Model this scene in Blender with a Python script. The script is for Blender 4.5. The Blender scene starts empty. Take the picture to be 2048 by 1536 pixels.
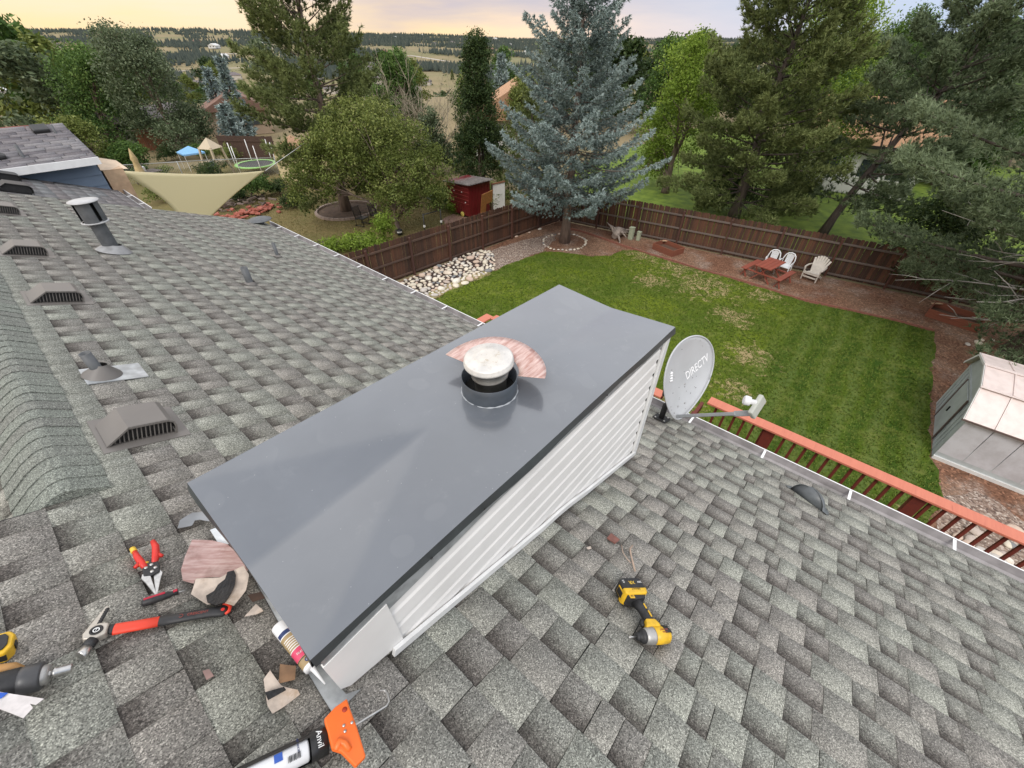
import bpy, bmesh, math, random
import numpy as np
from mathutils import Vector, Matrix
random.seed(7); NR = np.random.default_rng(7)
R = math.radians
scn = bpy.context.scene
COL = scn.collection
# ------------------------------------------------------------------ camera
EYE = 8.5                                   # the eye, metres above the yard
FPX = 829.0
AZ, PITCH, ROLL = R(40.1), math.atan(690 / 829.0), R(0.6)
_h = Vector((math.cos(AZ), math.sin(AZ), 0)); _r0 = Vector((math.sin(AZ), -math.cos(AZ), 0)); _z = Vector((0, 0, 1))
C_FW = _h * math.cos(PITCH) - _z * math.sin(PITCH)
_u0 = _h * math.sin(PITCH) + _z * math.cos(PITCH)
C_R = _r0 * math.cos(ROLL) + _u0 * math.sin(ROLL)
C_U = _u0 * math.cos(ROLL) - _r0 * math.sin(ROLL)
cam = bpy.data.cameras.new('camera'); cam.lens = FPX / 2048 * 36; cam.sensor_width = 36
cam.clip_start = 0.05; cam.clip_end = 12000
camo = bpy.data.objects.new('camera', cam); COL.objects.link(camo)
camo.matrix_world = Matrix(((C_R.x, C_U.x, -C_FW.x, 0), (C_R.y, C_U.y, -C_FW.y, 0), (C_R.z, C_U.z, -C_FW.z, EYE), (0, 0, 0, 1)))
scn.camera = camo
CAM = Vector((0, 0, EYE))
def ray(x, y): return (C_R * (x - 1024) - C_U * (y - 768) + C_FW * FPX).normalized()
def hit(x, y, p, n):
    d = ray(x, y); n = Vector(n); return CAM + d * ((Vector(p) - CAM).dot(n) / d.dot(n))
def at(x, y, z=0.0): return hit(x, y, (0, 0, z), (0, 0, 1))
def proj(P):
    q = Vector(P) - CAM; c = q.dot(C_FW)
    return (1024 + FPX * q.dot(C_R) / c, 768 - FPX * q.dot(C_U) / c, c)
# ------------------------------------------------------------------ world
scn.view_settings.view_transform = 'Standard'; scn.view_settings.look = 'None'
scn.view_settings.gamma = 1; scn.view_settings.exposure = 0.72; scn.view_settings.use_curve_mapping = False
scn.cycles.use_denoising = True
scn.cycles.max_bounces = 6; scn.cycles.diffuse_bounces = 3; scn.cycles.transparent_max_bounces = 8
world = bpy.data.worlds.new('World'); scn.world = world; world.use_nodes = True
SUN_EL, SUN_AZ = R(52), R(205)              # a broad bright patch of cloud, high behind the left shoulder
def build_world():
    nt = world.node_tree; nt.nodes.clear(); N = nt.nodes.new; L = nt.links.new
    out = N('ShaderNodeOutputWorld'); bg = N('ShaderNodeBackground'); L(bg.outputs[0], out.inputs[0])
    sky = N('ShaderNodeTexSky'); sky.sky_type = 'NISHITA'; sky.sun_disc = False; sky.sun_elevation = SUN_EL; sky.sun_rotation = R(90) - SUN_AZ
    tc = N('ShaderNodeTexCoord'); sep = N('ShaderNodeSeparateXYZ'); L(tc.outputs['Generated'], sep.inputs[0])
    def M(op, a, b=None, clamp=False):
        n = N('ShaderNodeMath'); n.operation = op; n.use_clamp = clamp
        for i, v in enumerate((a, b)):
            if v is None: continue
            if hasattr(v, 'links') or hasattr(v, 'is_output'): L(v, n.inputs[i])
            else: n.inputs[i].default_value = v
        return n.outputs[0]
    def MIX(f, a, b):
        n = N('ShaderNodeMix'); n.data_type = 'RGBA'
        for s, v in ((n.inputs[0], f), (n.inputs[6], a), (n.inputs[7], b)):
            if hasattr(v, 'links'): L(v, s)
            elif isinstance(v, tuple): s.default_value = (*v, 1)
            else: s.default_value = v
        return n.outputs[2]
    X, Y, Z = sep.outputs
    # side: 0 towards the sunset (left of the view), 1 on the blue side (right)
    d = M('SUBTRACT', M('MULTIPLY', X, 0.80), M('MULTIPLY', Y, 0.60))
    side = M('ADD', M('MULTIPLY', d, 0.62), 0.42, True)
    ramp = N('ShaderNodeValToRGB'); L(side, ramp.inputs[0]); e = ramp.color_ramp
    e.elements[0].position = 0.0; e.elements[0].color = (1.0, .78, .42, 1); e.elements[1].position = 1.0; e.elements[1].color = (.30, .52, .85, 1)
    for p, c in ((.30, (1.0, .79, .40, 1)), (.46, (1.0, .78, .44, 1)), (.62, (.96, .76, .60, 1)), (.80, (.62, .66, .80, 1))):
        q = e.elements.new(p); q.color = c
    up = N('ShaderNodeValToRGB'); L(side, up.inputs[0]); e = up.color_ramp
    e.elements[0].position = 0.0; e.elements[0].color = (.98, .80, .58, 1); e.elements[1].position = 1.0; e.elements[1].color = (.36, .56, .88, 1)
    for p, c in ((.3, (.95, .78, .60, 1)), (.42, (.55, .47, .50, 1)), (.62, (.50, .48, .57, 1)), (.82, (.50, .58, .76, 1))):
        q = e.elements.new(p); q.color = c
    # clouds: flattened noise
    mp = N('ShaderNodeMapping'); mp.inputs['Scale'].default_value = (1.6, 1.6, 13.0); L(tc.outputs['Generated'], mp.inputs[0])
    no = N('ShaderNodeTexNoise'); no.inputs['Scale'].default_value = 2.2; no.inputs['Detail'].default_value = 7; no.inputs['Roughness'].default_value = .55; L(mp.outputs[0], no.inputs['Vector'])
    hgt = M('MULTIPLY', Z, 19.0, True)
    k = M('ADD', hgt, M('MULTIPLY', M('SUBTRACT', no.outputs['Fac'], 0.5), 2.0), True)
    low = MIX(k, ramp.outputs[0], up.outputs[0])
    # streaks within the cloud deck
    st = M('MULTIPLY', M('SUBTRACT', no.outputs['Fac'], 0.42), 3.0, True)
    low2 = MIX(M('MULTIPLY', st, 0.12), low, (.80, .76, .79))
    low2 = MIX(1.0, low2, (.66, .62, .60)); low2.node.blend_type = 'MULTIPLY'
    # overhead: even bright overcast
    mp2 = N('ShaderNodeMapping'); mp2.inputs['Scale'].default_value = (1, 1, 2.5); L(tc.outputs['Generated'], mp2.inputs[0])
    n2 = N('ShaderNodeTexNoise'); n2.inputs['Scale'].default_value = 1.8; n2.inputs['Detail'].default_value = 5; L(mp2.outputs[0], n2.inputs['Vector'])
    over = MIX(M('MULTIPLY', M('SUBTRACT', n2.outputs['Fac'], .3), 2.2, True), (.70, .72, .78), (.95, .94, .93))
    el = N('ShaderNodeValToRGB'); L(Z, el.inputs[0]); e = el.color_ramp; e.elements[0].position = .10; e.elements[0].color = (1.12, 1.10, 1.08, 1); e.elements[1].position = .95; e.elements[1].color = (.74, .75, .78, 1); q = e.elements.new(.45); q.color = (1.22, 1.20, 1.16, 1)
    over = MIX(1.0, over, el.outputs[0]); over.node.blend_type = 'MULTIPLY'
    kk = M('MULTIPLY', M('SUBTRACT', Z, .12), 2.6, True)
    col = MIX(kk, low2, over)
    sk = N('ShaderNodeMix'); sk.data_type = 'RGBA'; sk.blend_type = 'ADD'; sk.inputs[0].default_value = 0.012
    L(col, sk.inputs[6]); L(sky.outputs[0], sk.inputs[7])
    L(sk.outputs[2], bg.inputs[0]); bg.inputs[1].default_value = 1.0
build_world()
sl = bpy.data.lights.new('sun', 'SUN'); sl.energy = 1.1; sl.angle = R(22); sl.color = (1, .96, .90)
so = bpy.data.objects.new('sun', sl); COL.objects.link(so)
_sd = Vector((math.cos(SUN_EL) * math.cos(SUN_AZ), math.cos(SUN_EL) * math.sin(SUN_AZ), math.sin(SUN_EL)))
so.rotation_euler = (-_sd).to_track_quat('-Z', 'Y').to_euler(); so.location = (0, 0, 40)
# ------------------------------------------------------------------ helpers
def tag(o, label=None, cat=None, group=None, kind=None):
    if label: o['label'] = label
    if cat: o['category'] = cat
    if group: o['group'] = group
    if kind: o['kind'] = kind
    return o
def thing(name, label, cat, loc=(0, 0, 0), M=None, group=None):
    o = bpy.data.objects.new(name, None); COL.objects.link(o); o.empty_display_size = .1
    if M is not None: o.matrix_world = M
    else: o.location = loc
    return tag(o, label, cat, group)
def link(name, me, parent=None, M=None):
    o = bpy.data.objects.new(name, me); COL.objects.link(o)
    if parent: o.parent = parent
    if M is not None: o.matrix_local = M
    return o
def frame(o, x, z=None, y=None):
    """matrix with origin o, x axis x, z axis near z"""
    x = Vector(x).normalized(); z = Vector(z).normalized()
    y = z.cross(x).normalized(); z = x.cross(y).normalized()
    m = Matrix.Identity(4)
    for i, v in enumerate((x, y, z)):
        m[0][i], m[1][i], m[2][i] = v
    m.translation = Vector(o); return m
class MB:
    def __init__(s): s.v = []; s.f = []; s.mi = []; s.sm = []
    def add(s, vs, fs, mi=0, sm=False, M=None):
        b = len(s.v)
        for p in vs: s.v.append(tuple(M @ Vector(p)) if M is not None else tuple(p))
        for f in fs: s.f.append([b + i for i in f]); s.mi.append(mi); s.sm.append(sm)
        return s
    def box(s, c, d, M=None, mi=0, rz=0, R3=None):
        x, y, z = d[0] / 2, d[1] / 2, d[2] / 2
        vs = [(-x, -y, -z), (x, -y, -z), (x, y, -z), (-x, y, -z), (-x, -y, z), (x, -y, z), (x, y, z), (-x, y, z)]
        T = Matrix.Translation(c)
        if rz: T = T @ Matrix.Rotation(rz, 4, 'Z')
        if R3 is not None: T = T @ R3
        if M is not None: T = M @ T
        return s.add(vs, [(0, 3, 2, 1), (4, 5, 6, 7), (0, 1, 5, 4), (1, 2, 6, 5), (2, 3, 7, 6), (3, 0, 4, 7)], mi, False, T)
    def bar(s, a, b, w, h, up=(0, 0, 1), mi=0):
        a = Vector(a); b = Vector(b); d = b - a
        if abs(d.normalized().dot(Vector(up).normalized())) > .98: up = (1, 0, 0)
        return s.box((d.length / 2, 0, 0), (d.length, w, h), frame(a, d, up), mi)
    def tube(s, pts, r, n=8, mi=0, caps=True, sm=True):
        pts = [Vector(p) for p in pts]; b = len(s.v); k = len(pts)
        rs = r if isinstance(r, (list, tuple)) else [r] * k
        ref = None
        for i, p in enumerate(pts):
            d = (pts[min(i + 1, k - 1)] - pts[max(i - 1, 0)])
            d = d.normalized() if d.length > 1e-9 else Vector((0, 0, 1))
            if ref is None: ref = d.orthogonal().normalized()
            ref = (ref - d * ref.dot(d)).normalized(); q = d.cross(ref)
            for j in range(n):
                t = 2 * math.pi * j / n; s.v.append(tuple(p + (ref * math.cos(t) + q * math.sin(t)) * rs[i]))
        for i in range(k - 1):
            for j in range(n):
                a = b + i * n + j; c = b + i * n + (j + 1) % n
                s.f.append([a, c, c + n, a + n]); s.mi.append(mi); s.sm.append(sm)
        if caps:
            s.f.append([b + j for j in range(n)][::-1]); s.mi.append(mi); s.sm.append(False)
            s.f.append([b + (k - 1) * n + j for j in range(n)]); s.mi.append(mi); s.sm.append(False)
        return s
    def lathe(s, prof, n=24, M=None, mi=0, sm=True, a0=0, a1=2 * math.pi, smf=None):
        full = abs(a1 - a0 - 2 * math.pi) < 1e-6; m = n if full else n + 1
        vs = []; fs = []
        for (r, z) in prof:
            for j in range(m):
                t = a0 + (a1 - a0) * j / n; vs.append((r * math.cos(t), r * math.sin(t), z))
        for i in range(len(prof) - 1):
            for j in range(n):
                a = i * m + j; c = i * m + (j + 1) % m
                fs.append((a, c, c + m, a + m))
        return s.add(vs, fs, mi, sm, M)
    def prism(s, poly, z0, z1, M=None, mi=0):
        n = len(poly); vs = [(x, y, z0) for x, y in poly] + [(x, y, z1) for x, y in poly]
        fs = [list(range(n))[::-1], list(range(n, 2 * n))] + [(i, (i + 1) % n, n + (i + 1) % n, n + i) for i in range(n)]
        return s.add(vs, fs, mi, False, M)
    def build(s, name, mat=None, parent=None, M=None, bevel=0, seg=2, smooth=False, label=None, kind=None):
        me = bpy.data.meshes.new(name); me.from_pydata(s.v, [], s.f)
        if mat is not None:
            for m in (mat if isinstance(mat, (list, tuple)) else [mat]): me.materials.append(m)
            if isinstance(mat, (list, tuple)): me.polygons.foreach_set('material_index', s.mi)
        sm = [smooth or x for x in s.sm]
        if any(sm): me.polygons.foreach_set('use_smooth', sm)
        me.update()
        o = link(name, me, parent, M)
        if bevel:
            b = o.modifiers.new('bevel', 'BEVEL'); b.width = bevel; b.segments = seg; b.limit_method = 'ANGLE'; b.angle_limit = R(35)
        if label: o['label'] = label
        if kind: o['kind'] = kind
        return o
def np_mesh(name, verts, faces, mat, parent=None, attrs=None, smooth=False):
    """verts (n,3), faces (m,k) numpy; attrs {name: per-face float array}"""
    me = bpy.data.meshes.new(name); nv = len(verts); nf, k = faces.shape
    me.vertices.add(nv); me.vertices.foreach_set('co', np.ascontiguousarray(verts, dtype=np.float32).ravel())
    me.loops.add(nf * k); me.loops.foreach_set('vertex_index', np.ascontiguousarray(faces, dtype=np.int32).ravel())
    me.polygons.add(nf); me.polygons.foreach_set('loop_start', np.arange(0, nf * k, k, dtype=np.int32))
    me.polygons.foreach_set('loop_total', np.full(nf, k, dtype=np.int32))
    if smooth: me.polygons.foreach_set('use_smooth', np.ones(nf, dtype=bool))
    for an, av in (attrs or {}).items():
        a = me.attributes.new(an, 'FLOAT', 'FACE'); a.data.foreach_set('value', np.ascontiguousarray(av, dtype=np.float32))
    me.update(calc_edges=True)
    for m in (mat if isinstance(mat, (list, tuple)) else [mat]): me.materials.append(m)
    return link(name, me, parent)
def copy_tree(o, parent=None):
    c = o.copy(); COL.objects.link(c); c.parent = parent
    for ch in list(o.children): copy_tree(ch, c)
    return c
# ------------------------------------------------------------------ materials
class NT:
    def __init__(s, name):
        s.m = bpy.data.materials.new(name); s.m.use_nodes = True; s.nt = s.m.node_tree
        s.b = s.nt.nodes['Principled BSDF']; s.out = s.nt.nodes['Material Output']; s.L = s.nt.links.new
    def N(s, t, **k):
        n = s.nt.nodes.new(t)
        for a, v in k.items(): setattr(n, a, v)
        return n
    def put(s, sock, v):
        if hasattr(v, 'links'): s.L(v, sock)
        elif isinstance(v, tuple) and len(v) == 3 and sock.type == 'RGBA': sock.default_value = (*v, 1)
        else: sock.default_value = v
    def math(s, op, a, b=0.0, c=None, clamp=False):
        n = s.N('ShaderNodeMath', operation=op, use_clamp=clamp); s.put(n.inputs[0], a); s.put(n.inputs[1], b)
        if c is not None: s.put(n.inputs[2], c)
        return n.outputs[0]
    def mix(s, f, a, b, mode='MIX'):
        n = s.N('ShaderNodeMix', data_type='RGBA', blend_type=mode); s.put(n.inputs[0], f); s.put(n.inputs[6], a); s.put(n.inputs[7], b); return n.outputs[2]
    def pos(s, kind='Position', scale=None, rot=None):
        if kind == 'Position': o = s.N('ShaderNodeNewGeometry').outputs['Position']
        else: o = s.N('ShaderNodeTexCoord').outputs[kind]
        if scale or rot:
            m = s.N('ShaderNodeMapping'); s.L(o, m.inputs[0])
            if scale: m.inputs['Scale'].default_value = scale
            if rot: m.inputs['Rotation'].default_value = rot
            o = m.outputs[0]
        return o
    def noise(s, vec, scale, detail=3, rough=.55, dist=0, out='Fac'):
        n = s.N('ShaderNodeTexNoise'); s.L(vec, n.inputs['Vector']); n.inputs['Scale'].default_value = scale
        n.inputs['Detail'].default_value = detail; n.inputs['Roughness'].default_value = rough; n.inputs['Distortion'].default_value = dist
        return n.outputs[out]
    def voro(s, vec, scale, feature='F1', out='Distance'):
        n = s.N('ShaderNodeTexVoronoi', feature=feature); s.L(vec, n.inputs['Vector']); n.inputs['Scale'].default_value = scale; return n.outputs[out]
    def ramp(s, f, stops, interp='LINEAR'):
        n = s.N('ShaderNodeValToRGB'); s.put(n.inputs[0], f); e = n.color_ramp; e.interpolation = interp
        while len(e.elements) < len(stops): e.elements.new(.5)
        for i, (p, c) in enumerate(stops):
            e.elements[i].position = p; e.elements[i].color = (c, c, c, 1) if isinstance(c, (int, float)) else (*c, 1)
        return n.outputs[0]
    def step(s, v, a, b): # smooth 0..1 between a and b
        n = s.N('ShaderNodeMapRange', interpolation_type='SMOOTHSTEP'); s.put(n.inputs[0], v); s.put(n.inputs[1], a); s.put(n.inputs[2], b); return n.outputs[0]
    def attr(s, name, out='Fac'): return s.N('ShaderNodeAttribute', attribute_name=name).outputs[out]
    def bump(s, h, strength=.3, dist=.01):
        n = s.N('ShaderNodeBump'); n.inputs['Strength'].default_value = strength; n.inputs['Distance'].default_value = dist; s.L(h, n.inputs['Height']); s.L(n.outputs[0], s.b.inputs['Normal'])
    def fin(s, col, rough=.7, metal=0.0, spec=None):
        s.put(s.b.inputs['Base Color'], col); s.put(s.b.inputs['Roughness'], rough); s.put(s.b.inputs['Metallic'], metal)
        if spec is not None: s.put(s.b.inputs['Specular IOR Level'], spec)
        return s.m
def sc(c, k): return tuple(x * k for x in c)
def mat(name, col, rough=.6, var=.15, scale=15, metal=0, bump=0, col2=None, dirt=0, dirtcol=(.10, .08, .06), coords='Object', spec=None, detail=4, stretch=None):
    t = NT(name); p = t.pos(coords, stretch); n = t.noise(p, scale, detail)
    f = t.step(n, .3, .7); c = t.mix(f, sc(col, 1 - var), col2 if col2 else sc(col, 1 + var))
    if dirt:
        d = t.step(t.noise(p, scale * .35, 5, .65), .5, .75); c = t.mix(t.math('MULTIPLY', d, dirt), c, dirtcol)
    if bump: t.bump(t.noise(p, scale * 3, 4), bump, .005)
    r = t.math('ADD', t.math('MULTIPLY', n, .2), rough - .1)
    return t.fin(c, r, metal, spec)
def wood(name, col, col2, rough=.75, scale=6, axis=2, dark=(.03, .02, .015), obvar=.3):
    t = NT(name); st = [9, 9, 9]; st[axis] = .7; p = t.pos('Object', tuple(st)); n = t.noise(p, scale, 6, .6, .6)
    rnd = t.N('ShaderNodeObjectInfo').outputs['Random']
    c = t.mix(t.step(n, .3, .7), col, col2)
    c = t.mix(t.math('MULTIPLY', rnd, obvar), c, dark)
    c = t.mix(t.math('MULTIPLY', t.step(n, .62, .75), .5), c, dark)
    t.bump(n, .25, .004)
    return t.fin(c, rough)
# ================================================================== materials used on the house
def m_shingle(name, ca, cb, cd, spk=.5, far=False):
    t = NT(name); P = t.pos('Position'); tone = t.attr('tone'); low = t.attr('low'); grad = t.attr('grad')
    base = t.mix(t.step(tone, .15, .85), ca, cb)
    big = t.noise(P, 1.1, 3); base = t.mix(t.math('MULTIPLY', t.step(big, .35, .7), .18), base, sc(cb, .85))
    mid = t.noise(P, 26, 3)
    base = t.mix(t.math('MULTIPLY', mid, .30), base, sc(ca, 1.25))
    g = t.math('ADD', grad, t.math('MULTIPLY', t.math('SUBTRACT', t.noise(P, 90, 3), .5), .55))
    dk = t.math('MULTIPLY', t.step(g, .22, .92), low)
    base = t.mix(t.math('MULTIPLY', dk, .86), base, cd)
    if not far:
        v = t.N('ShaderNodeTexVoronoi'); t.L(P, v.inputs['Vector']); v.inputs['Scale'].default_value = 340
        rnd = t.N('ShaderNodeSeparateColor'); t.L(v.outputs['Color'], rnd.inputs[0])
        k = t.ramp(rnd.outputs[0], [(0, .22), (.16, .42), (.32, .85), (.70, 1.10), (.86, 1.6), (1, 2.5)])
        base = t.mix(spk, base, t.mix(1.0, base, k, 'MULTIPLY'))
        t.bump(rnd.outputs[0], .22, .001)
    t.b.inputs['Diffuse Roughness'].default_value = .6
    return t.fin(base, .93, 0, .25)
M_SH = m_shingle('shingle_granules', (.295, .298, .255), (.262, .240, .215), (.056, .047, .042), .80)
M_SH3 = m_shingle('weathered_three_tab', (.21, .215, .215), (.20, .175, .17), (.06, .055, .055), .6)
M_SHN = m_shingle('neighbour_shingle', (.27, .26, .265), (.19, .175, .185), (.085, .075, .08), .5)
M_CAP = m_shingle('ridge_granules', (.185, .198, .172), (.165, .168, .150), (.09, .09, .08), .85)
M_FELT = mat('roof_underlay', (.03, .03, .03), .95)
M_WHITE = mat('white_vinyl', (.80, .785, .76), .42, .03, 5, dirt=.10, dirtcol=(.45, .42, .38), coords='Object')
M_WHITEM = mat('white_aluminium', (.78, .78, .77), .38, .04, 9, dirt=.25, dirtcol=(.42, .40, .36))
M_GALV = mat('galvanised_steel', (.40, .42, .43), .45, .22, 18, metal=.45, dirt=.55, dirtcol=(.20, .19, .17))
M_GUTIN = mat('gutter_inside', (.30, .28, .28), .6, .2, 7, dirt=.6, dirtcol=(.10, .09, .08))
M_BLACK = mat('black_plastic', (.018, .018, .018), .45, .2, 30)
M_BLUE = mat('blue_grey_siding', (.16, .215, .29), .6, .06, 6)
M_TAN = mat('bare_plywood', (.55, .38, .24), .7, .15, 8, dirt=.3, dirtcol=(.3, .16, .09))
M_SIDEGREY = mat('grey_lap_siding', (.36, .37, .36), .6, .06, 4)
M_VENT = mat('taupe_vent_plastic', (.155, .142, .130), .48, .05, 12, dirt=.12, dirtcol=(.25, .24, .2))
M_LEAD = mat('grey_painted_pipe', (.095, .10, .105), .55, .15, 20)
def m_cap():
    t = NT('slate_blue_painted_steel'); P = t.pos('Object')
    n = t.noise(P, 3.0, 4); fine = t.noise(P, 60, 3)
    c = t.mix(t.step(n, .3, .7), (.105, .115, .130), (.120, .131, .147))
    # faint scuffs and dust
    d = t.math('MULTIPLY', t.step(t.noise(P, 9, 6, .7), .55, .80), .16); c = t.mix(d, c, (.30, .31, .32))
    st_ = t.N('ShaderNodeMapping'); t.L(P, st_.inputs[0]); st_.inputs['Scale'].default_value = (1.5, 40, 1); st_.inputs['Rotation'].default_value = (0, 0, .5); sc_ = t.math('MULTIPLY', t.step(t.noise(st_.outputs[0], 3, 3), .72, .76), t.step(t.noise(P, 4, 2), .55, .65)); c = t.mix(t.math('MULTIPLY', sc_, .35), c, (.36, .37, .38))
    dr_ = t.math('MULTIPLY', t.step(t.voro(P, 7, 'SMOOTH_F1'), .30, .26), t.step(t.noise(P, 2.2, 2), .5, .62)); c = t.mix(t.math('MULTIPLY', dr_, .10), c, (.22, .23, .24))
    sp = t.math('MULTIPLY', t.step(t.voro(P, 26), .055, .03), .35); c = t.mix(sp, c, (.45, .46, .47))
    r = t.math('ADD', t.math('MULTIPLY', n, .10), t.math('MULTIPLY', fine, .05)); r = t.math('ADD', r, .17)
    t.bump(t.noise(P, 3.2, 2), .10, .01)
    t.b.inputs['Coat Weight'].default_value = .8; t.b.inputs['Coat Roughness'].default_value = .055
    return t.fin(c, r, 0.0, .8)
M_CAPP = m_cap()
M_SKIRT = mat('cap_skirt_paint', (.045, .052, .055), .38, .15, 12)
# ================================================================== house
SL = R(20.5); TS = math.tan(SL)
RN = Vector((math.sin(SL), 0, math.cos(SL)))
def RZ(x): return EYE - (1.404 + math.sin(SL) * x) / math.cos(SL)
def RP(px_, py_, h=0.0): # pixel -> point on (or h above) the main roof slope
    return hit(px_, py_, Vector((0, 0, RZ(0))) + RN * h, RN)
def rfit(a, b, h=0.0):   # frame on the roof, x axis from pixel a to pixel b, z the roof normal; returns (matrix, length)
    A, B = RP(*a, h), RP(*b, h); return frame(A, B - A, RN), (B - A).length
house = thing('house', 'low pitched house with grey architectural shingle roof and vinyl clad chimney chase', 'house', (0, 3, 0))
def HM(m=None): # matrix relative to the house empty
    return house.matrix_world.inverted() @ (m if m is not None else Matrix.Identity(4))
house.matrix_world = Matrix.Translation((0, 3, 0))
HI = Matrix.Translation((0, -3, 0))
Y_END = 8.42; Y_NEAR = -4.2; X_RIDGE = -.385; Y_STEP = 1.87
EAVE_R, EAVE_L = 3.03, 2.93
# decks (solid roof boards under the shingles)
def slab(name, pts, th, mat_, parent, M, **k):
    b = MB(); n = len(pts); pts = [Vector(p) for p in pts]
    b.add([*pts, *[p - Vector((0, 0, th)) for p in pts]], [list(range(n)), list(range(n, 2 * n))[::-1]] + [(i, n + i, n + (i + 1) % n, (i + 1) % n) for i in range(n)])
    return b.build(name, mat_, parent, M, **k)
def rz(x, y, o=-.006): return (x, y, RZ(x) + o)
roof = slab('roof', [rz(EAVE_L, Y_END), rz(X_RIDGE, Y_END), rz(X_RIDGE, Y_STEP), rz(-2.6, Y_STEP), rz(-2.6, Y_NEAR), rz(EAVE_R, Y_NEAR), rz(EAVE_R, 2.0), rz(EAVE_L, 2.0)][::-1], .14, M_FELT, house, HI)
def rzb(x, y, o=-.006): return (x, y, RZ(X_RIDGE) + (x - X_RIDGE) * TS + o)
roof_back = slab('roof_back_slope', [rzb(X_RIDGE, Y_STEP), rzb(X_RIDGE, 10.2), rzb(-3.6, 10.2), rzb(-3.6, Y_STEP)][::-1], .14, M_FELT, house, HI)
roof_annex = slab('roof_annex', [rz(1.36, Y_END + .002, -.02), rz(1.36, 10.0, -.02), rz(X_RIDGE, 10.0, -.02), rz(X_RIDGE, Y_END + .002, -.02)], .14, M_FELT, house, HI)
# ---- shingles
def field(u0, u1, lat, expo, style, seed):
    """pieces laid in courses: rows of (u_up, u_dn, y0, y1, low, tone)"""
    rg = random.Random(seed); out = []; u = u1; k = 0
    while u > u0 + .01:
        y0, y1 = lat(u - expo / 2) if callable(lat) else lat
        y = y0 - rg.random() * .3; tooth = rg.random() < .5; drift = rg.random()
        while y < y1:
            if style == 'lam':
                w = rg.choice((.09, .11, .12, .14, .17)) + rg.uniform(-.008, .008) if tooth else rg.choice((.07, .09, .10, .12, .14)) + rg.uniform(-.006, .006)
            else: w = .305
            a, b = max(y, y0), min(y + w, y1)
            if b - a > .02:
                drift = min(1, max(0, drift + rg.uniform(-.45, .45)))
                tn = drift * .6 + rg.random() * .4
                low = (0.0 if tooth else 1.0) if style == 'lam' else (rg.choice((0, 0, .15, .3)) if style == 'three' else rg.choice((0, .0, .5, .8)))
                out.append((u - expo, u, a, b, low, tn, rg.uniform(-.0010, .0010)))
            y += w; tooth = not tooth
        u -= expo; k += 1
    return out
def pieces_arrays(pcs, F, style):
    p = np.array(pcs); n = len(p); up, dn, a, b, low, tn, j = p.T
    th = np.where(low > .5, 0, .0026) if style == 'lam' else np.zeros(n)
    gap = .0012 if style == 'lam' else .0035
    z_up = .0006 + th * .7; z_dn = .0048 + th
    upx = up - .006; dnx = dn + j + (.003 if style == 'lam' else 0)
    V = np.zeros((n, 8, 3))
    sk = NR.uniform(-.0025, .0025, n) if style == 'lam' else np.zeros(n)
    V[:, 0] = np.c_[upx, a + gap, z_up]; V[:, 1] = np.c_[dnx, a + gap + sk, z_dn]; V[:, 2] = np.c_[dnx, b - gap + sk, z_dn]; V[:, 3] = np.c_[upx, b - gap, z_up]
    V[:, 4:8] = V[:, 0:4]; V[:, 4:8, 2] = -.004
    Fm = np.array(F); V = V @ Fm[:3, :3].T + Fm[:3, 3]
    fl = np.array([(0, 1, 2, 3), (1, 5, 6, 2), (0, 4, 5, 1), (3, 2, 6, 7)])
    return V, fl, low, tn
def shingles(pcs, F, style, mat_, parent, name, n_single, M):
    V, fl, low, tn = pieces_arrays(pcs, F, style)
    n = len(V); order = list(range(n)); single = []
    if n_single:
        ar = []
        for i in range(n):
            c = [proj(V[i, q]) for q in range(4)]
            if min(q[2] for q in c) < .3: ar.append(-1); continue
            A = abs(sum(c[q][0] * c[(q + 1) % 4][1] - c[(q + 1) % 4][0] * c[q][1] for q in range(4))) / 2
            cx = sum(q[0] for q in c) / 4; cy = sum(q[1] for q in c) / 4
            inside = -10 < cx < 2058 and -10 < cy < 1546
            ctr = V[i, :4].mean(0); under = (-.02 < ctr[0] < 2.0 and .62 < ctr[1] < 1.36)
            ar.append(A if inside and not under else -1)
        order = sorted(range(n), key=lambda i: -ar[i]); single = [i for i in order[:n_single] if ar[i] > 0]
    sset = set(single)
    gr = np.array([1, 0, 0, 1, 1, 0, 0, 1], dtype=np.float32)
    def mk(idx, nm):
        VV = V[idx].reshape(-1, 3); m = len(idx)
        FF = (fl[None] + (np.arange(m) * 8)[:, None, None]).reshape(-1, 4)
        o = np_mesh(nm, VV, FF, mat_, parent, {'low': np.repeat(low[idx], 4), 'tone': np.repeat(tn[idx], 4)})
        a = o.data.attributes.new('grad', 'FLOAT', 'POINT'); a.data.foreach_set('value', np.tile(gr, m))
        o.matrix_local = M; return o
    for i in single: mk(np.array([i]), 'shingle')
    rest = [i for i in range(n) if i not in sset]
    if rest: tag(mk(np.array(rest), name), kind='stuff')
CS = math.cos(SL)
FA = frame((0, 0, RZ(0)), (CS, 0, -math.sin(SL)), RN)
U = lambda x: x / CS
def latA(u):
    x = u * CS
    return (Y_NEAR, Y_STEP) if x < X_RIDGE else (Y_NEAR, Y_END)
pa = [p for p in field(U(-2.6), U(EAVE_R + .012), latA, .143, 'lam', 11)]
pa = [p for p in pa if not (p[2] > 2.0 and p[1] * CS > EAVE_L + .06) and not (p[0] * CS > .12 and p[1] * CS < 1.95 and p[2] > .63 and p[3] < 1.35)]
def _cut(p):
    if p[2] < Y_STEP < p[3] and p[0] < U(X_RIDGE): return [(*p[:3], Y_STEP, *p[4:]), (p[0], p[1], Y_STEP, p[3], *p[4:])]
    return [p]
pa = [q for p in pa for q in _cut(p)]
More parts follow.
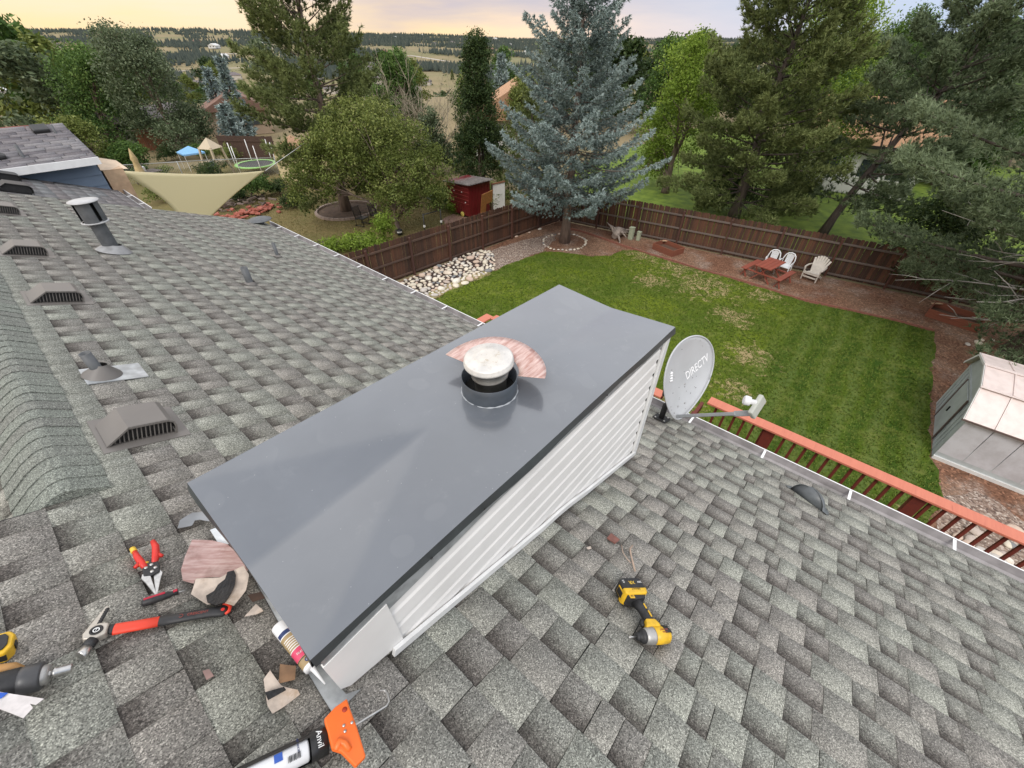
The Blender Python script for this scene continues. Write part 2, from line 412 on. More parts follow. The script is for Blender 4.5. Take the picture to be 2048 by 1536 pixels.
pa = [((max(p[0], U(X_RIDGE) + .004), *p[1:]) if p[3] > Y_STEP + .001 and p[0] < U(X_RIDGE) else p) for p in pa]
pa = [p for p in pa if p[1] - p[0] > .01]
pa = [((*p[:4], 0.0, .25 * p[5], p[6]) if X_RIDGE < p[0] * CS < X_RIDGE + .17 and p[2] > Y_STEP else p) for p in pa]
HIR = HI  # children of the roof parts share the house frame: identity under the part
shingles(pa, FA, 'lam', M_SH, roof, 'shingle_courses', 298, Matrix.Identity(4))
FB = frame((X_RIDGE, 0, RZ(X_RIDGE)), (-CS, 0, -math.sin(SL)), (-math.sin(SL), 0, CS))
pb = [(max(p[0], .004), *p[1:]) for p in field(0.0, 3.3, (-10.2, -Y_STEP), .143, 'lam', 12) if p[1] > .03]
shingles(pb, FB, 'lam', M_SH, roof_back, 'shingle_courses', 0, Matrix.Identity(4))
FC = frame((0, 0, RZ(0) - .016), (CS, 0, -math.sin(SL)), RN)
pc = [(max(p[0], U(X_RIDGE)), *p[1:]) for p in field(U(X_RIDGE), U(1.37), (Y_END, 9.98), .127, 'three', 13)]
shingles(pc, FC, 'three', M_SH3, roof_annex, 'shingle_courses', 0, Matrix.Identity(4))
# ---- ridge caps: folded pieces lapped towards the camera
y = Y_STEP
while y < 9.9:
    e = .0855; b = MB(); zr_ = RZ(X_RIDGE)
    prof = [(-.165, -.165 * TS + .002), (-.075, .006), (-.025, .031), (.008, .036), (.035, .029), (.122, -.122 * TS + .006)]
    jx = random.uniform(-.004, .004); vs = []
    for (yy, o) in ((y - .003, .0085), (y + e + .012, .002)):
        for sgn in (0, 1):
            for (dx, dz) in prof: vs.append((X_RIDGE + jx + dx, yy, zr_ + dz + (o if sgn == 0 else (-.002 if y > Y_STEP + .01 else -.034))))
    n = len(prof); f = []
    for i in range(n - 1):
        f.append((i, i + 1, 2 * n + i + 1, 2 * n + i)); f.append((i, n + i, n + i + 1, i + 1))
    f.append((0, 2 * n, 3 * n, n)); f.append((n - 1, 2 * n - 1, 4 * n - 1, 3 * n - 1))
    b.add(vs, f); o = b.build('ridge_cap', M_CAP, roof)
    for an, v in (('low', .0), ('tone', random.random())):
        a = o.data.attributes.new(an, 'FLOAT', 'FACE'); a.data.foreach_set('value', [v] * len(f))
    y += e
# ---- walls of the house below the roof (plain lap siding), fascia, gutter
wl = MB()
for (x0, y0, x1, y1, zt) in ((2.55, Y_NEAR + .2, 2.65, Y_END - .3, RZ(2.6) - .16),):
    wl.box(((x0 + x1) / 2, (y0 + y1) / 2, zt / 2), (x1 - x0, y1 - y0, zt))
wl.build('wall', M_SIDEGREY, house, HI)
wl = MB()
wl.add([(2.56, Y_END - .3, 0), (-3.3, Y_END - .3, 0), (-3.3, Y_END - .3, 5.6), (X_RIDGE, Y_END - .3, RZ(X_RIDGE) - .17), (2.56, Y_END - .3, RZ(2.56) - .17),
        (2.56, Y_END - .4, 0), (-3.3, Y_END - .4, 0), (-3.3, Y_END - .4, 5.6), (X_RIDGE, Y_END - .4, RZ(X_RIDGE) - .17), (2.56, Y_END - .4, RZ(2.56) - .17)],
       [(0, 1, 2, 3, 4), (9, 8, 7, 6, 5), (0, 5, 6, 1), (0, 4, 9, 5), (1, 6, 7, 2)])
wl.build('wall', M_SIDEGREY, house, HI)
def gutter(x0, y0, y1, w):
    z = RZ(x0) - .02; b = MB(); t = .004
    prof = [(-.0, 0.0), (0, -.085), (w * .55, -.085), (w * .9, -.045), (w, .012), (w + .010, .012), (w + .010, .002), (w + .004, .000), (w * .93, -.050), (w * .57, -.092), (-.006, -.092), (-.006, 0)]
    vs = [(x0 + a, yy, z + c) for yy in (y0, y1) for a, c in prof]; n = len(prof)
    f = [(i, (i + 1) % n, n + (i + 1) % n, n + i) for i in range(n)]; f += [list(range(n))[::-1], list(range(n, 2 * n))]
    b.add(vs, f); b.mi = [0 if i < 4 else 1 for i in range(len(f))]
    b.mi = [1 if i in (0, 1, 2, 3) else 0 for i in range(n)] + [0, 0]
    g = b.build('gutter', [M_WHITEM, M_GUTIN], house, HI)
    yy = y0 + .35
    while yy < y1:
        h = MB(); h.box((x0 + w * .52, yy, z + .006), (w + .01, .018, .005)); h.box((x0 - .022, yy, z + .010), (.034, .032, .005), R3=Matrix.Rotation(SL, 4, 'Y'))
        h.build('gutter_strap', M_WHITEM, g)
        yy += .62
gutter(EAVE_R + .02, Y_NEAR, 2.05, .125)
gutter(EAVE_L + .02, 2.06, Y_END + .02, .085)
gutter(1.385, Y_END + .05, 10.0, .06)
f = MB(); f.box((EAVE_R + .004, (Y_NEAR + 2) / 2, RZ(EAVE_R) - .09), (.02, 2 - Y_NEAR, .15)); f.box((EAVE_L + .004, (2 + Y_END) / 2, RZ(EAVE_L) - .09), (.02, Y_END - 2 - .01, .15)); f.build('fascia', M_WHITEM, house, HI)
# ================================================================== chimney chase (a part of the house)
CX0, CX1, CY0, CY1 = -.05, 2.103, .585, 1.378
ZN, ZF = EYE - 1.153, EYE - 1.229
def capz(x): return ZN + (ZF - ZN) * (x - CX0) / (CX1 - CX0)
ch = MB(); wx0, wx1, wy0, wy1 = CX0 + .012, CX1 - .040, CY0 + .022, CY1 - .02
ch.add([(wx0, wy0, RZ(wx0) - .1), (wx1, wy0, RZ(wx1) - .1), (wx1, wy1, RZ(wx1) - .1), (wx0, wy1, RZ(wx0) - .1),
        (wx0, wy0, capz(wx0) - .072), (wx1, wy0, capz(wx1) - .072), (wx1, wy1, capz(wx1) - .072), (wx0, wy1, capz(wx0) - .072)],
       [(0, 1, 5, 4), (1, 2, 6, 5), (2, 3, 7, 6), (3, 0, 4, 7), (0, 3, 2, 1)])
chase = ch.build('chimney_chase', M_WHITE, house, HI, label='white vinyl clad chimney chase under a slate blue metal cap')
# cap: a folded sheet, cross creased, with a hemmed skirt that bows a little
APX = .72
def capsheet():
    nx, ny = 120, 48; vs = []; fs = []
    cx, cy = 1.0, .97
    for j in range(ny + 1):
        for i in range(nx + 1):
            x = CX0 + (CX1 - CX0) * i / nx; y = CY0 + (CY1 - CY0) * j / ny
            z = capz(x)
            # two shallow cross-break creases from the near end, like folded paper
            s = (x - CX0) / APX
            if s < 1:
                ymid = (CY0 + CY1) / 2 ; half = (1 - s) * .395
                d = half - abs(y - ymid); z -= .072 * max(0, min(1, (d + .003 * math.sin(x * 40) + .003 * math.sin(x * 17)) / .395))
            s2 = (CX1 - x) / .8
            if s2 < 1:
                d = (1 - s2) * .38 - abs(y - (CY0 + CY1) / 2); z -= .024 * max(0, min(1, d / .38))
            z += .0025 * math.sin(x * 7.0 + y * 3) * math.sin(y * 6 + 1)
            vs.append((x, y, z))
    for j in range(ny):
        for i in range(nx):
            a = j * (nx + 1) + i; fs.append((a, a + 1, a + nx + 2, a + nx + 1))
    return vs, fs, nx, ny
vs, fs, nx, ny = capsheet()
b = MB(); b.add(vs, fs); cap = b.build('chase_cap', M_CAPP, chase, None, smooth=True)
sk = MB()
def skirt(p, out):
    n = len(p); vs = []
    for i, q in enumerate(p):
        q = Vector(q); w_ = q[0] * 5 + q[1] * 6; bow = .0035 * math.sin(w_) + .0015 * math.sin(w_ * 2.7); o = Vector(out)
        dp = .040 + .004 * math.sin(w_ * 1.3)
        vs += [q + Vector((0, 0, .0)), q + o * (.003 + bow) - Vector((0, 0, dp * .5)), q + o * (.006 + bow * 1.5) - Vector((0, 0, dp)), q - o * .002 - Vector((0, 0, dp)), q - o * .002 - Vector((0, 0, .002))]
    f = []
    for i in range(n - 1):
        for k in range(4): f.append((i * 5 + k, i * 5 + k + 1, i * 5 + 6 + k, i * 5 + 5 + k))
    sk.add(vs, f)
g = lambda i, j: vs_[j * (nx + 1) + i]
vs_ = vs
skirt([g(i, 0) for i in range(nx + 1)], (0, -1, 0)); skirt([g(i, ny) for i in range(nx + 1)], (0, 1, 0))
skirt([g(nx, j) for j in range(ny + 1)], (1, 0, 0)); skirt([g(0, j) for j in range(ny + 1)], (-1, 0, 0))
sk.build('cap_skirt', M_SKIRT, chase)
for x in (.32, .55, 1.35): MB().lathe([(0, 0), (.004, 0), (.004, .003), (0, .004)], 8, frame((x, CY0 - .008, capz(x) - .025), (1, 0, 0), (0, -1, 0))).build('rivet', M_BLACK, chase)
# galvanised band below the skirt
ba = MB()
for i in range(16):
    x0 = wx0 + (wx1 - wx0) * i / 16; x1 = wx0 + (wx1 - wx0) * (i + 1) / 16
    d0 = .060 + .045 * max(0, 1 - i / 5.0); d1 = .060 + .045 * max(0, 1 - (i + 1) / 5.0)
    ba.add([(x0, wy0 - .010, capz(x0) - .02), (x1, wy0 - .010, capz(x1) - .02), (x1, wy0 - .012, capz(x1) - .03 - d1), (x0, wy0 - .012, capz(x0) - .03 - d0)], [(0, 3, 2, 1)])
ba.build('flashing_band', M_GALV, chase)
# siding: dutch lap planks on the side facing the viewer
SX1 = wx1 - .055; z_top = capz(2.06) - .072; E = .098
def xl(z): return (RZ(0) - z) / TS + .05
k = 0; z = capz(wx1) - .075
z = z_top
while z > RZ(SX1) + .03:
    zlo = z - E
    prof = [(z, -.001), (z - E * .30, -.004), (z - E * .42, -.009), (zlo, -.0115), (zlo + .001, -.0005)]  # (height, out)
    L0 = []; L1 = []
    for (zz, oo) in prof:
        a = max(.16, xl(zz)); L0.append((min(a, SX1), wy0 + oo, max(zz, RZ(SX1) + .005))); L1.append((SX1, wy0 + oo, max(zz, RZ(SX1) + .005)))
    n = len(prof); b = MB(); b.add(L0 + L1, [(i, i + 1, n + i + 1, n + i) for i in range(n - 1)] + [list(range(n))[::-1], list(range(n, 2 * n))])
    b.build('siding_plank', M_WHITE, chase)
    z -= E
# flat corner sheet at the uphill end
b = MB(); pts = [(wx0 - .004, capz(0) - .10), (.16, capz(.1) - .085), (.165, RZ(.165) + .035), (wx0 + .02, RZ(wx0) + .015), (wx0 - .004, RZ(wx0) + .05)]
b.add([(x, wy0 - .014, z) for x, z in pts] + [(x, wy0 - .002, z) for x, z in pts], [list(range(5))[::-1], list(range(5, 10))] + [(i, (i + 1) % 5, 5 + (i + 1) % 5, 5 + i) for i in range(5)])
b.build('corner_sheet', M_WHITE, chase)
# channel trim along the roof, slightly bowed
b = MB(); pv = None
pts = []
for i in range(15):
    t = i / 14; x = .12 + (SX1 - .1) * t; bow = .012 * math.sin(t * math.pi) + (.014 if .45 < t < .62 else 0)
    pts.append((x, RZ(x) + .028 + bow))
for (x, z), (x2, z2) in zip(pts, pts[1:]): b.bar((x, wy0 - .022, z), (x2, wy0 - .022, z2), .014, .034, up=(0, -1, 0) if False else (0, 0, 1))
b.build('channel_trim', M_WHITEM, chase)
# far corner post
b = MB(); b.box((wx1 - .022, wy0 - .013, (capz(wx1) - .045 + RZ(wx1)) / 2), (.056, .024, capz(wx1) - .045 - RZ(wx1)))
b.box((wx1 + .008, wy0 + .015, (capz(wx1) - .045 + RZ(wx1)) / 2), (.010, .06, capz(wx1) - .045 - RZ(wx1)))
b.build('corner_post', M_WHITEM, chase, bevel=.003)
b = MB(); b.box((SX1 + .003, wy0 - .003, (capz(wx1) - .08 + RZ(SX1)) / 2), (.008, .012, capz(wx1) - .08 - RZ(SX1))); b.build('channel_gap', M_BLACK, chase)
# base flashing on the uphill end and the front corner
b = MB(); pl = [(425, 1040), (470, 1060), (560, 1180), (640, 1325), (692, 1388), (722, 1378), (700, 1400), (668, 1430), (640, 1385), (575, 1275), (505, 1150)]
pp = [RP(*q, .014) for q in pl]; n = len(pp)
b.add([tuple(q) for q in pp] + [tuple(q - RN * .003) for q in pp], [list(range(n))[::-1], list(range(n, 2 * n))] + [(i, (i + 1) % n, n + (i + 1) % n, n + i) for i in range(n)])
b.build('base_flashing', M_GALV, chase)
# ---- flue collar and flue
FC_ = Vector((1.0, .970)); zc = capz(1.0)
b = MB(); b.lathe([(.121, -.005), (.121, .082), (.119, .083), (.1175, .082), (.1175, -.005)], 48, Matrix.Translation((FC_.x, FC_.y, zc))); 
b.build('flue_collar', mat('collar_paint', (.055, .065, .078), .3, .15, 10), chase)
b = MB(); pts = [(FC_.x + .123 * math.cos(t), FC_.y + .123 * math.sin(t), zc + .003 + .001 * math.sin(5 * t)) for t in [2 * math.pi * i / 60 for i in range(61)]]
b.tube(pts, [.0032 + .0014 * math.sin(i * 1.9) for i in range(61)], 6); b.build('sealant_bead', mat('grey_sealant', (.33, .35, .37), .4, .2, 40), chase)
b = MB(); b.lathe([(.1165, .0), (.0, .0)], 40, Matrix.Translation((FC_.x, FC_.y, zc + .004))); b.build('collar_inside', mat('hole_black', (.004, .004, .004), .95), chase)  # near-black disc paints the darkness of the hole inside the collar
M_FLUE = mat('flue_metal', (.62, .60, .56), .33, .12, 14, metal=.8, dirt=.45, dirtcol=(.16, .12, .09))
def m_lid():
    t = NT('weathered_lid'); P = t.pos('Object'); c = t.mix(t.step(t.noise(P, 16, 5, .65), .3, .7), (.74, .71, .66), (.56, .55, .53))
    s = t.math('MULTIPLY', t.step(t.noise(P, 34, 5, .7), .55, .68), .75); rr = t.N('ShaderNodeVectorMath', operation='LENGTH'); t.L(t.pos('Object', (1, 1, 0.0001)), rr.inputs[0])
    inn = t.math('ADD', t.step(rr.outputs['Value'], .085, .03), .25, clamp=True); c = t.mix(t.math('MULTIPLY', s, inn), c, (.36, .27, .15)); c = t.mix(t.math('MULTIPLY', inn, .18), c, (.52, .44, .30))
    sp = t.step(t.voro(P, 60), .12, .06); c = t.mix(t.math('MULTIPLY', sp, .5), c, (.22, .17, .12))
    t.bump(t.noise(P, 20, 4), .25, .003)
    return t.fin(c, .5, .35)
Fm = Matrix.Translation((FC_.x + .012, FC_.y + .004, zc)) @ Matrix.Rotation(R(-3), 4, 'Y')
b = MB(); b.lathe([(.070, -.03), (.070, .080), (.080, .082), (.081, .088), (.077, .092), (.083, .125), (.090, .150), (.090, .16)], 36, Fm); b.build('flue_pipe', M_FLUE, chase)
b = MB(); b.lathe([(.0, .176), (.044, .176), (.049, .178), (.053, .178), (.058, .175), (.098, .174), (.1035, .170), (.104, .157), (.1065, .155), (.1065, .147), (.102, .145), (.098, .147), (.0, .148)], 56); o = b.build('flue_lid', m_lid(), chase, Fm)
b = MB()
for i in range(9):
    t = 2 * math.pi * i / 9 + .3; b.lathe([(0, 0), (.003, 0), (.0025, .003), (0, .004)], 6, Fm @ frame((.0745 * math.cos(t), .0745 * math.sin(t), .085), (-math.sin(t), math.cos(t), 0), (math.cos(t), math.sin(t), 0)))
b.build('screw', M_BLACK, chase)
# ================================================================== roof vents (parts of the house)
def box_vent(px_, py_, s=1.0, parent=house, dark=False, W=.36, M0=None):
    P = RP(px_, py_); D = Vector((CS, 0, -math.sin(SL)))
    F = M0 if M0 is not None else frame(P + RN * .012, D, RN)
    # local: x downhill, y along ridge, z out ; hood slopes up from the ridge side, grille faces the viewer (-y)
    Lx, Wy, Hz = .42 * s, .34 * s, .125 * s
    prof = [(0, 0), (.13 * s, Hz), (Lx - .05 * s, Hz), (Lx - .015 * s, Hz * .85), (Lx, Hz * .5), (Lx, 0)]
    n = len(prof); b = MB()
    mt = M_VENT if not dark else M_BLACK
    vs = [(x, y, z) for y in (0, Wy) for x, z in prof]; fs = [(i, i + 1, n + i + 1, n + i) for i in range(n - 1)] + [list(range(n, 2 * n))]
    b.add(vs, fs); 
    # rim round the open side
    for (x, z), (x2, z2) in zip(prof[:-1], prof[1:]):
        b.bar((x, .004, z - .004), (x2, .004, z2 - .004), .008, .008, up=(0, 0, 1) if abs(x2 - x) > .001 else (1, 0, 0))
    hood = b.build('box_vent', mt, house, HI @ F)
    g = MB(); g.add([(x, .02, z) for x, z in [(.03 * s, .0), (.14 * s, Hz - .01), (Lx - .05 * s, Hz - .01), (Lx - .01, Hz * .5), (Lx - .01, 0)]], [(0, 1, 2, 3, 4)]); g.build('vent_mesh', M_BLACK, hood)
    if not dark:
        sl_ = MB(); x = .05 * s
        while x < Lx - .01:
            zt = min(Hz - .012, (x - .005) / (.13 * s) * Hz) if x < .13 * s else (Hz - .014 if x < Lx - .05 * s else Hz * .7)
            sl_.box((x, .012, zt / 2), (.004, .006, zt)); x += .026 * s
        sl_.build('vent_louver', M_VENT, hood)
        fl = MB(); fl.box((Lx * .55, Wy * .55, -.006), (Lx * 1.25, Wy * 1.5, .004)); fl.build('vent_flange', M_VENT, hood)
    return hood
box_vent(215, 899, .60); box_vent(62, 609, .62); box_vent(5, 511, .62); box_vent(-35, 425, .62)
# dark low vents on the annex part
box_vent(0, 378, .8, dark=True, M0=frame(RP(-12, 380, .0), (CS, 0, -math.sin(SL)), RN)); box_vent(0, 354, .7, dark=True, M0=frame(RP(-22, 356, .0), (CS, 0, -math.sin(SL)), RN))
def pipe(px_, py_, r, h, boot=.07, cone=.03, flange=True, name='vent_pipe', mt=None):
    P = RP(px_, py_); b = MB(); up = Vector((0, 0, 1)); mt = mt or M_LEAD
    b.lathe([(r, 0), (r, h), (r * .82, h), (r * .82, h - .05), (0, h - .05)], 20, Matrix.Translation(P)); o = b.build(name, mt, house, HI)
    F = frame(P + RN * .010, (CS, 0, -math.sin(SL)), RN)
    b = MB(); b.lathe([(boot, 0), (boot * .96, .006), (r * 1.25, cone), (r * 1.02, cone + .012)], 24, F); b.build('pipe_boot', M_VENT, o)
    if flange:
        b = MB(); b.box((.05, 0, -.002), (boot * 3.0, boot * 2.3, .004), M=F); b.build('pipe_flange', M_GALV, o)
    return o
pipe(205, 752, .026, .155, .085, .05); pipe(502, 570, .033, .19, .06, .02, False); pipe(556, 514, .022, .19, .05, .015, False)
# tall furnace flue with a drum cap
P = RP(229, 504); b = MB(); b.lathe([(.062, -.03), (.062, .30)], 24, Matrix.Translation(P)); fl = b.build('furnace_flue', M_LEAD, house, HI)
b = MB(); b.lathe([(.14, 0), (.135, .006), (.075, .055), (.064, .065)], 28, frame(P + RN * .012, (CS, 0, -math.sin(SL)), RN)); b.build('storm_collar', mat('old_galvanised', (.30, .30, .30), .5, .2, 15, metal=.5), fl)
b = MB(); T = Matrix.Translation(P); b.lathe([(.0, .506), (.07, .503), (.118, .494), (.120, .487), (.10, .486), (.0, .49)], 32, T); b.build('drum_cap', mat('dull_grey_cap', (.42, .42, .42), .5, .08, 12), fl)
MB().lathe([(.066, .30), (.106, .297), (.109, .302), (.109, .308), (.066, .310)], 32, T).build('drum_ring', bpy.data.materials['dull_grey_cap'], fl)
b = MB(); b.lathe([(.098, .310), (.098, .486)], 24, T, a0=R(-150), a1=R(-78)); b.lathe([(.098, .310), (.098, .486)], 24, T, a0=R(-60), a1=R(10)); b.lathe([(.098, .310), (.098, .486)], 24, T, a0=R(40), a1=R(190)); b.build('drum_shield', M_LEAD, fl)
b = MB(); b.lathe([(.06, .30), (.06, .49)], 24, T); b.build('inner_pipe', M_BLACK, fl)
b = MB(); b.tube([P + RN * .02 + Vector((.035 * math.cos(t), .035 * math.sin(t), 0)) for t in [2 * math.pi * i / 16 for i in range(17)]], .007, 6)
# round vent cap at the far corner
P = RP(507, 440); P = Vector((2.80, 8.2, RZ(2.8))); b = MB(); b.lathe([(0, .11), (.10, .10), (.19, .075), (.195, .068), (0, .07)], 28, Matrix.Translation(P)); b.lathe([(.05, -.02), (.05, .08)], 16, Matrix.Translation(P)); b.build('mushroom_vent', M_LEAD, house, HI)
# ================================================================== ground materials
def m_terrain():
    t = NT('dry_hillside'); P = t.pos('Position'); s = t.N('ShaderNodeSeparateXYZ'); t.L(P, s.inputs[0])
    a = t.noise(P, .004, 5, .6); b = t.noise(P, .03, 5, .6); c = t.noise(P, .5, 4)
    col = t.mix(t.step(b, .35, .65), (.27, .215, .125), (.20, .175, .09))
    col = t.mix(t.math('MULTIPLY', t.step(a, .45, .6), .6), col, (.15, .17, .075))
    col = t.mix(t.math('MULTIPLY', t.step(t.noise(P, .012, 6, .7), .60, .66), .8), col, (.06, .075, .04))
    col = t.mix(t.math('MULTIPLY', c, .4), col, sc((.30, .22, .12), .7))
    return t.fin(col, .95, 0, .2)
def m_dry():
    t = NT('dry_grass'); P = t.pos('Position'); a = t.noise(P, .35, 4, .6); b = t.noise(P, 2.4, 5, .65); f = t.noise(P, 22, 4, .7)
    col = t.mix(t.step(b, .35, .65), (.42, .30, .135), (.31, .25, .10))
    col = t.mix(t.math('MULTIPLY', t.step(a, .42, .60), .75), col, (.115, .150, .035)); col = t.mix(t.math('MULTIPLY', t.step(t.noise(P, 1.1, 5, .7), .55, .70), .6), col, (.42, .31, .16))
    col = t.mix(t.step(f, .42, .75), sc((.19, .155, .065), .75), col)
    t.bump(f, .8, .04); return t.fin(col, .95, 0, .2)
def m_mulch(name='pine_needle_mulch', g=0.0):
    t = NT(name); P = t.pos('Position'); a = t.noise(P, .5, 4, .6); f = t.noise(P, 14, 5, .75); v = t.N('ShaderNodeTexVoronoi'); t.L(P, v.inputs['Vector']); v.inputs['Scale'].default_value = 22
    rnd = t.N('ShaderNodeSeparateColor'); t.L(v.outputs['Color'], rnd.inputs[0])
    col = t.mix(t.step(a, .35, .65), (.19, .095, .058), (.26, .155, .10))
    k = t.ramp(rnd.outputs[0], [(0, .35), (.3, .8), (.75, 1.1), (1, 1.9)]); col = t.mix(.75, col, t.mix(1.0, col, k, 'MULTIPLY'))
    gs = t.math('ADD', t.math('MULTIPLY', t.step(t.noise(P, .8, 4, .6), .48, .66), .45 * (1 - g)), g)
    gv = t.ramp(rnd.outputs[1], [(0, (.09, .07, .065)), (.4, (.25, .19, .15)), (.75, (.36, .29, .24)), (1, (.62, .54, .46))])
    col = t.mix(gs, col, gv)
    col = t.mix(t.math('MULTIPLY', t.step(f, .55, .8), .5), col, (.07, .035, .025))
    t.bump(rnd.outputs[0], .8, .03); return t.fin(col, .92, 0, .2)
# mown lawn: stripes on the right part, worn straw patches
WORN = [(18.9, 4.6, 2.6), (17.8, 6.6, 1.6), (20.0, 8.2, 1.7), (19.9, 6.2, 1.9), (14.5, 1.3, 1.5), (16.8, 2.6, 1.6), (12.3, 1.0, 1.2), (10.2, 2.2, 1.4), (9.4, -3.2, 1.5), (19.6, 2.2, 1.4)]
_OLD = [(19.3, 6.3, 2.2), (18.6, 4.3, 2.0), (16.6, 4.4, 1.7), (20.0, 8.0, 1.6), (14.5, 1.2, 1.6), (12.5, 0.9, 1.4), (16.6, 1.4, 1.3), (10.2, 2.6, 1.6), (10.6, -1.2, 1.6), (9.7, -3.0, 1.4), (16.0, 6.8, 1.4), (19.9, 3.5, 1.3), (14.9, 8.6, 1.1), (8.8, .5, 1.5)]
def m_lawn():
    t = NT('mown_lawn'); P = t.pos('Position'); s = t.N('ShaderNodeSeparateXYZ'); t.L(P, s.inputs[0]); X, Y = s.outputs[0], s.outputs[1]
    a = t.noise(P, .45, 3); f = t.noise(P, 9, 5, .75); ff = t.noise(P, 30, 4, .8)
    wob = t.math('MULTIPLY', t.noise(P, .6, 2), .5)
    stripe = t.math('SINE', t.math('MULTIPLY', t.math('ADD', Y, wob), 2 * math.pi / .86))
    ms = t.math('MULTIPLY', t.step(Y, 2.2, -.6), 1.0)
    g1, g2 = (.074, .120, .008), (.140, .185, .012)
    col = t.mix(t.step(a, .35, .65), g1, g2)
    col = t.mix(t.math('MULTIPLY', t.step(Y, 1.4, .2), .55), col, (.034, .078, .006))
    col = t.mix(t.math('MULTIPLY', t.step(stripe, .0, .9), t.math('MULTIPLY', ms, .60)), col, (.125, .170, .045))
    col = t.mix(t.math('MULTIPLY', t.step(stripe, -.2, -.95), t.math('MULTIPLY', ms, .50)), col, (.022, .062, .006))
    col = t.mix(t.math('MULTIPLY', t.step(f, .45, .7), .45), col, sc(g1, .55))
    # yellowing
    yl = t.math('MULTIPLY', t.step(t.noise(P, 1.7, 5, .7), .46, .68), .65); col = t.mix(yl, col, (.17, .19, .045))
    worn = None
    for (x, y, r) in WORN:
        d = t.N('ShaderNodeVectorMath', operation='DISTANCE'); t.L(P, d.inputs[0]); d.inputs[1].default_value = (x, y, 0)
        w = t.math('SUBTRACT', 1.0, t.math('DIVIDE', d.outputs['Value'], r), clamp=True); worn = w if worn is None else t.math('MAXIMUM', worn, w)
    patch = t.noise(P, 2.6, 6, .75, .8)
    w = t.math('MULTIPLY', worn, 1.0); m = t.step(t.math('ADD', t.math('MULTIPLY', patch, 1.0), t.math('MULTIPLY', w, .27)), .63, .74)
    m = t.math('MULTIPLY', m, t.step(w, .0, .25)); col = t.mix(t.math('MULTIPLY', m, .85), col, (.40, .30, .16))
    t.bump(ff, .9, .03); return t.fin(col, .9, 0, .2)
M_LAWN = m_lawn(); M_MULCH = m_mulch(); M_GRAVEL = m_mulch('pink_grey_gravel', .75); M_DRY = m_dry(); M_TERR = m_terrain()
def sheet(name, pts, z, m, label=None, jit=0.0, sub=.5, kind='structure'):
    """a ground sheet with a softly uneven outline"""
    P = []
    for a, b in zip(pts, pts[1:] + pts[:1]):
        a = Vector(a[:2]); b = Vector(b[:2]); n = max(1, int((b - a).length / sub)) if jit else 1
        for i in range(n):
            q = a.lerp(b, i / n)
            if jit: q += Vector((random.uniform(-jit, jit), random.uniform(-jit, jit)))
            P.append((q.x, q.y, z))
    bm = bmesh.new(); f = bm.faces.new([bm.verts.new(p) for p in P]); bmesh.ops.triangulate(bm, faces=[f])
    me = bpy.data.meshes.new(name); bm.to_mesh(me); bm.free(); me.materials.append(m)
    if sum(p.normal.z for p in me.polygons) < 0: me.flip_normals()
    return tag(link(name, me), kind=kind)
def g_(*px): return [tuple(at(*p)[:2]) for p in px]
# ---- terrain: polar grid, flat round the yards, falling to a valley, rising to pine hills
def TH(x, y):
    d = math.hypot(x, y); az = math.degrees(math.atan2(y, x))
    def ss(a, b, v): v = max(0, min(1, (v - a) / (b - a))); return v * v * (3 - 2 * v)
    h = -31 * ss(60, 420, d)
    h += 30 * ss(900, 2600, d) * (1.0 + .25 * math.sin(az * .11 + 1)) + 16 * ss(1900, 3600, d) * (1 + .4 * math.sin(az * .07 + 2.2))
    if d > 120:
        k = ss(120, 600, d); h += k * (3.0 * math.sin(x * .007 + 1) * math.cos(y * .006) + 2.2 * math.sin(x * .017 + y * .013) + 5 * ss(700, 1600, d) * math.sin(x * .0031 + 2) * math.sin(y * .0037))
    if az < 25: h = h * ss(-2, 25, az) if az > -2 else 0   # higher ground to the right
    return h
def terrain():
    rs = [0, 8, 16, 30, 45, 60] + [60 * 1.075 ** i for i in range(1, 62)]; az = [-100 + i * 1.6 for i in range(176)]
    vs = [(0, 0, -.03)]; 
    for r in rs[1:]:
        for a in az:
            x, y = r * math.cos(R(a)), r * math.sin(R(a)); vs.append((x, y, TH(x, y) - .03))
    n = len(az); fs = [(0, 1 + j, 2 + j) for j in range(n - 1)] + [(0, n, 1)]
    for i in range(len(rs) - 2):
        for j in range(n - 1):
            a = 1 + i * n + j; fs.append((a, a + n, a + n + 1, a + 1))
        a = 1 + i * n; fs.append((a + n - 1, a + 2 * n - 1, a + n, a))
    me = bpy.data.meshes.new('terrain'); me.from_pydata(vs, [], fs); me.materials.append(M_TERR); me.polygons.foreach_set('use_smooth', [True] * len(fs))
    return tag(link('terrain', me), kind='structure')
terrain()
CORN = Vector((21.65, 14.45, 0)); FL0 = Vector((6.6, 15.55, 0)); FB1 = Vector((25.6, -13.2, 0))
sheet('neighbour_yard', [(-6, 15.4), (6.6, 15.6), (21.6, 14.6), (24, 20), (24, 40), (10, 46), (-4, 46), (-10, 20)], -.012, M_DRY, jit=.1, sub=2)
sheet('far_yard', [(23, 14), (26.5, -13.5), (60, -22), (62, 22), (34, 22), (24, 16)], -.008, m := mat('shaded_lawn', (.10, .17, .012), .92, .25, 1.4, col2=(.17, .24, .025), bump=.4, coords='Object'), jit=.1, sub=2)
sheet('mulch_bed', [(2.6, 15.5), (21.6, 14.6), (25.4, -13), (2.6, -13)], .0, M_MULCH)
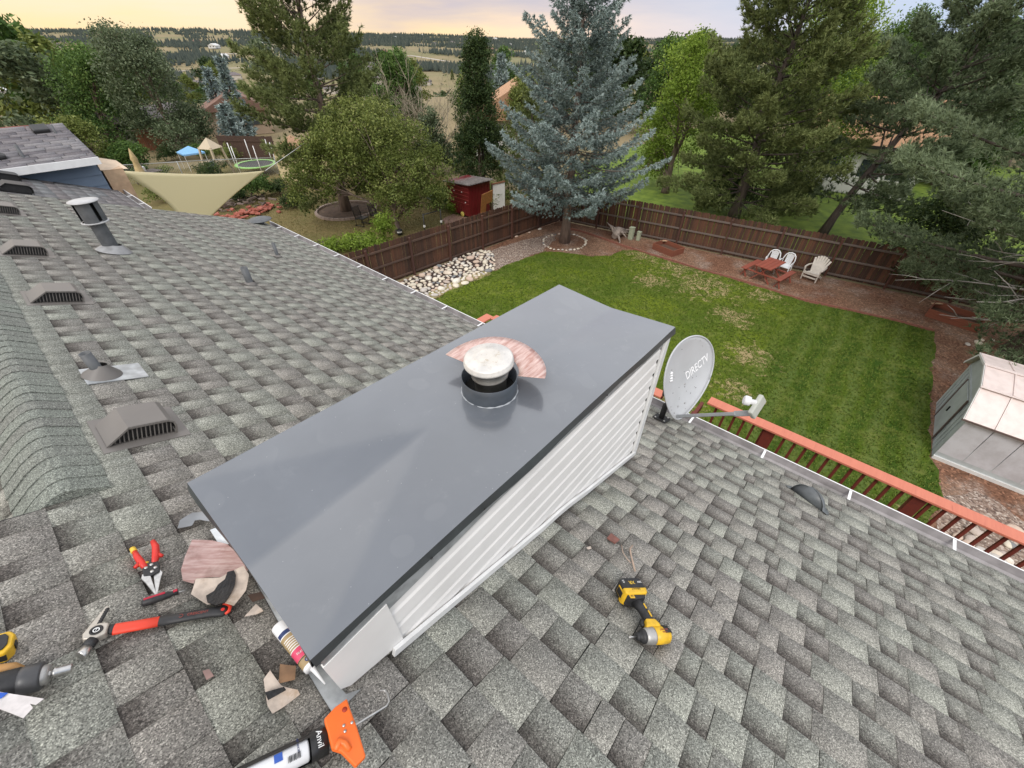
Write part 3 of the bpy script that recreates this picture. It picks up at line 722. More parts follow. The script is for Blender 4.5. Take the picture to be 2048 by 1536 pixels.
lawn_pts = g_((868, 600), (893, 585), (930, 569), (975, 549), (1012, 531), (1050, 517), (1090, 503), (1130, 506), (1182, 513), (1222, 511), (1245, 501), (1272, 501), (1300, 511), (1340, 523), (1400, 541), (1460, 557), (1520, 576), (1600, 601), (1700, 623), (1800, 646), (1866, 664), (1870, 700), (1862, 740), (1860, 800), (1856, 860), (1862, 918), (1880, 965), (1885, 1010), (1850, 1060)) + [(8.6, -4.9), (2.7, -5.2), (2.7, 12.6)]
sheet('lawn', lawn_pts, .012, M_LAWN, jit=.07, sub=.3)
sheet('gravel_bed', g_((985, 500), (1045, 480), (1108, 466), (1112, 480), (1085, 502), (1048, 517), (1010, 531), (985, 540), (960, 550), (905, 575), (870, 597), (840, 615), (800, 590), (860, 560)), .006, M_GRAVEL, jit=.08, sub=.3)
sheet('gravel_patch', g_((1885, 1000), (1960, 985), (2060, 1050), (2200, 1200), (1990, 1180), (1900, 1090), (1870, 1040)), .006, M_GRAVEL, jit=.08, sub=.3)
sheet('worn_grass_strip', g_((846, 607), (905, 580), (960, 558), (985, 548), (975, 541), (930, 553), (880, 575), (835, 600)), .015, mat('straw_grass', (.40, .30, .15), .95, .3, 3, col2=(.26, .24, .09), bump=.5), jit=.05, sub=.25)
# ---- grass tufts
def inside(poly, x, y):
    c = False; j = len(poly) - 1
    for i in range(len(poly)):
        xi, yi = poly[i][:2]; xj, yj = poly[j][:2]
        if (yi > y) != (yj > y) and x < (xj - xi) * (y - yi) / (yj - yi) + xi: c = not c
        j = i
    return c
def m_blade(name, ca, cb):
    t = NT(name); v = t.attr('tone'); c = t.mix(v, ca, cb); return t.fin(c, .7, 0, .25)
def tufts(name, n, bounds, poly, h, m, seed, dens=None, z0=.012):
    rg = np.random.default_rng(seed); x0, x1, y0, y1 = bounds
    xs = rg.uniform(x0, x1, n * 2); ys = rg.uniform(y0, y1, n * 2)
    P = np.array([(x, y) for x, y in zip(xs, ys) if inside(poly, x, y)][:n]); n = len(P)
    th = rg.uniform(0, 2 * np.pi, (n, 3)); lean = rg.uniform(.01, .045, (n, 3)); hh = rg.uniform(.5, 1, (n, 3)) * h; w = .014
    base = np.zeros((n, 3, 3)); base[..., 0] = P[:, None, 0] + rg.normal(0, .018, (n, 3)); base[..., 1] = P[:, None, 1] + rg.normal(0, .018, (n, 3)); base[..., 2] = z0
    d = np.stack([np.cos(th), np.sin(th), np.zeros_like(th)], -1)
    s = np.stack([-np.sin(th), np.cos(th), np.zeros_like(th)], -1)
    V = np.stack([base - s * w, base + s * w, base + d * lean[..., None] + np.array([0, 0, 1]) * hh[..., None]], 2).reshape(-1, 3)
    F = np.arange(len(V)).reshape(-1, 3)
    return tag(np_mesh(name, V, F, m, None, {'tone': np.repeat(rg.random(n), 3)}), kind='stuff')
tufts('grass', 52000, (7.5, 21.5, -5, 13), lawn_pts, .055, m_blade('grass_blade', (.060, .112, .008), (.15, .19, .03)), 3)
ny = [(6.6, 15.8), (21.6, 14.9), (24, 20), (24, 34), (8, 40), (6, 24)]
tufts('dry_grass', 22000, (6, 24, 15, 36), ny, .07, m_blade('dry_blade', (.34, .26, .12), (.17, .17, .06)), 4, z0=-.01)
# ---- fences
M_FPK = wood('weathered_cedar', (.150, .060, .030), (.082, .040, .024), .8, 5, 2, (.030, .018, .014), .80)
M_FRAIL = wood('weathered_rail', (.13, .075, .052), (.095, .06, .045), .8, 5, 0, (.05, .035, .03), .4)
M_FPOST = wood('stained_post', (.115, .045, .028), (.08, .036, .026), .75, 4, 2, (.03, .02, .02), .4)
M_FBACK = wood('grey_rail', (.17, .135, .115), (.13, .10, .085), .85, 5, 0, (.07, .055, .05), .4)
def fence(A, B, label, rail, seed):
    rg = random.Random(seed); d = (B - A); L = d.length; F = frame(A, d, (0, 0, 1))   # x along, -y... side facing the yard = right of A->B
    t = thing('fence', label, 'fence', M=F)
    pk = []
    for v in range(6):
        w = .136; h = 1.80 + rg.uniform(-.015, .015); b = MB(); b.prism([(-w / 2, 0), (w / 2, 0), (w / 2, h - .035), (w / 2 - .03, h), (-w / 2 + .03, h), (-w / 2, h - .035)], -.008, .008, Matrix.Rotation(R(90), 4, 'X')); o = b.build('picket', M_FPK, t); pk.append(o.data); bpy.data.objects.remove(o)
    n = int(L / .1445); n = min(n, 296)
    for i in range(n):
        x = .07 + i * L / n; o = link('picket', pk[rg.randrange(6)], t, Matrix.Translation((x, .035 + rg.uniform(-.003, .003), .03 + rg.uniform(-.012, .012))) @ Matrix.Rotation(rg.uniform(-.012, .012), 4, 'Y'))
    np_ = max(2, round(L / 2.25)); s = L / np_
    for i in range(np_ + 1):
        b = MB(); b.box((0, 0, .86), (.09, .09, 1.74)); b.box((0, 0, 1.735), (.10, .10, .02)); b.build('post', M_FPOST, t, Matrix.Translation((i * s, -.05, 0)) @ Matrix.Rotation(rg.uniform(-.02, .02), 4, 'X'), bevel=.006, seg=1)
    for i in range(np_):
        for z in (.16, .86, 1.55):
            b = MB(); b.box((0, 0, 0), (s - .02, .038, .085)); b.build('rail', rail, t, Matrix.Translation((i * s + s / 2, -.012, z + rg.uniform(-.02, .02))) @ Matrix.Rotation(rg.uniform(-.008, .008), 4, 'Y'), bevel=.004, seg=1)
    return t
fence(FL0, CORN, 'weathered reddish brown picket fence running beside the river rock bed', M_FRAIL, 1)
fence(CORN, FB1, 'dark weathered picket fence behind the picnic table with grey rails', M_FBACK, 2)
# ---- stones
def stone_mesh(name, seed, m, flat=.6):
    rg = random.Random(seed); bm = bmesh.new(); bmesh.ops.create_icosphere(bm, subdivisions=2, radius=1)
    ax = [Vector((rg.gauss(0, 1), rg.gauss(0, 1), rg.gauss(0, 1))).normalized() for _ in range(7)]; k = [rg.uniform(.05, .22) for _ in ax]
    for v in bm.verts:
        s = 1.0
        for a, q in zip(ax, k): s -= q * max(0, v.co.normalized().dot(a) - .35)
        v.co *= s; v.co.z *= flat; v.co.x *= 1.15
    me = bpy.data.meshes.new(name); bm.to_mesh(me); bm.free(); me.materials.append(m); me.polygons.foreach_set('use_smooth', [True] * len(me.polygons)); return me
def m_stone(name, stops):
    t = NT(name); P = t.pos('Object'); r = t.N('ShaderNodeObjectInfo').outputs['Random']; c = t.ramp(r, stops, 'CONSTANT')
    c = t.mix(t.math('MULTIPLY', t.step(t.noise(P, 1.6, 5, .65), .4, .7), .35), c, (.30, .23, .18)); t.bump(t.noise(P, 5, 4), .3, .03); return t.fin(c, .85, 0, .2)
M_STONE = m_stone('river_rock', [(0, (.76, .68, .54)), (.2, (.66, .60, .48)), (.4, (.78, .73, .63)), (.55, (.62, .48, .38)), (.68, (.55, .51, .46)), (.80, (.72, .62, .50)), (.90, (.22, .23, .235)), (.95, (.50, .42, .36))])
ST = [stone_mesh('stone', 40 + i, M_STONE, .45 + .06 * (i % 4)) for i in range(12)]
rock_px = [(792, 578), (800, 566), (850, 545), (905, 520), (945, 505), (980, 502), (988, 515), (990, 530), (986, 542), (960, 553), (925, 570), (880, 590), (850, 606), (838, 612), (818, 600)]
rp = g_(*rock_px); rb = sheet('rock_bed', rp, .009, mat('damp_soil', (.055, .035, .028), .95, .4, 6, bump=.6), jit=.05, sub=.3)
pl = []; rg = random.Random(5); xs = [p[0] for p in rp]; ys = [p[1] for p in rp]; tries = 0
while len(pl) < 285 and tries < 60000:
    tries += 1; x, y = rg.uniform(min(xs), max(xs)), rg.uniform(min(ys), max(ys))
    if not inside(rp, x, y): continue
    q = proj((x, y, 0)); soil = (q[0] - 915) ** 2 / 55 ** 2 + (q[1] - 527 + (q[0] - 915) * -.0) ** 2 / 12 ** 2 < 1 or (q[0] - 848) ** 2 / 28 ** 2 + (q[1] - 553) ** 2 / 9 ** 2 < 1
    if soil and rg.random() < .93: continue
    r = rg.choice((.08, .10, .12, .14, .16, .19, .22)) * rg.uniform(.85, 1.15)
    if any((x - a) ** 2 + (y - b) ** 2 < (.88 * (r + c)) ** 2 for a, b, c in pl): continue
    pl.append((x, y, r))
for x, y, r in pl:
    link('stone', ST[rg.randrange(12)], rb, Matrix.Translation((x, y, r * .25)) @ Matrix.Rotation(rg.uniform(0, 6.3), 4, 'Z') @ Matrix.Rotation(rg.uniform(-.3, .3), 4, 'X') @ Matrix.Diagonal((r, r * rg.uniform(.7, 1), r * rg.uniform(.7, 1.1), 1)))
# ring of stones round the blue spruce, stones by the rail, loose stones by the shed
SPR = at(1129, 484)
ring = thing('tree_ring', 'oval ring of small pale stones round the foot of the blue spruce', 'stone ring', SPR)
for i in range(34):
    t = 2 * math.pi * i / 34; r = 1.12 + rg.uniform(-.05, .05); s = rg.uniform(.055, .10)
    link('stone', ST[rg.randrange(12)], ring, Matrix.Translation((r * math.cos(t) * 1.1, r * math.sin(t), s * .3)) @ Matrix.Rotation(rg.uniform(0, 6), 4, 'Z') @ Matrix.Diagonal((s, s * .8, s, 1)))
for (x, y, s, lb) in ((1033, 474, .13, 'white stone lying on the gravel by the left fence foot'), (1079, 459, .15, 'pale flat stone nearest the dark fence corner post'), (1059, 466, .10, 'small stone on the gravel between two bigger pale stones')):
    o = link('stone', ST[rg.randrange(12)], None, Matrix.Translation(at(x, y) + Vector((0, 0, .04))) @ Matrix.Diagonal((s, s * .7, s * .7, 1))); tag(o, lb, 'stone', 'loose stones along the left fence')
cl = thing('stone_cluster', 'three pale stones lying on the red mulch behind the metal shed', 'stones', at(1955, 687))
for dx, dy, s in ((0, 0, .16), (.35, -.1, .11), (-.38, .3, .12), (.62, -.42, .09)): link('stone', ST[rg.randrange(12)], cl, Matrix.Translation((dx, dy, s * .3)) @ Matrix.Diagonal((s, s * .8, s * .7, 1)))
cl = thing('drainage_rocks', 'cream river rocks on the gravel under the red deck railing', 'rocks', at(1985, 1110))
for i in range(26):
    q = at(rg.uniform(1900, 2048), rg.uniform(1058, 1175)) - at(1985, 1110); s = rg.uniform(.10, .20); link('stone', ST[rg.randrange(12)], cl, Matrix.Translation((q.x, q.y, s * .3)) @ Matrix.Rotation(rg.uniform(0, 6), 4, 'Z') @ Matrix.Diagonal((s, s * .75, s * .7, 1)))
# ---- scalloped edging
M_EDG = mat('red_edging', (.25, .10, .07), .8, .2, 12)
edg = thing('garden_edging', 'thin red brown edging strip between the lawn and the mulch', 'edging', at(1400, 545))
path = [at(*p) for p in ((1122, 455), (1160, 463), (1205, 478), (1250, 494), (1300, 510), (1350, 524), (1400, 541), (1460, 556), (1520, 574), (1600, 600), (1700, 622), (1800, 645), (1866, 663))]
b = MB()
for p, q in zip(path, path[1:]): b.bar(p - edg.location + Vector((0, 0, .04)), q - edg.location + Vector((0, 0, .04)), .045, .10)
b.build('edging_strip', M_EDG, edg)
# ================================================================== deck of the house (part), red stained
M_RAILC = wood('salmon_rail_cap', (.60, .20, .125), (.55, .175, .11), .6, 3, 1, (.35, .10, .06), .12)
M_RED = wood('red_deck_stain', (.17, .030, .016), (.125, .024, .014), .65, 3, 1, (.05, .012, .01), .25)
ZR = 4.0; DX = 5.93
deck = MB().box((4.3, -3.4, 2.98), (3.4, 10.4, .04)).build('deck_floor', M_RED, house, HI)
def railrun(a, b, name='rail_cap', balu=True):
    a = Vector(a); b = Vector(b); d = b - a; L = d.length; F = HI @ frame(a, d, (0, 0, 1))
    MB().box((L / 2, 0, ZR), (L, .19, .036)).build(name, M_RAILC, deck, Matrix.Translation((0, 0, 0)) @ frame(a, d, (0, 0, 1)), bevel=.006)
    Fr = frame(a, d, (0, 0, 1)); MB().box((L / 2, .055, ZR - .075), (L, .036, .09)).build('top_rail', M_RED, deck, Fr, bevel=.003); MB().box((L / 2, 0, ZR - .88), (L, .036, .085)).build('bottom_rail', M_RED, deck, Fr, bevel=.003)
    n = int(L / .145)
    me = MB().box((0, 0, ZR - .50), (.036, .036, .88)).build('x', M_RED, deck, bevel=.003)
    for i in range(1, n):
        x = i * L / n
        if abs((x + .9) % 1.85) < .07: continue
        o = me.copy(); o.name = 'baluster'; COL.objects.link(o); o.parent = deck; o.matrix_local = Fr @ Matrix.Translation((x, .02, 0))
    bpy.data.objects.remove(me)
    x = .95
    while x < L: MB().box((x, .02, ZR - .55), (.14, .09, 1.0)).build('rail_post', M_RED, deck, Fr, bevel=.004); x += 1.85
railrun((DX, .79, 0), (DX, -8.4, 0)); railrun((DX - .38, 5.2, 0), (DX - .38, 1.42, 0)); railrun((4.0, 5.3, 0), (DX - .38, 5.3, 0))
sl2 = Vector((5.42, .77, 0)); MB().bar(Vector((5.86, .86, ZR - .10)), Vector((4.6, .86, ZR - .10)), .05, .14).build('stair_rail', M_RED, deck)
for x in (5.55, 5.0): MB().box((x, .86, ZR - .5), (.10, .10, .85)).build('rail_post', M_RED, deck)
# ================================================================== metal shed
M_SHW = NT('grey_metal_siding'); _P = M_SHW.pos('Object'); M_SHW = M_SHW.fin(M_SHW.mix(M_SHW.step(M_SHW.noise(_P, 2.2, 5, .65), .35, .7), (.50, .50, .52), (.40, .39, .40)), .5)
M_SHD = mat('pale_green_grey_metal', (.36, .39, .39), .45, .1, 3, dirt=.2)
M_SHR = mat('faded_pink_white_metal', (.68, .58, .54), .45, .06, 5, dirt=.18, dirtcol=(.40, .30, .25))
M_SHT = mat('brown_shed_trim', (.12, .085, .075), .6, .1, 8); M_SHE = mat('white_shed_trim', (.62, .62, .60), .45, .05, 8)
S0 = Vector((12.86, -3.86, 0)); shed = thing('shed', 'grey metal garden shed with faded gambrel roof beyond the deck rail', 'shed', S0)
GP = [(0, 0), (.06, 1.50), (.66, 1.98), (1.52, 2.12), (2.38, 1.98), (2.86, 1.50), (2.86, 0)]; SLn = 3.3
b = MB(); n = 7; b.add([(x, 0, z) for x, z in GP] + [(x, -SLn, z) for x, z in GP], [list(range(7))[::-1], list(range(7, 14)), (0, 1, 8, 7), (5, 6, 13, 12)]); b.build('wall', [M_SHD], shed)
pw = .53
for i in range(int(SLn / pw) + 1):
    y0 = -i * pw; y1 = max(-SLn, -(i + 1) * pw + .012)
    if y0 - y1 < .05: continue
    b = MB(); b.box((-.006 + .03, (y0 + y1) / 2, .76), (.03, y0 - y1, 1.46)); b.build('wall_panel', M_SHW, shed, Matrix.Rotation(0, 4, 'Z'), bevel=.006, seg=1)
over = .10
RPN = [((-.10, 1.42), (.62, 2.01)), ((.60, 2.03), (1.50, 2.17)), ((1.54, 2.17), (2.42, 2.03)), ((2.40, 2.01), (3.0, 1.42))]
for (x0, z0), (x1, z1) in RPN:
    y = over; i = 0
    while y > -SLn - .1:
        y1 = max(y - .56, -SLn - .12); d = Vector((x1 - x0, 0, z1 - z0)); b = MB(); F = frame((x0, y, z0), d, (-(z1 - z0), 0, (x1 - x0)))
        b.box((d.length / 2, (y1 - y) / 2, 0), (d.length, y - y1 - .004, .012)); b.box((d.length / 2, -.012, .016), (d.length, .022, .028)); b.build('roof_panel', M_SHR, shed, F, bevel=.002, seg=1); y = y1
for (x, z) in ((.60, 2.02), (1.52, 2.18), (2.42, 2.02)):
    MB().box((x, -SLn / 2, z + .012), (.12, SLn + .24, .014)).build('ridge_trim', M_SHR, shed, bevel=.003)
MB().box((-.10, -SLn / 2, 1.405), (.02, SLn + .26, .05)).build('eave_trim', M_SHT, shed)
for (x0, z0), (x1, z1) in RPN: MB().bar((x0, over + .012, z0 - .01), (x1, over + .012, z1 - .01), .015, .06).build('verge_trim', M_SHE, shed)
MB().box((-.02, -SLn / 2, .05), (.05, SLn, .10)).build('base_rail', M_SHE, shed)
dr = MB(); dr.box((1.42, .018, .73), (1.15, .02, 1.36)); dr = dr.build('door', M_SHD, shed, bevel=.004)
for x in (.84, 2.0): MB().box((x, .03, .73), (.05, .03, 1.40)).build('door_frame', M_SHT, shed)
for x in (.30, .52, .74, 2.2, 2.42, 2.64): MB().box((x, .010, .73), (.015, .02, 1.40)).build('wall_rib', M_SHD, shed)
MB().box((1.42, .012, 1.47), (2.72, .02, .05)).build('lintel_trim', M_SHD, shed); MB().bar((1.5, .03, .60), (1.5, .03, .76), .06, .03).build('door_handle', M_BLACK, dr)
# ================================================================== picnic table, chairs
M_PIC = wood('red_picnic_stain', (.34, .085, .05), (.27, .07, .045), .6, 4, 0, (.12, .05, .035), .2)
TB = Vector((20.75, 2.82, 0)); d = Vector((1.33, -.27, 0)).normalized()
pt = thing('picnic_table', 'red stained picnic table with attached benches on the mulch', 'table', M=frame(TB, d, (0, 0, 1)))
for i in range(4): MB().box((.67, .28 - i * .185, .72), (1.42, .172, .035)).build('table_plank', M_PIC, pt, bevel=.004)
for y in (.78, -.80): bn = MB().box((.67, y, .43), (1.48, .24, .036)).build('bench', M_PIC, pt, bevel=.004)
for x in (.14, 1.2):
    MB().bar((x, .42, .0), (x, -.20, .71), .038, .085, up=(1, 0, 0)).build('leg', M_PIC, pt); MB().bar((x + .04, -.42, .0), (x + .04, .20, .71), .038, .085, up=(1, 0, 0)).build('leg', M_PIC, pt)
    MB().bar((x - .04, -.88, .39), (x - .04, .86, .39), .038, .09, up=(1, 0, 0)).build('cross_brace', M_PIC, pt)
    for y in (.78, -.80):
        MB().bar((x, y - .14, .0), (x, y + .08, .41), .036, .07, up=(1, 0, 0)).build('bench_leg', M_PIC, pt); MB().bar((x + .04, y + .14, .0), (x + .04, y - .08, .41), .036, .07, up=(1, 0, 0)).build('bench_leg', M_PIC, pt)
M_PLW = mat('white_resin', (.74, .75, .76), .4, .03, 5, dirt=.12); M_PLD = mat('cream_weathered_resin', (.62, .57, .50), .55, .08, 7, dirt=.4, dirtcol=(.35, .30, .24))
def patio_chair(x, y, rz, label):
    t = thing('patio_chair', label, 'chair', M=Matrix.Translation((x, y, 0)) @ Matrix.Rotation(rz, 4, 'Z'), group='white resin chairs behind the picnic table')
    MB().box((0, 0, .42), (.46, .46, .025)).build('seat', M_PLW, t, bevel=.01)
    # back: arch frame with slats, faces +y
    pts = [(-.24, -.22, .42), (-.25, -.27, .68), (-.21, -.31, .84), (-.12, -.335, .93), (0, -.34, .955), (.12, -.335, .93), (.21, -.31, .84), (.25, -.27, .68), (.24, -.22, .42)]
    bk = MB().tube(pts, .024, 8).build('backrest_frame', M_PLW, t)
    for i in range(7):
        xx = -.135 + i * .045; MB().bar((xx * .9, -.225, .43), (xx, -.325, .925 - abs(xx) * .35), .034, .012, up=(0, 1, 0)).build('backrest_slat', M_PLW, t)
    for s in (-1, 1):
        MB().tube([(s * .25, -.25, .64), (s * .28, -.05, .66), (s * .28, .18, .65), (s * .27, .22, .62)], .024, 8).build('armrest', M_PLW, t)
        MB().tube([(s * .27, .22, .63), (s * .25, .23, .30), (s * .28, .25, 0)], .022, 8).build('leg', M_PLW, t); MB().tube([(s * .23, -.22, .43), (s * .26, -.30, 0)], .022, 8).build('leg', M_PLW, t)
    return t
patio_chair(22.35, 2.80, R(96), 'white resin chair behind the picnic table, farther from the armchair')
patio_chair(22.42, 2.22, R(84), 'white resin chair behind the picnic table, nearer the slatted armchair')
t = thing('adirondack_chair', 'cream slatted armchair standing alone before the dark fence', 'chair', M=Matrix.Translation((22.75, 1.05, 0)) @ Matrix.Rotation(R(78), 4, 'Z'))
for i in range(5): MB().box((0, .22 - i * .10, .36 - i * .022), (.50, .085, .02)).build('seat_slat', M_PLD, t, bevel=.004)
for i in range(7):
    a = (i - 3) / 3; MB().bar((a * .17, -.22, .26), (a * .32, -.50, .98 - .14 * a * a), .088, .018, up=(0, 1, .3)).build('backrest_slat', M_PLD, t, bevel=.005)
for s in (-1, 1):
    MB().tube([(s * .31, -.42, .56), (s * .36, -.1, .58), (s * .36, .22, .57), (s * .34, .28, .55)], .035, 8).build('armrest', M_PLD, t); MB().bar((s * .31, .25, 0), (s * .33, .25, .56), .07, .04).build('leg', M_PLD, t)
    MB().bar((s * .28, .27, .36), (s * .28, -.45, .03), .035, .10).build('leg', M_PLD, t)
MB().box((0, .275, .34), (.56, .02, .11)).build('front_apron', M_PLD, t); MB().box((0, .27, .17), (.56, .02, .07)).build('stretcher', M_PLD, t)
# ================================================================== planters, pedestals, driftwood
M_PLANK = wood('red_cedar_plank', (.26, .085, .045), (.20, .07, .04), .75, 4, 0, (.10, .04, .03), .3)
def planter(px_c, L, W, H, rz, label):
    P = at(*px_c); t = thing('planter_box', label, 'planter', M=Matrix.Translation(P) @ Matrix.Rotation(rz, 4, 'Z'), group='red wooden planter boxes on the mulch')
    for i in range(2):
        z = H * (i * .5 + .25)
        for s in (-1, 1):
            MB().box((0, s * W / 2, z), (L, .035, H * .49)).build('plank', M_PLANK, t, bevel=.004); MB().box((s * L / 2, 0, z), (.035, W - .05, H * .49)).build('plank', M_PLANK, t, bevel=.004)
    MB().box((0, 0, .05), (L - .06, W - .06, .1)).build('soil', mat('planter_soil', (.10, .055, .035), .95), t)
    MB().bar((L * .35, -W * .5 - .05, H * .9), (L * .55, -W * .2, H * .9), .09, .03).build('loose_board', M_TAN, t); return t
planter((1335, 502), 1.3, .9, .32, R(75), 'red plank planter box left of the picnic table'); planter((1905, 640), 1.6, 1.0, .34, R(80), 'red plank planter box under the grey pine boughs')
M_UTIL = mat('pale_green_pedestal', (.38, .42, .30), .6, .08, 8, dirt=.2)
for (x, y, w, h, lb) in ((1264, 479, .24, .62, 'taller pale green utility pedestal by the fence'), (1271, 480, .18, .45, 'shorter pale green utility pedestal beside the taller one')):
    MB().box((0, 0, h / 2), (w, w, h)).box((0, 0, h + .01), (w + .03, w + .03, .05)).build('cabinet', M_UTIL, thing('utility_pedestal', lb, 'pedestal', at(x, y) + Vector((0 if w > .2 else .05, -.12 if w < .2 else .1, 0)), group='utility pedestals'), bevel=.012)
M_DRIFT = mat('bleached_driftwood', (.30, .25, .21), .85, .3, 9, bump=.5)
dw = thing('driftwood', 'bleached twisted root stump on the mulch beside the pedestals', 'driftwood', M=Matrix.Translation(at(1236, 474)) @ Matrix.Diagonal((1.35, 1.35, 1.35, 1))); rg = random.Random(9); b = MB()
b.tube([(-.35, 0, .12), (0, .05, .22), (.35, -.05, .15)], [.12, .2, .13], 8)
for i in range(15):
    a = rg.uniform(0, 6.3); l = rg.uniform(.3, .75); e = rg.uniform(.0, .9); p0 = Vector((rg.uniform(-.3, .3), 0, .18)); p = [p0]
    dd = Vector((math.cos(a), math.sin(a), e))
    for j in range(4): dd = (dd + Vector((rg.uniform(-.5, .5), rg.uniform(-.5, .5), rg.uniform(-.4, .3)))).normalized(); p.append(p[-1] + dd * l / 4)
    p = [Vector((q.x, q.y, max(q.z, .03))) for q in p]; b.tube(p, [.07, .055, .04, .028, .012], 6)
b.build('root', M_DRIFT, dw)
# ================================================================== trees
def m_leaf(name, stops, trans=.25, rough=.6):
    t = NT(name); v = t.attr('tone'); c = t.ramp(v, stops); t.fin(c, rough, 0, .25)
    tr = t.N('ShaderNodeBsdfTranslucent'); t.L(c, tr.inputs[0]); mx = t.N('ShaderNodeMixShader'); mx.inputs[0].default_value = trans
    t.L(t.b.outputs[0], mx.inputs[1]); t.L(tr.outputs[0], mx.inputs[2]); t.L(mx.outputs[0], t.out.inputs[0]); return t.m
M_PINE = m_leaf('pine_needles', [(0, (.050, .072, .024)), (.5, (.135, .170, .058)), (1, (.25, .29, .11))])
M_PINEG = m_leaf('grey_pine_needles', [(0, (.050, .078, .040)), (.5, (.140, .185, .096)), (1, (.25, .31, .18))])
M_SPR = m_leaf('blue_spruce_needles', [(0, (.060, .088, .078)), (.45, (.175, .230, .215)), (.8, (.30, .375, .355)), (1, (.42, .50, .48))], .1)
M_CRAB = m_leaf('olive_leaves', [(0, (.060, .085, .016)), (.5, (.155, .195, .045)), (1, (.29, .32, .10))], .3)
M_GREEN = m_leaf('green_leaves', [(0, (.032, .070, .016)), (.5, (.085, .155, .036)), (1, (.17, .26, .065))], .3)
M_LIME = m_leaf('lime_leaves', [(0, (.09, .14, .015)), (.5, (.20, .30, .040)), (1, (.36, .47, .09))], .35)
M_POP = m_leaf('grey_green_leaves', [(0, (.044, .070, .030)), (.5, (.115, .150, .075)), (1, (.21, .25, .15))], .25)
M_DARK = m_leaf('dark_oak_leaves', [(0, (.016, .034, .010)), (.5, (.040, .070, .020)), (1, (.085, .12, .036))], .25)
M_BARK = mat('grey_brown_bark', (.17, .125, .10), .9, .35, 7, bump=.6, stretch=(1, 1, .25)); M_BARKD = mat('dark_pine_bark', (.085, .065, .055), .9, .35, 6, bump=.7, stretch=(1, 1, .25))
M_TWIG = mat('pale_bare_twigs', (.34, .29, .21), .85, .2, 9)
def nrm(a): return a / np.maximum(np.linalg.norm(a, axis=-1, keepdims=True), 1e-9)
def blades(C, D, m, ln, w, rg, spread=.8, grav=0):
    n = len(C); d = nrm(D[:, None, :] + rg.normal(0, spread, (n, m, 3)) + np.array([0, 0, grav]))
    s = nrm(np.cross(d, rg.normal(0, 1, (n, m, 3)))); L = ln * rg.uniform(.6, 1.2, (n, m, 1)); b = C[:, None, :] + d * L * -.1
    V = np.stack([b - s * w, b + s * w, b + d * L + s * w * .2], 2).reshape(-1, 3); return V, np.arange(len(V)).reshape(-1, 3)
def leaves(C, rad, m, size, rg, up=.4):
    n = len(C); p = C[:, None, :] + rg.normal(0, 1, (n, m, 3)) * rad * np.array([.55, .55, .45])
    nn = nrm(rg.normal(0, 1, (n, m, 3)) + np.array([0, 0, up])); a = nrm(np.cross(nn, rg.normal(0, 1, (n, m, 3)))); b = np.cross(nn, a)
    s = size * rg.uniform(.6, 1.25, (n, m, 1)); V = np.stack([p - a * s, p - b * s * .5, p + a * s, p + b * s * .5], 2).reshape(-1, 3)
    return V, np.arange(len(V)).reshape(-1, 4)
def trunk_mesh(H, r, rg, lean=(0, 0), limbs=(), n=8, top=.15):
    b = MB(); k = 9; pts = [(lean[0] * (i / k) ** 1.3 * H + rg.normal() * .02 * H * (i / k) * .3, lean[1] * (i / k) ** 1.3 * H + rg.normal() * .02 * H * (i / k) * .3, H * i / k - .05) for i in range(k + 1)]
    b.tube(pts, [r * (1.35 if i == 0 else 1) * (1 - (1 - top) * i / k) for i in range(k + 1)], n)
    for l, rr in limbs: b.tube(l, rr, 5)
    return b
def axis(H, lean, z): t = z / H; return np.array([lean[0] * t ** 1.3 * H, lean[1] * t ** 1.3 * H, z])
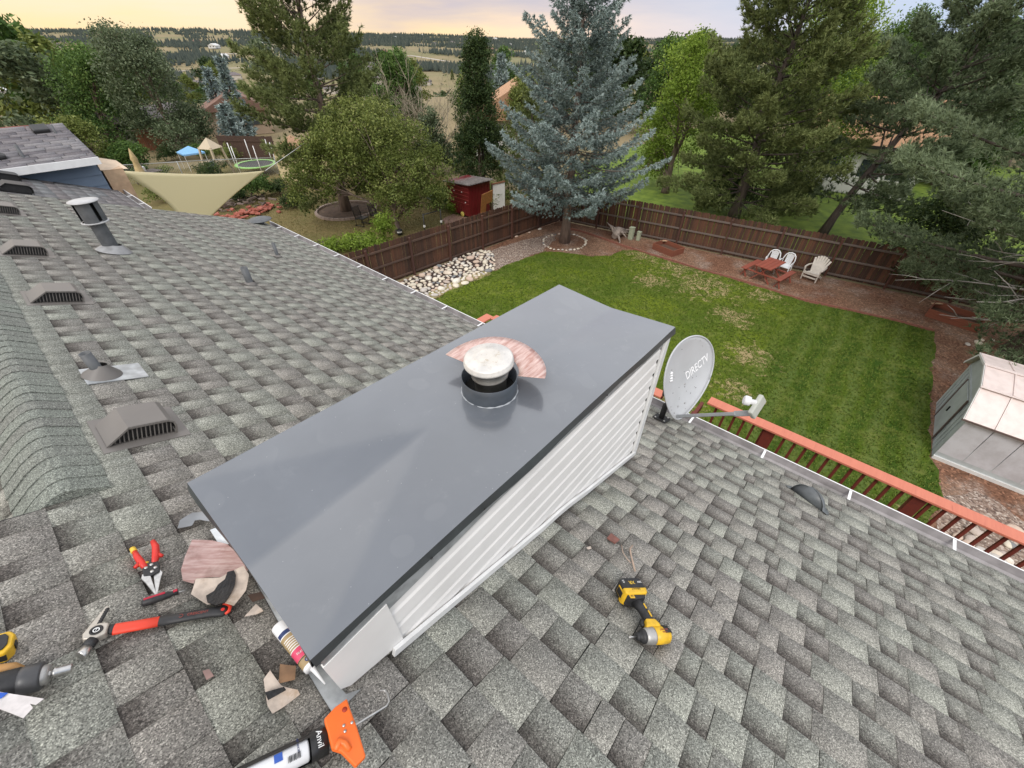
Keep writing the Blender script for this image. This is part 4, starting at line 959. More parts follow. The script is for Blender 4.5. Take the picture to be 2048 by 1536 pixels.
def conifer(H, R0, h0, seed, kind='pine', dens=1.0, lean=(0, 0), prof=None, bl=None, sect=None):
    """returns (verts, faces, tone, limbs)"""
    rg = np.random.default_rng(seed); C = []; D = []; T = []; limbs = []
    z = h0; dz = .42 if kind == 'pine' else .34
    while z < H * .985:
        t = (z - h0) / (H - h0); Rz = R0 * (prof(t) if prof else (1 - t) ** .8)
        nb = (5 if kind == 'pine' else 7); a0 = rg.uniform(0, 6.3)
        for j in range(nb):
            a = a0 + j * 6.283 / nb + rg.normal(0, .25); L = max(.3, Rz * rg.uniform(.72, 1.12))
            if sect and not sect(a, t): continue
            if kind == 'pine': el0 = -.12 + .75 * t + rg.normal(0, .12); curve = .25
            else: el0 = -.16 + .58 * t + rg.normal(0, .05); curve = .42
            hd = np.array([math.cos(a), math.sin(a), 0]); o = axis(H, lean, z + rg.normal(0, .08)); sd = np.array([-math.sin(a), math.cos(a), 0])
            def P(s): return o + hd * L * s + np.array([0, 0, 1]) * (L * s * el0 + curve * .5 * L * s * s - (.10 * L * math.sin(s * 3.14) if kind != 'pine' else 0))
            limbs.append(([tuple(P(s)) for s in (0, .33, .66, .95)], [max(.008, (.0095 if kind == 'pine' else .005) * L) * q for q in (1.3, 1, .6, .3)]))
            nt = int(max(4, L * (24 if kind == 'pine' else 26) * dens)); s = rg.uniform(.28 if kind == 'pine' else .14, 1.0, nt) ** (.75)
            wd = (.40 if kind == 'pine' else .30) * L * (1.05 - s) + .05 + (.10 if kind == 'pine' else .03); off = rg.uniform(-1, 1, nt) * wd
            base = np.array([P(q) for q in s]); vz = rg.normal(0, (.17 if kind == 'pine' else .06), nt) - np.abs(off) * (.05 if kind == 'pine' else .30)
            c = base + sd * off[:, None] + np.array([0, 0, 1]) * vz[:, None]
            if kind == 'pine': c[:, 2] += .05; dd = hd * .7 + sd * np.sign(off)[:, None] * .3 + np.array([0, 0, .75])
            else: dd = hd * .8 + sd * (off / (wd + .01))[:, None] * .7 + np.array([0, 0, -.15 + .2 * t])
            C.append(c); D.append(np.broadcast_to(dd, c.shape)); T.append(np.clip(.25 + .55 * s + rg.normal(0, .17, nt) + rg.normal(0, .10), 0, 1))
        z += dz * (1 + .5 * (1 - t)) if kind == 'pine' else dz
    C = np.concatenate(C); D = np.concatenate(D); T = np.concatenate(T)
    m, ln, w = bl or ((11, .23, .021) if kind == 'pine' else (9, .15, .017))
    V, F = blades(C, D, m, ln, w, rg, .62 if kind == 'pine' else .5)
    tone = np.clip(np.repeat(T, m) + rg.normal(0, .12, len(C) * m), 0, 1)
    return V, F, tone, limbs, rg
def conifer_tree(name, label, base, H, R0, h0, seed, kind='pine', m=None, tr=.2, bark=None, group=None, lean=(0, 0), **k):
    V, F, tone, limbs, rg = conifer(H, R0, h0, seed, kind, lean=lean, **k)
    t = thing(name, label, 'tree', base, group=group)
    trunk_mesh(H * .97, tr, rg, lean, limbs if len(limbs) < 900 else limbs[::2]).build('trunk', bark or M_BARKD, t, smooth=True)
    np_mesh('crown', V, F, m or M_PINE, t, {'tone': tone}); return t
def blob_tree(name, label, base, H, blobs, seed, m, n=1500, lm=15, size=.075, rad=.28, tr=.16, bark=None, lean=(0, 0), group=None, shell=.62, wind=0):
    """blobs: (x, y, z, rx, ry, rz) relative to the base"""
    rg = np.random.default_rng(seed); B = np.array(blobs, float); vol = (B[:, 3] * B[:, 4] * B[:, 5]) ** (.75); pick = rg.choice(len(B), n, p=vol / vol.sum()); Q = B[pick]
    d = nrm(rg.normal(0, 1, (n, 3))); d[:, 2] = np.where(d[:, 2] < -.55, -d[:, 2], d[:, 2]); r = rg.uniform(shell, 1.04, (n, 1)) ; C = Q[:, :3] + d * Q[:, 3:] * r
    # knock holes: drop clumps where a coarse noise is low
    ph = rg.uniform(0, 6, 3); hole = np.sin(C[:, 0] * 1.9 + ph[0]) * np.sin(C[:, 1] * 2.1 + ph[1]) * np.sin(C[:, 2] * 2.3 + ph[2]); C = C[hole > -.42]; n2 = len(C)
    V, F = leaves(C, rad, lm, size, rg)
    if wind:  V = V + 0
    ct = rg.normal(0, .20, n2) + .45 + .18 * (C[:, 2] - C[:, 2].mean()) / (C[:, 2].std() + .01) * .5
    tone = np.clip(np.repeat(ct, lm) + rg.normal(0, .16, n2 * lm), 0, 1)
    t = thing(name, label, 'tree', base, group=group); limbs = []
    for q in blobs:
        z0 = min(H * .45, max(.6, q[2] * .45)); a = axis(H, lean, z0); e = np.array(q[:3]); mid = a * .5 + e * .5 + np.array([0, 0, .25]); limbs.append(([tuple(a), tuple(mid), tuple(e + np.array([0, 0, q[5] * .4]))], [tr * .42, tr * .26, tr * .08]))
        for _ in range(4):
            e2 = e + nrm(rg.normal(0, 1, 3)) * np.array(q[3:]) * .85; limbs.append(([tuple(mid), tuple((mid + e2) / 2 + rg.normal(0, .1, 3)), tuple(e2)], [tr * .2, tr * .12, tr * .04]))
    trunk_mesh(min(H * .6, max(q[2] for q in blobs)), tr, rg, lean, limbs).build('trunk', bark or M_BARK, t, smooth=True)
    np_mesh('crown', V, F, m, t, {'tone': tone}); return t
def top_z(base, ypx):
    lo, hi = .3, 60
    for _ in range(40):
        mid = (lo + hi) / 2; q = proj((base[0], base[1], base[2] + mid))
        if q[1] > ypx and q[2] > 0: lo = mid
        else: hi = mid
    return lo
def gb(x, y, z=0): return at(x, y, z)
# --- blue spruce in the corner of the yard
b_ = SPR; H = top_z(b_, -150)
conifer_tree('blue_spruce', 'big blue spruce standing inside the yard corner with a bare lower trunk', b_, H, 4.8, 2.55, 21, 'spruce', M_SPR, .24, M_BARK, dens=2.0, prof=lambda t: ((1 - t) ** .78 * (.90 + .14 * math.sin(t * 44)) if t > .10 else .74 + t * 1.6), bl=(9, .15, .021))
# --- pine in the neighbour's ring bed
b_ = gb(693, 422); conifer_tree('pine_tree', 'tall dark pine rising from the ring bed in the dry yard', b_, top_z(b_, -110), 5.0, 1.7, 22, 'pine', M_PINE, .30, M_BARK, dens=2.0, prof=lambda t: min(1, (.75 + 1.8 * t)) * (1 - t * .62), bl=(11, .24, .023))
# --- crab apple
b_ = gb(797, 466); blob_tree('crabapple_tree', 'round olive green tree in front of the tall dark pine', b_, 6.4, [(-.2, 1.2, 4.6, 2.4, 2.4, 1.7), (-1.9, 1.8, 3.6, 1.8, 1.8, 1.6), (2.0, 1.0, 3.6, 1.9, 2.0, 1.6), (.4, -.3, 2.7, 1.8, 1.8, 1.4), (2.5, -.2, 2.7, 1.4, 1.4, 1.2), (-2.9, 2.9, 2.5, 1.3, 1.3, 1.2), (0, 2.6, 3.4, 2, 2, 1.6), (-.4, -.9, 1.9, 1.4, 1.4, .9), (1.3, -1.0, 1.8, 1.3, 1.3, .8), (2.4, -.8, 1.7, .8, .8, .7)], 23, M_CRAB, 3100, 16, .066, .25, .15, lean=(.02, .05))
# --- columnar oak
b_ = gb(962, 384); Hc = top_z(b_, 62); blob_tree('columnar_oak', 'narrow dark green upright tree behind the red shed', b_, Hc, [(0, 0, 2.2, 1.95, 1.95, 2.2), (0, 0, 4.4, 1.55, 1.55, 2.4), (.1, 0, 6.6, 1.15, 1.15, 2.2), (0, .1, Hc * .78, .8, .8, 1.9), (0, 0, Hc * .90, .55, .55, Hc * .12)], 24, M_DARK, 2300, 14, .070, .24, .16, shell=.5)
# --- right hand pines
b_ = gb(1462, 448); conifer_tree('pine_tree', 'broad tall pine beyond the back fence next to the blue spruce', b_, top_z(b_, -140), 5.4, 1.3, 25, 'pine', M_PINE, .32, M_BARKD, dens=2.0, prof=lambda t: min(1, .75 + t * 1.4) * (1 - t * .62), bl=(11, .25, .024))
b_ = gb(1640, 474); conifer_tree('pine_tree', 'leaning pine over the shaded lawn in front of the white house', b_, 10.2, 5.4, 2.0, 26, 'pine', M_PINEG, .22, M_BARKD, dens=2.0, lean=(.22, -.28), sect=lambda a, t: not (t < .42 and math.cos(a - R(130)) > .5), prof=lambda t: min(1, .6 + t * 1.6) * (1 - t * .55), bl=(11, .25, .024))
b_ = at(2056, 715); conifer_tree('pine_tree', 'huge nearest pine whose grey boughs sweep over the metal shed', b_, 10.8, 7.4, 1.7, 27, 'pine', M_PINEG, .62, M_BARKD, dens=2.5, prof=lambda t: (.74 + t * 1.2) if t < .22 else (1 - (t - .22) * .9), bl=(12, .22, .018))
# pale bare boughs low on the nearest pine
bb = MB(); rg = random.Random(4)
for i in range(16):
    a = R(rg.uniform(95, 205)); z = rg.uniform(1.2, 3.4); L = rg.uniform(2.8, 5.6); p = [Vector((0, 0, z))]; d = Vector((math.cos(a), math.sin(a), rg.uniform(-.12, .15)))
    for j in range(6): d = (d + Vector((rg.uniform(-.13, .13), rg.uniform(-.13, .13), rg.uniform(-.10, .12)))).normalized(); p.append(p[-1] + d * L / 6)
    bb.tube(p, [.05, .042, .034, .026, .02, .013, .006], 5)
    for j in (2, 3, 4, 5):
        e = (d + Vector((rg.uniform(-.8, .8), rg.uniform(-.8, .8), rg.uniform(-.3, .4)))).normalized() * rg.uniform(.5, 1.3); bb.tube([p[j], p[j] + e * .5 + Vector((0, 0, .04)), p[j] + e], [.018, .012, .005], 4)
bb.build('bare_boughs', mat('silver_dead_wood', (.36, .33, .30), .8, .2, 6), bpy.data.objects['pine_tree.003'] if 'pine_tree.003' in bpy.data.objects else None, smooth=True)
# --- broadleaf trees and others farther away: (px of the base, top y, spread px, kind)
def crown_blobs(H, W, rg, low=.3, nb=7, lean=(0, 0)):
    out = [(lean[0] * .5, lean[1] * .5, H * (.5 + low * .3), W * .62, W * .62, H * (.5 - low * .3))]
    for i in range(nb):
        a = rg.uniform(0, 6.28); z = rg.uniform(low + .08, .88); k = math.sin(min(1, (1.05 - z) * 1.5) * 1.57); out.append((math.cos(a) * W * .55 * k + lean[0] * z, math.sin(a) * W * .55 * k + lean[1] * z, z * H, W * rg.uniform(.3, .48), W * rg.uniform(.3, .48), H * rg.uniform(.10, .17)))
    out.append((lean[0], lean[1], H * .88, W * .3, W * .3, H * .12)); return out
def broad(px_, top, wpx, m, label, seed, name='cottonwood_tree', n=1300, size=None, lean=(0, 0), low=.25, group=None, zb=0, tr=.25):
    b = gb(px_[0], px_[1], zb); H = top_z(b, top); dep = proj((b.x, b.y, b.z + H * .5))[2]; W = wpx / 2 * dep / FPX; rg = random.Random(seed); s = size or max(.07, dep * .0030)
    return blob_tree(name, label, b, H, crown_blobs(H, W, rg, low, 8, lean), seed, m, n, 13, s, max(.3, W * .11), tr, lean=lean and (lean[0] / H * .6, lean[1] / H * .6), group=group)
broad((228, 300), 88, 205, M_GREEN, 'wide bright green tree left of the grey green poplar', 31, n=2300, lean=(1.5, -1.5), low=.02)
broad((368, 306), 48, 205, M_POP, 'tall grey green poplar bent by the wind', 32, 'poplar_tree', n=2400, lean=(-1.2, 1.8), low=.0)
broad((228, 352), 232, 120, M_CRAB, 'feathery tan green willow behind the blue sided wall', 33, 'willow_tree', n=900, lean=(-1.2, 1.2), low=.1, tr=.12)
broad((275, 345), 285, 90, M_GREEN, 'low green bush at the end of the chain link fence', 34, 'bush', n=500, low=.0, tr=.06)
broad((1330, 385), 66, 190, M_LIME, 'lime green tree glowing between the spruce and the broad pine', 35, n=2100, low=.02)
broad((1560, 395), -30, 270, M_LIME, 'very tall lime green cottonwood behind the two right pines', 36, n=2600, low=.15)
broad((1300, 330), 62, 110, M_GREEN, 'green tree just right of the spruce top on the skyline', 37, n=900)
broad((1690, 340), 14, 190, M_GREEN, 'tall dark ash with its crown against the grey blue sky', 38, 'ash_tree', n=1700, low=.3)
broad((1870, 370), 78, 190, M_POP, 'leafy tree behind the leaning pine on the blue sky side', 39, 'poplar_tree', n=1500, low=.1)
broad((2010, 330), 92, 170, M_DARK, 'dark round tree at the far right skyline', 40, 'ash_tree', n=1100, low=.1)
broad((2075, 470), 130, 240, M_POP, 'grey green tree filling the right edge above the huge pine', 41, 'poplar_tree', n=1500, low=.05)
broad((1800, 560), 395, 190, M_DARK, 'dark shrubbery mound behind the fence under the right pines', 42, 'bush', n=900, low=.0, tr=.06)
broad((1440, 418), 330, 130, M_DARK, 'dark shrub at the foot of the broad tall pine', 43, 'bush', n=600, low=.0, tr=.06)
broad((1560, 420), 330, 110, M_DARK, 'dark shrub beside the white house corner', 44, 'bush', n=600, low=.0, tr=.06)
broad((820, 330), 100, 110, M_GREEN, 'green leafed top behind the bare pale twigs', 45, n=900, low=.35)
broad((942, 300), 150, 50, M_CRAB, 'soft olive tree between the columnar oak and small spruce', 46, n=500)
broad((1050, 320), 150, 100, M_CRAB, 'olive tree behind the left boughs of the blue spruce', 47, n=700)
b_ = gb(968, 380); conifer_tree('pine_tree', 'mid sized olive pine left of the blue spruce', b_, top_z(b_, 168), 2.2, 1.0, 48, 'pine', M_PINE, .14, bl=(9, .26, .032), dens=.9)
b_ = gb(945, 340); conifer_tree('pine_tree', 'bushy pine seen between the columnar oak and the tan roof', b_, top_z(b_, 190), 2.0, .6, 49, 'pine', M_PINE, .14, bl=(9, .28, .036), dens=.8)
b_ = gb(1060, 395); conifer_tree('pine_tree', 'pine half hidden behind the blue spruce boughs', b_, top_z(b_, 170), 2.6, .6, 50, 'pine', M_PINE, .14, bl=(9, .28, .036), dens=.8)
for (x, y, tp, w, lb, sd) in ((1003, 250, 106, 60, 'small blue spruce on the skyline left of the big one', 51), (497, 285, 118, 55, 'slim blue spruce just left of the tall dark pine', 52), (458, 262, 132, 60, 'blue spruce beside the grey green poplar', 53), (478, 300, 205, 70, 'low blue spruce in front of the brown roofed house', 54), (120, 255, 150, 90, 'dark spruce left of the bright green tree', 55)):
    b_ = gb(x, y); H = top_z(b_, tp); dep = proj((b_.x, b_.y, H / 2))[2]; conifer_tree('blue_spruce', lb, b_, H, w / 2 * dep / FPX, .5, sd, 'spruce', M_SPR, .18, bl=(6, .42, .08), dens=.30)
broad((790, 345), 172, 120, M_GREEN, 'rounded green tree filling the gap behind the olive tree', 61, n=900, low=.05)
broad((868, 352), 215, 90, M_POP, 'low grey green tree below the bare twigs', 62, n=700, low=.0)
# bare pale twig tree
b_ = gb(850, 345); rg = np.random.default_rng(60); H = top_z(b_, 150); tb = MB()
def twig(p, d, L, r, lev):
    pts = [p]; 
    for i in range(4): d = nrm(d + rg.normal(0, .13, 3) + np.array([0, 0, .05])); pts.append(pts[-1] + d * L / 4)
    tb.tube([tuple(q) for q in pts], [r, r * .85, r * .7, r * .5, r * .35], 4, caps=False)
    if lev:
        for i in range(5 if lev > 1 else 4): k = rg.integers(1, 5); twig(pts[k], nrm(d + rg.normal(0, .42, 3)), L * rg.uniform(.45, .75), r * .55, lev - 1)
for i in range(9): twig(np.array([0., 0, .2]), nrm(np.array([rg.normal(0, .45), rg.normal(0, .45), 1.0])), H * .62, .06, 3)
tb.build('branches', M_TWIG, thing('bare_tree', 'bare tree of pale dry twigs behind the round olive tree', 'tree', b_))
# low shrubs and garden plants in the neighbour's yard
def shrub(px_, w, h, m, label, seed, name='shrub', n=260, size=.06, cat='shrub', lm=14):
    b = gb(*px_); rgx = random.Random(seed); bl = [(rgx.uniform(-.3, .3) * w, rgx.uniform(-.3, .3) * w, h * rgx.uniform(.3, .7), w * .4, w * .4, h * .4) for _ in range(5)]
    t = blob_tree(name, label, b, h, bl, seed, m, n, lm, size, .16, .03, shell=.3); t['category'] = cat; return t
shrub((432, 362), 2.2, 1.3, M_DARK, 'dark shrub behind the cream shade sail', 71); shrub((520, 398), 2.4, 1.5, M_GREEN, 'green shrub beside the firewood and the cream shed', 72, n=380)
shrub((480, 405), 2.0, 1.2, M_DARK, 'dark green shrub at the right tip of the shade sail', 73); shrub((590, 415), 1.6, 1.0, M_DARK, 'dark shrub under the pine left of the ring bed', 74)
shrub((882, 415), 2.0, 1.1, M_GREEN, 'green shrub against the left wall of the red shed', 75); shrub((912, 425), .9, .8, M_LIME, 'yellow flowering shrub by the red shed corner', 76, n=160)
shrub((715, 500), 3.0, .75, M_LIME, 'long bright green plant hanging along the fence top', 77, n=420); shrub((772, 492), 1.1, 1.7, M_LIME, 'upright light green sapling beside the fence', 78, n=130); shrub((650, 500), 1.8, .5, M_LIME, 'low bright green ground plant at the roof edge', 79, n=200)
shrub((980, 415), 2.2, 1.2, M_CRAB, 'tan green bush behind the red shed', 80); shrub((330, 400), 2.5, 1.2, M_CRAB, 'brown green bush under the cream shade sail', 81)
# ================================================================== far country: scattered trees, forest, houses
def gz(x, y, sink=0): return Vector((x, y, TH(x, y) - sink))
def far_at(px_x, d):   # a point at distance d metres on the terrain, in the direction of pixel column px_x near the horizon
    r_ = ray(px_x, 110); k = math.hypot(r_.x, r_.y); return gz(r_.x / k * d, r_.y / k * d)
def far_px(px_x, py):  # first terrain point along the pixel's ray
    r_ = ray(px_x, py); k = math.hypot(r_.x, r_.y); d = 60.0
    while d < 5000:
        x, y = r_.x / k * d, r_.y / k * d
        if EYE + r_.z / k * d < TH(x, y): return gz(x, y)
        d *= 1.01
    return gz(r_.x / k * 3000, r_.y / k * 3000)
rgf = random.Random(77)
# two shared far trees
def proto_round(m, seed):
    rg = np.random.default_rng(seed); bl = crown_blobs(1.0, .42, random.Random(seed), .15, 7); B = np.array(bl); n = 420; Q = B[rg.integers(0, len(B), n)]; d = nrm(rg.normal(0, 1, (n, 3))); C = Q[:, :3] + d * Q[:, 3:] * rg.uniform(.6, 1, (n, 1))
    V, F = leaves(C, .055, 7, .030, rg); me = np_mesh('far_crown', V, F, m, None, {'tone': np.clip(np.repeat(rg.normal(.45, .2, n), 7), 0, 1)}); dd = me.data; bpy.data.objects.remove(me); return dd
def proto_con(m, seed, R0=.26):
    V, F, tone, _, _ = conifer(9.0, R0 * 9, .7, seed, 'pine', dens=.16, bl=(6, .85, .18)); me = np_mesh('far_conifer', V / 9.0, F, m, None, {'tone': tone}); dd = me.data; bpy.data.objects.remove(me); return dd
PR = [proto_round(M_GREEN, 1), proto_round(M_DARK, 2), proto_round(M_POP, 3), proto_round(M_CRAB, 4)]; PC = [proto_con(M_PINE, 5), proto_con(M_PINEG, 6, .2)]
def far_tree(P, H, me, label, group, name='tree'):
    o = link(name, me, None, Matrix.Translation(P) @ Matrix.Rotation(rgf.uniform(0, 6), 4, 'Z') @ Matrix.Diagonal((H * rgf.uniform(.9, 1.2), H * rgf.uniform(.9, 1.2), H, 1))); return tag(o, label, 'tree', group)
# neighbourhood trees, 60 to 320 m, on the left and centre
spots = [(8, 90), (40, 75), (70, 110), (20, 150), (105, 95), (150, 130), (60, 200), (130, 210), (200, 170), (10, 240), (95, 260), (180, 250), (250, 150), (300, 120), (350, 170), (410, 120), (430, 210), (520, 100), (560, 140), (470, 300), (610, 160), (700, 110), (760, 75), (820, 80), (930, 68), (1010, 75), (1100, 80), (1150, 110), (1200, 90), (1240, 75), (1280, 120), (30, 330), (150, 340), (230, 330), (310, 280), (60, 130), (-20, 110), (-30, 70), (15, 62), (90, 70)] + [(rgf.randint(-10, 470), rgf.uniform(95, 420)) for _ in range(34)]
for x, d in spots:
    k_ = rgf.randrange(4); far_tree(far_at(x, d), rgf.uniform(6, 10.5) * (1 if d < 200 else .9), PR[k_], ('bright green', 'dark green', 'grey green', 'olive')[k_] + ' leafy garden tree among the far houses', 'garden trees among the valley houses', 'garden_tree')
for x, y in ((700, 165), (712, 130), (905, 160), (752, 128), (1080, 165), (1105, 170), (445, 125), (420, 150), (230, 130), (200, 112), (170, 120), (640, 110), (655, 130)):
    far_tree(far_px(x, y), rgf.uniform(7, 11), PC[rgf.randrange(2)], 'dark conifer standing alone in the tan valley fields', 'single conifers in the valley fields', 'valley_conifer')
# trees along the right and behind the yards that close the view
for x, d in ((1265, 60), (1330, 75), (1400, 85), (1480, 70), (1560, 80), (1640, 62), (1720, 75), (1790, 60), (1850, 85), (1910, 65), (1970, 80), (2040, 60), (1500, 100), (1750, 105), (1950, 110), (2100, 75), (1150, 60), (1210, 70), (1370, 60), (1660, 95), (1880, 55), (2000, 50), (2080, 52)):
    far_tree(far_at(x, d) + Vector((0, 0, -.3)), rgf.uniform(8.5, 10.5), PR[1 if x < 1600 else 0], ('dark green backdrop tree on the skyline behind the broad pine' if x < 1600 else 'bright green backdrop tree behind the white house'), 'trees closing the view on the right', 'backdrop_tree')
# pine forest on the hills: one mass
def forest():
    rg = np.random.default_rng(5); N = 26000; az = R(1) * rg.uniform(14, 96, N * 3); d = np.exp(rg.uniform(math.log(480), math.log(3600), N * 3)); X = d * np.cos(az); Y = d * np.sin(az)
    nz = sum(.62 * np.sin((X * math.cos(q) + Y * math.sin(q)) * k_ + p_) for q, k_, p_ in zip(rg.uniform(0, 6.3, 9), 2 * np.pi / rg.uniform(70, 620, 9), rg.uniform(0, 6.3, 9))) + rg.normal(0, .35, N * 3)
    azd = np.degrees(az); ridge = (azd > 33) & (azd < 66) & (d > 1750); left = (azd > 66) & (d > 500)
    keep = (nz > 1.15) | (ridge & (nz > -1.1)) | (left & (nz > .55)) | ((d > 2600) & (nz > -.2)); X, Y, d = X[keep][:N], Y[keep][:N], d[keep][:N]; n = len(X)
    Z = np.array([TH(x, y) for x, y in zip(X, Y)]); H = rg.uniform(7, 14, n) * (1 + .2 * (d > 1700)); r = H * rg.uniform(.20, .32, n); k = 6; a = np.arange(k) * 2 * np.pi / k
    ring = np.stack([X[:, None] + r[:, None] * np.cos(a) * rg.uniform(.6, 1.3, (n, k)), Y[:, None] + r[:, None] * np.sin(a) * rg.uniform(.6, 1.3, (n, k)), np.broadcast_to((Z + H * .05)[:, None], (n, k)) + H[:, None] * rg.uniform(0, .15, (n, k))], -1)
    top = np.stack([X, Y, Z + H], -1)[:, None]; V = np.concatenate([ring, top], 1).reshape(-1, 3); f = np.array([(i, (i + 1) % k, k) for i in range(k)]); F = (f[None] + (np.arange(n) * (k + 1))[:, None, None]).reshape(-1, 3)
    t = NT('distant_pines'); c = t.mix(t.attr('tone'), (.020, .032, .026), (.050, .062, .045)); t.fin(c, .9)
    tag(np_mesh('forest', V, F, t.m, None, {'tone': np.repeat(rg.random(n), k)}), 'dark pine forest covering the far hills and ridges', 'forest', kind='stuff')
forest()
# scrub on the fields
def scrub():
    rg = np.random.default_rng(9); n = 5000; az = R(1) * rg.uniform(14, 98, n); d = np.exp(rg.uniform(math.log(150), math.log(1800), n)); X = d * np.cos(az); Y = d * np.sin(az); Z = np.array([TH(x, y) for x, y in zip(X, Y)])
    C = np.stack([X, Y, Z], -1); s = rg.uniform(.5, 2.4, (n, 1, 1)); V = C[:, None] + rg.normal(0, .5, (n, 9, 3)) * s * np.array([1, 1, .5]) + np.array([0, 0, .5]) * s; V = V.reshape(-1, 3); F = np.arange(len(V)).reshape(-1, 3)
    tag(np_mesh('scrub', V, F, M_DARK, None, {'tone': np.repeat(rg.random(n), 3)}), 'low dark scrub dotted over the dry fields', 'scrub', kind='stuff')
scrub()
# roads
M_ROAD = mat('pale_road', (.40, .36, .31), .9, .1, .1, coords='Position' if False else 'Object')
def road(pts, w, name='road'):
    P = [far_px(*p) for p in pts]; vs = []; fs = []
    Q = []
    for a, b in zip(P, P[1:]):
        for i in range(8): q = a.lerp(b, i / 8); Q.append(gz(q.x, q.y))
    Q.append(P[-1])
    for i, q in enumerate(Q):
        d = (Q[min(i + 1, len(Q) - 1)] - Q[max(i - 1, 0)]); s = Vector((-d.y, d.x, 0)).normalized() * w / 2
        for e in (q - s, q + s): vs.append((e.x, e.y, TH(e.x, e.y) + .25))
    fs = [(2 * i, 2 * i + 1, 2 * i + 3, 2 * i + 2) for i in range(len(Q) - 1)]
    me = bpy.data.meshes.new(name); me.from_pydata(vs, [], fs); me.materials.append(M_ROAD); tag(link(name, me), kind='structure')
road([(330, 148), (450, 137), (560, 134), (640, 130)], 9); road([(735, 122), (820, 112), (900, 124), (1000, 132)], 9); road([(740, 92), (800, 86), (850, 90)], 8); road([(340, 112), (430, 108), (560, 112)], 8)
# houses
M_RG = mat('grey_roof_far', (.145, .125, .125), .9, .15, .6); M_RBR = mat('brown_roof_far', (.20, .115, .085), .9, .2, .8); M_WPALE = mat('pale_house_wall', (.48, .44, .38), .8, .08, .5); M_WTAN = mat('tan_house_wall', (.36, .27, .19), .8, .08, .5)
M_GL = mat('window_glass', (.03, .04, .05), .12, .1, 2, spec=.8); M_WW = mat('white_house_wall', (.60, .60, .58), .7, .05, .5); M_RTAN = m_shingle('tan_brown_shingle', (.42, .25, .15), (.33, .20, .13), (.16, .09, .06), .5)
M_RSALM = mat('salmon_barn', (.30, .11, .07), .8, .1, .5)
def house_far(label, group, roofm, wallm, L=15, W=10, hw=4.6, hr=2.6, name='house', hip=False, wing=True, wins=True):
    t = thing(name, label, 'house', (0, 0, -500), group=group)
    MB().box((0, 0, hw / 2), (L, W, hw)).build('wall', wallm, t)
    b = MB(); o = .5; hx = L / 2 + o; hy = W / 2 + o; rx = hx - (hy if hip else 0)
    b.add([(-hx, -hy, hw - .1), (hx, -hy, hw - .1), (hx, hy, hw - .1), (-hx, hy, hw - .1), (-rx, 0, hw + hr), (rx, 0, hw + hr)], [(0, 1, 5, 4), (2, 3, 4, 5), (1, 2, 5), (3, 0, 4), (0, 3, 2, 1)]); b.build('roof', roofm, t)
    if wing:
        MB().box((L * .25, -W / 2 - 2, (hw - 1.2) / 2), (6, 4.2, hw - 1.2)).build('garage', wallm, t); b = MB(); b.add([(L * .25 - 3.4, -W / 2 - 4.6, hw - 1.3), (L * .25 + 3.4, -W / 2 - 4.6, hw - 1.3), (L * .25 + 3.4, 0, hw - 1.3), (L * .25 - 3.4, 0, hw - 1.3), (L * .25, -W / 2 - 4.6, hw + .8), (L * .25, 0, hw + .8)], [(0, 1, 4), (1, 2, 5, 4), (3, 0, 4, 5), (0, 3, 2, 1)]); b.build('garage_roof', roofm, t)
    if wins:
        for x in (-L * .36, -L * .12):
            for z in ((1.6, 3.7) if hw > 4 else (1.5,)): MB().box((x, -W / 2 - .03, z), (1.5, .08, 1.1)).build('window', M_GL, t)
        for y in (-W * .22, W * .2): MB().box((-L / 2 - .03, y, hw * .62), (.08, 1.4, 1.1)).build('window', M_GL, t); MB().box((L / 2 + .03, y, hw * .62), (.08, 1.4, 1.1)).build('window', M_GL, t)
    return t
HG = house_far('grey roofed tract house in the packed valley subdivision', 'tract houses of the valley subdivision', M_RG, M_WTAN)
HG2 = house_far('grey roofed tract house in the packed valley subdivision', 'tract houses of the valley subdivision', M_RG, M_WPALE, hip=True)
first = {}
def place_house(src, P, rz, s=1.0, label=None, group=None):
    o = copy_tree(src) if src.name in first else src; first[src.name] = 1
    o.matrix_world = Matrix.Translation(P) @ Matrix.Rotation(rz, 4, 'Z') @ Matrix.Diagonal((s, s, s, 1))
    if label: o['label'] = label
    return o
vals = [(392, 176), (420, 168), (448, 172), (470, 160), (410, 186), (440, 190), (585, 150), (610, 158), (560, 165), (600, 178), (630, 170), (690, 166), (715, 158), (740, 170), (765, 162), (705, 182), (735, 188), (770, 180), (790, 170), (760, 196), (925, 142), (948, 150), (970, 140), (940, 160), (985, 152), (1005, 144), (965, 166), (1020, 156), (1045, 150), (660, 188), (820, 182), (845, 172)]
for i, (x, y) in enumerate(vals): place_house((HG, HG2)[i % 2], far_px(x, y), rgf.uniform(-.4, .4) + (0, 1.57)[i % 3 == 0] + R(45), rgf.uniform(.95, 1.15))
SG = {}
def single(x, y, label, roofm, wallm, rz=.4, s=1.0, **k): h = house_far(label, 'lone houses on the far hills' if 'tiny' in label else None, roofm, wallm, **k); place_house(h, far_px(x, y), rz, s)
single(430, 97, 'long white roofed barn left of the tall pine in the far fields', M_WW, M_WW, .9, 1.6, hw=3.5, wing=False, L=22); single(448, 117, 'white barn below the long white roofed barn', M_WW, M_WW, .5, 1.3, hw=3.5, wing=False)
single(768, 108, 'reddish barn by the pale road in the valley', M_RSALM, M_RSALM, .7, 1.3, hw=3.2, wing=False, L=20); single(845, 70, 'white house high among the ridge pines', M_WW, M_WW, .2, 1.5, wing=False); single(990, 82, 'white roofed house below the dark forest ridge', M_WW, M_WPALE, .2, 1.5, wing=False)
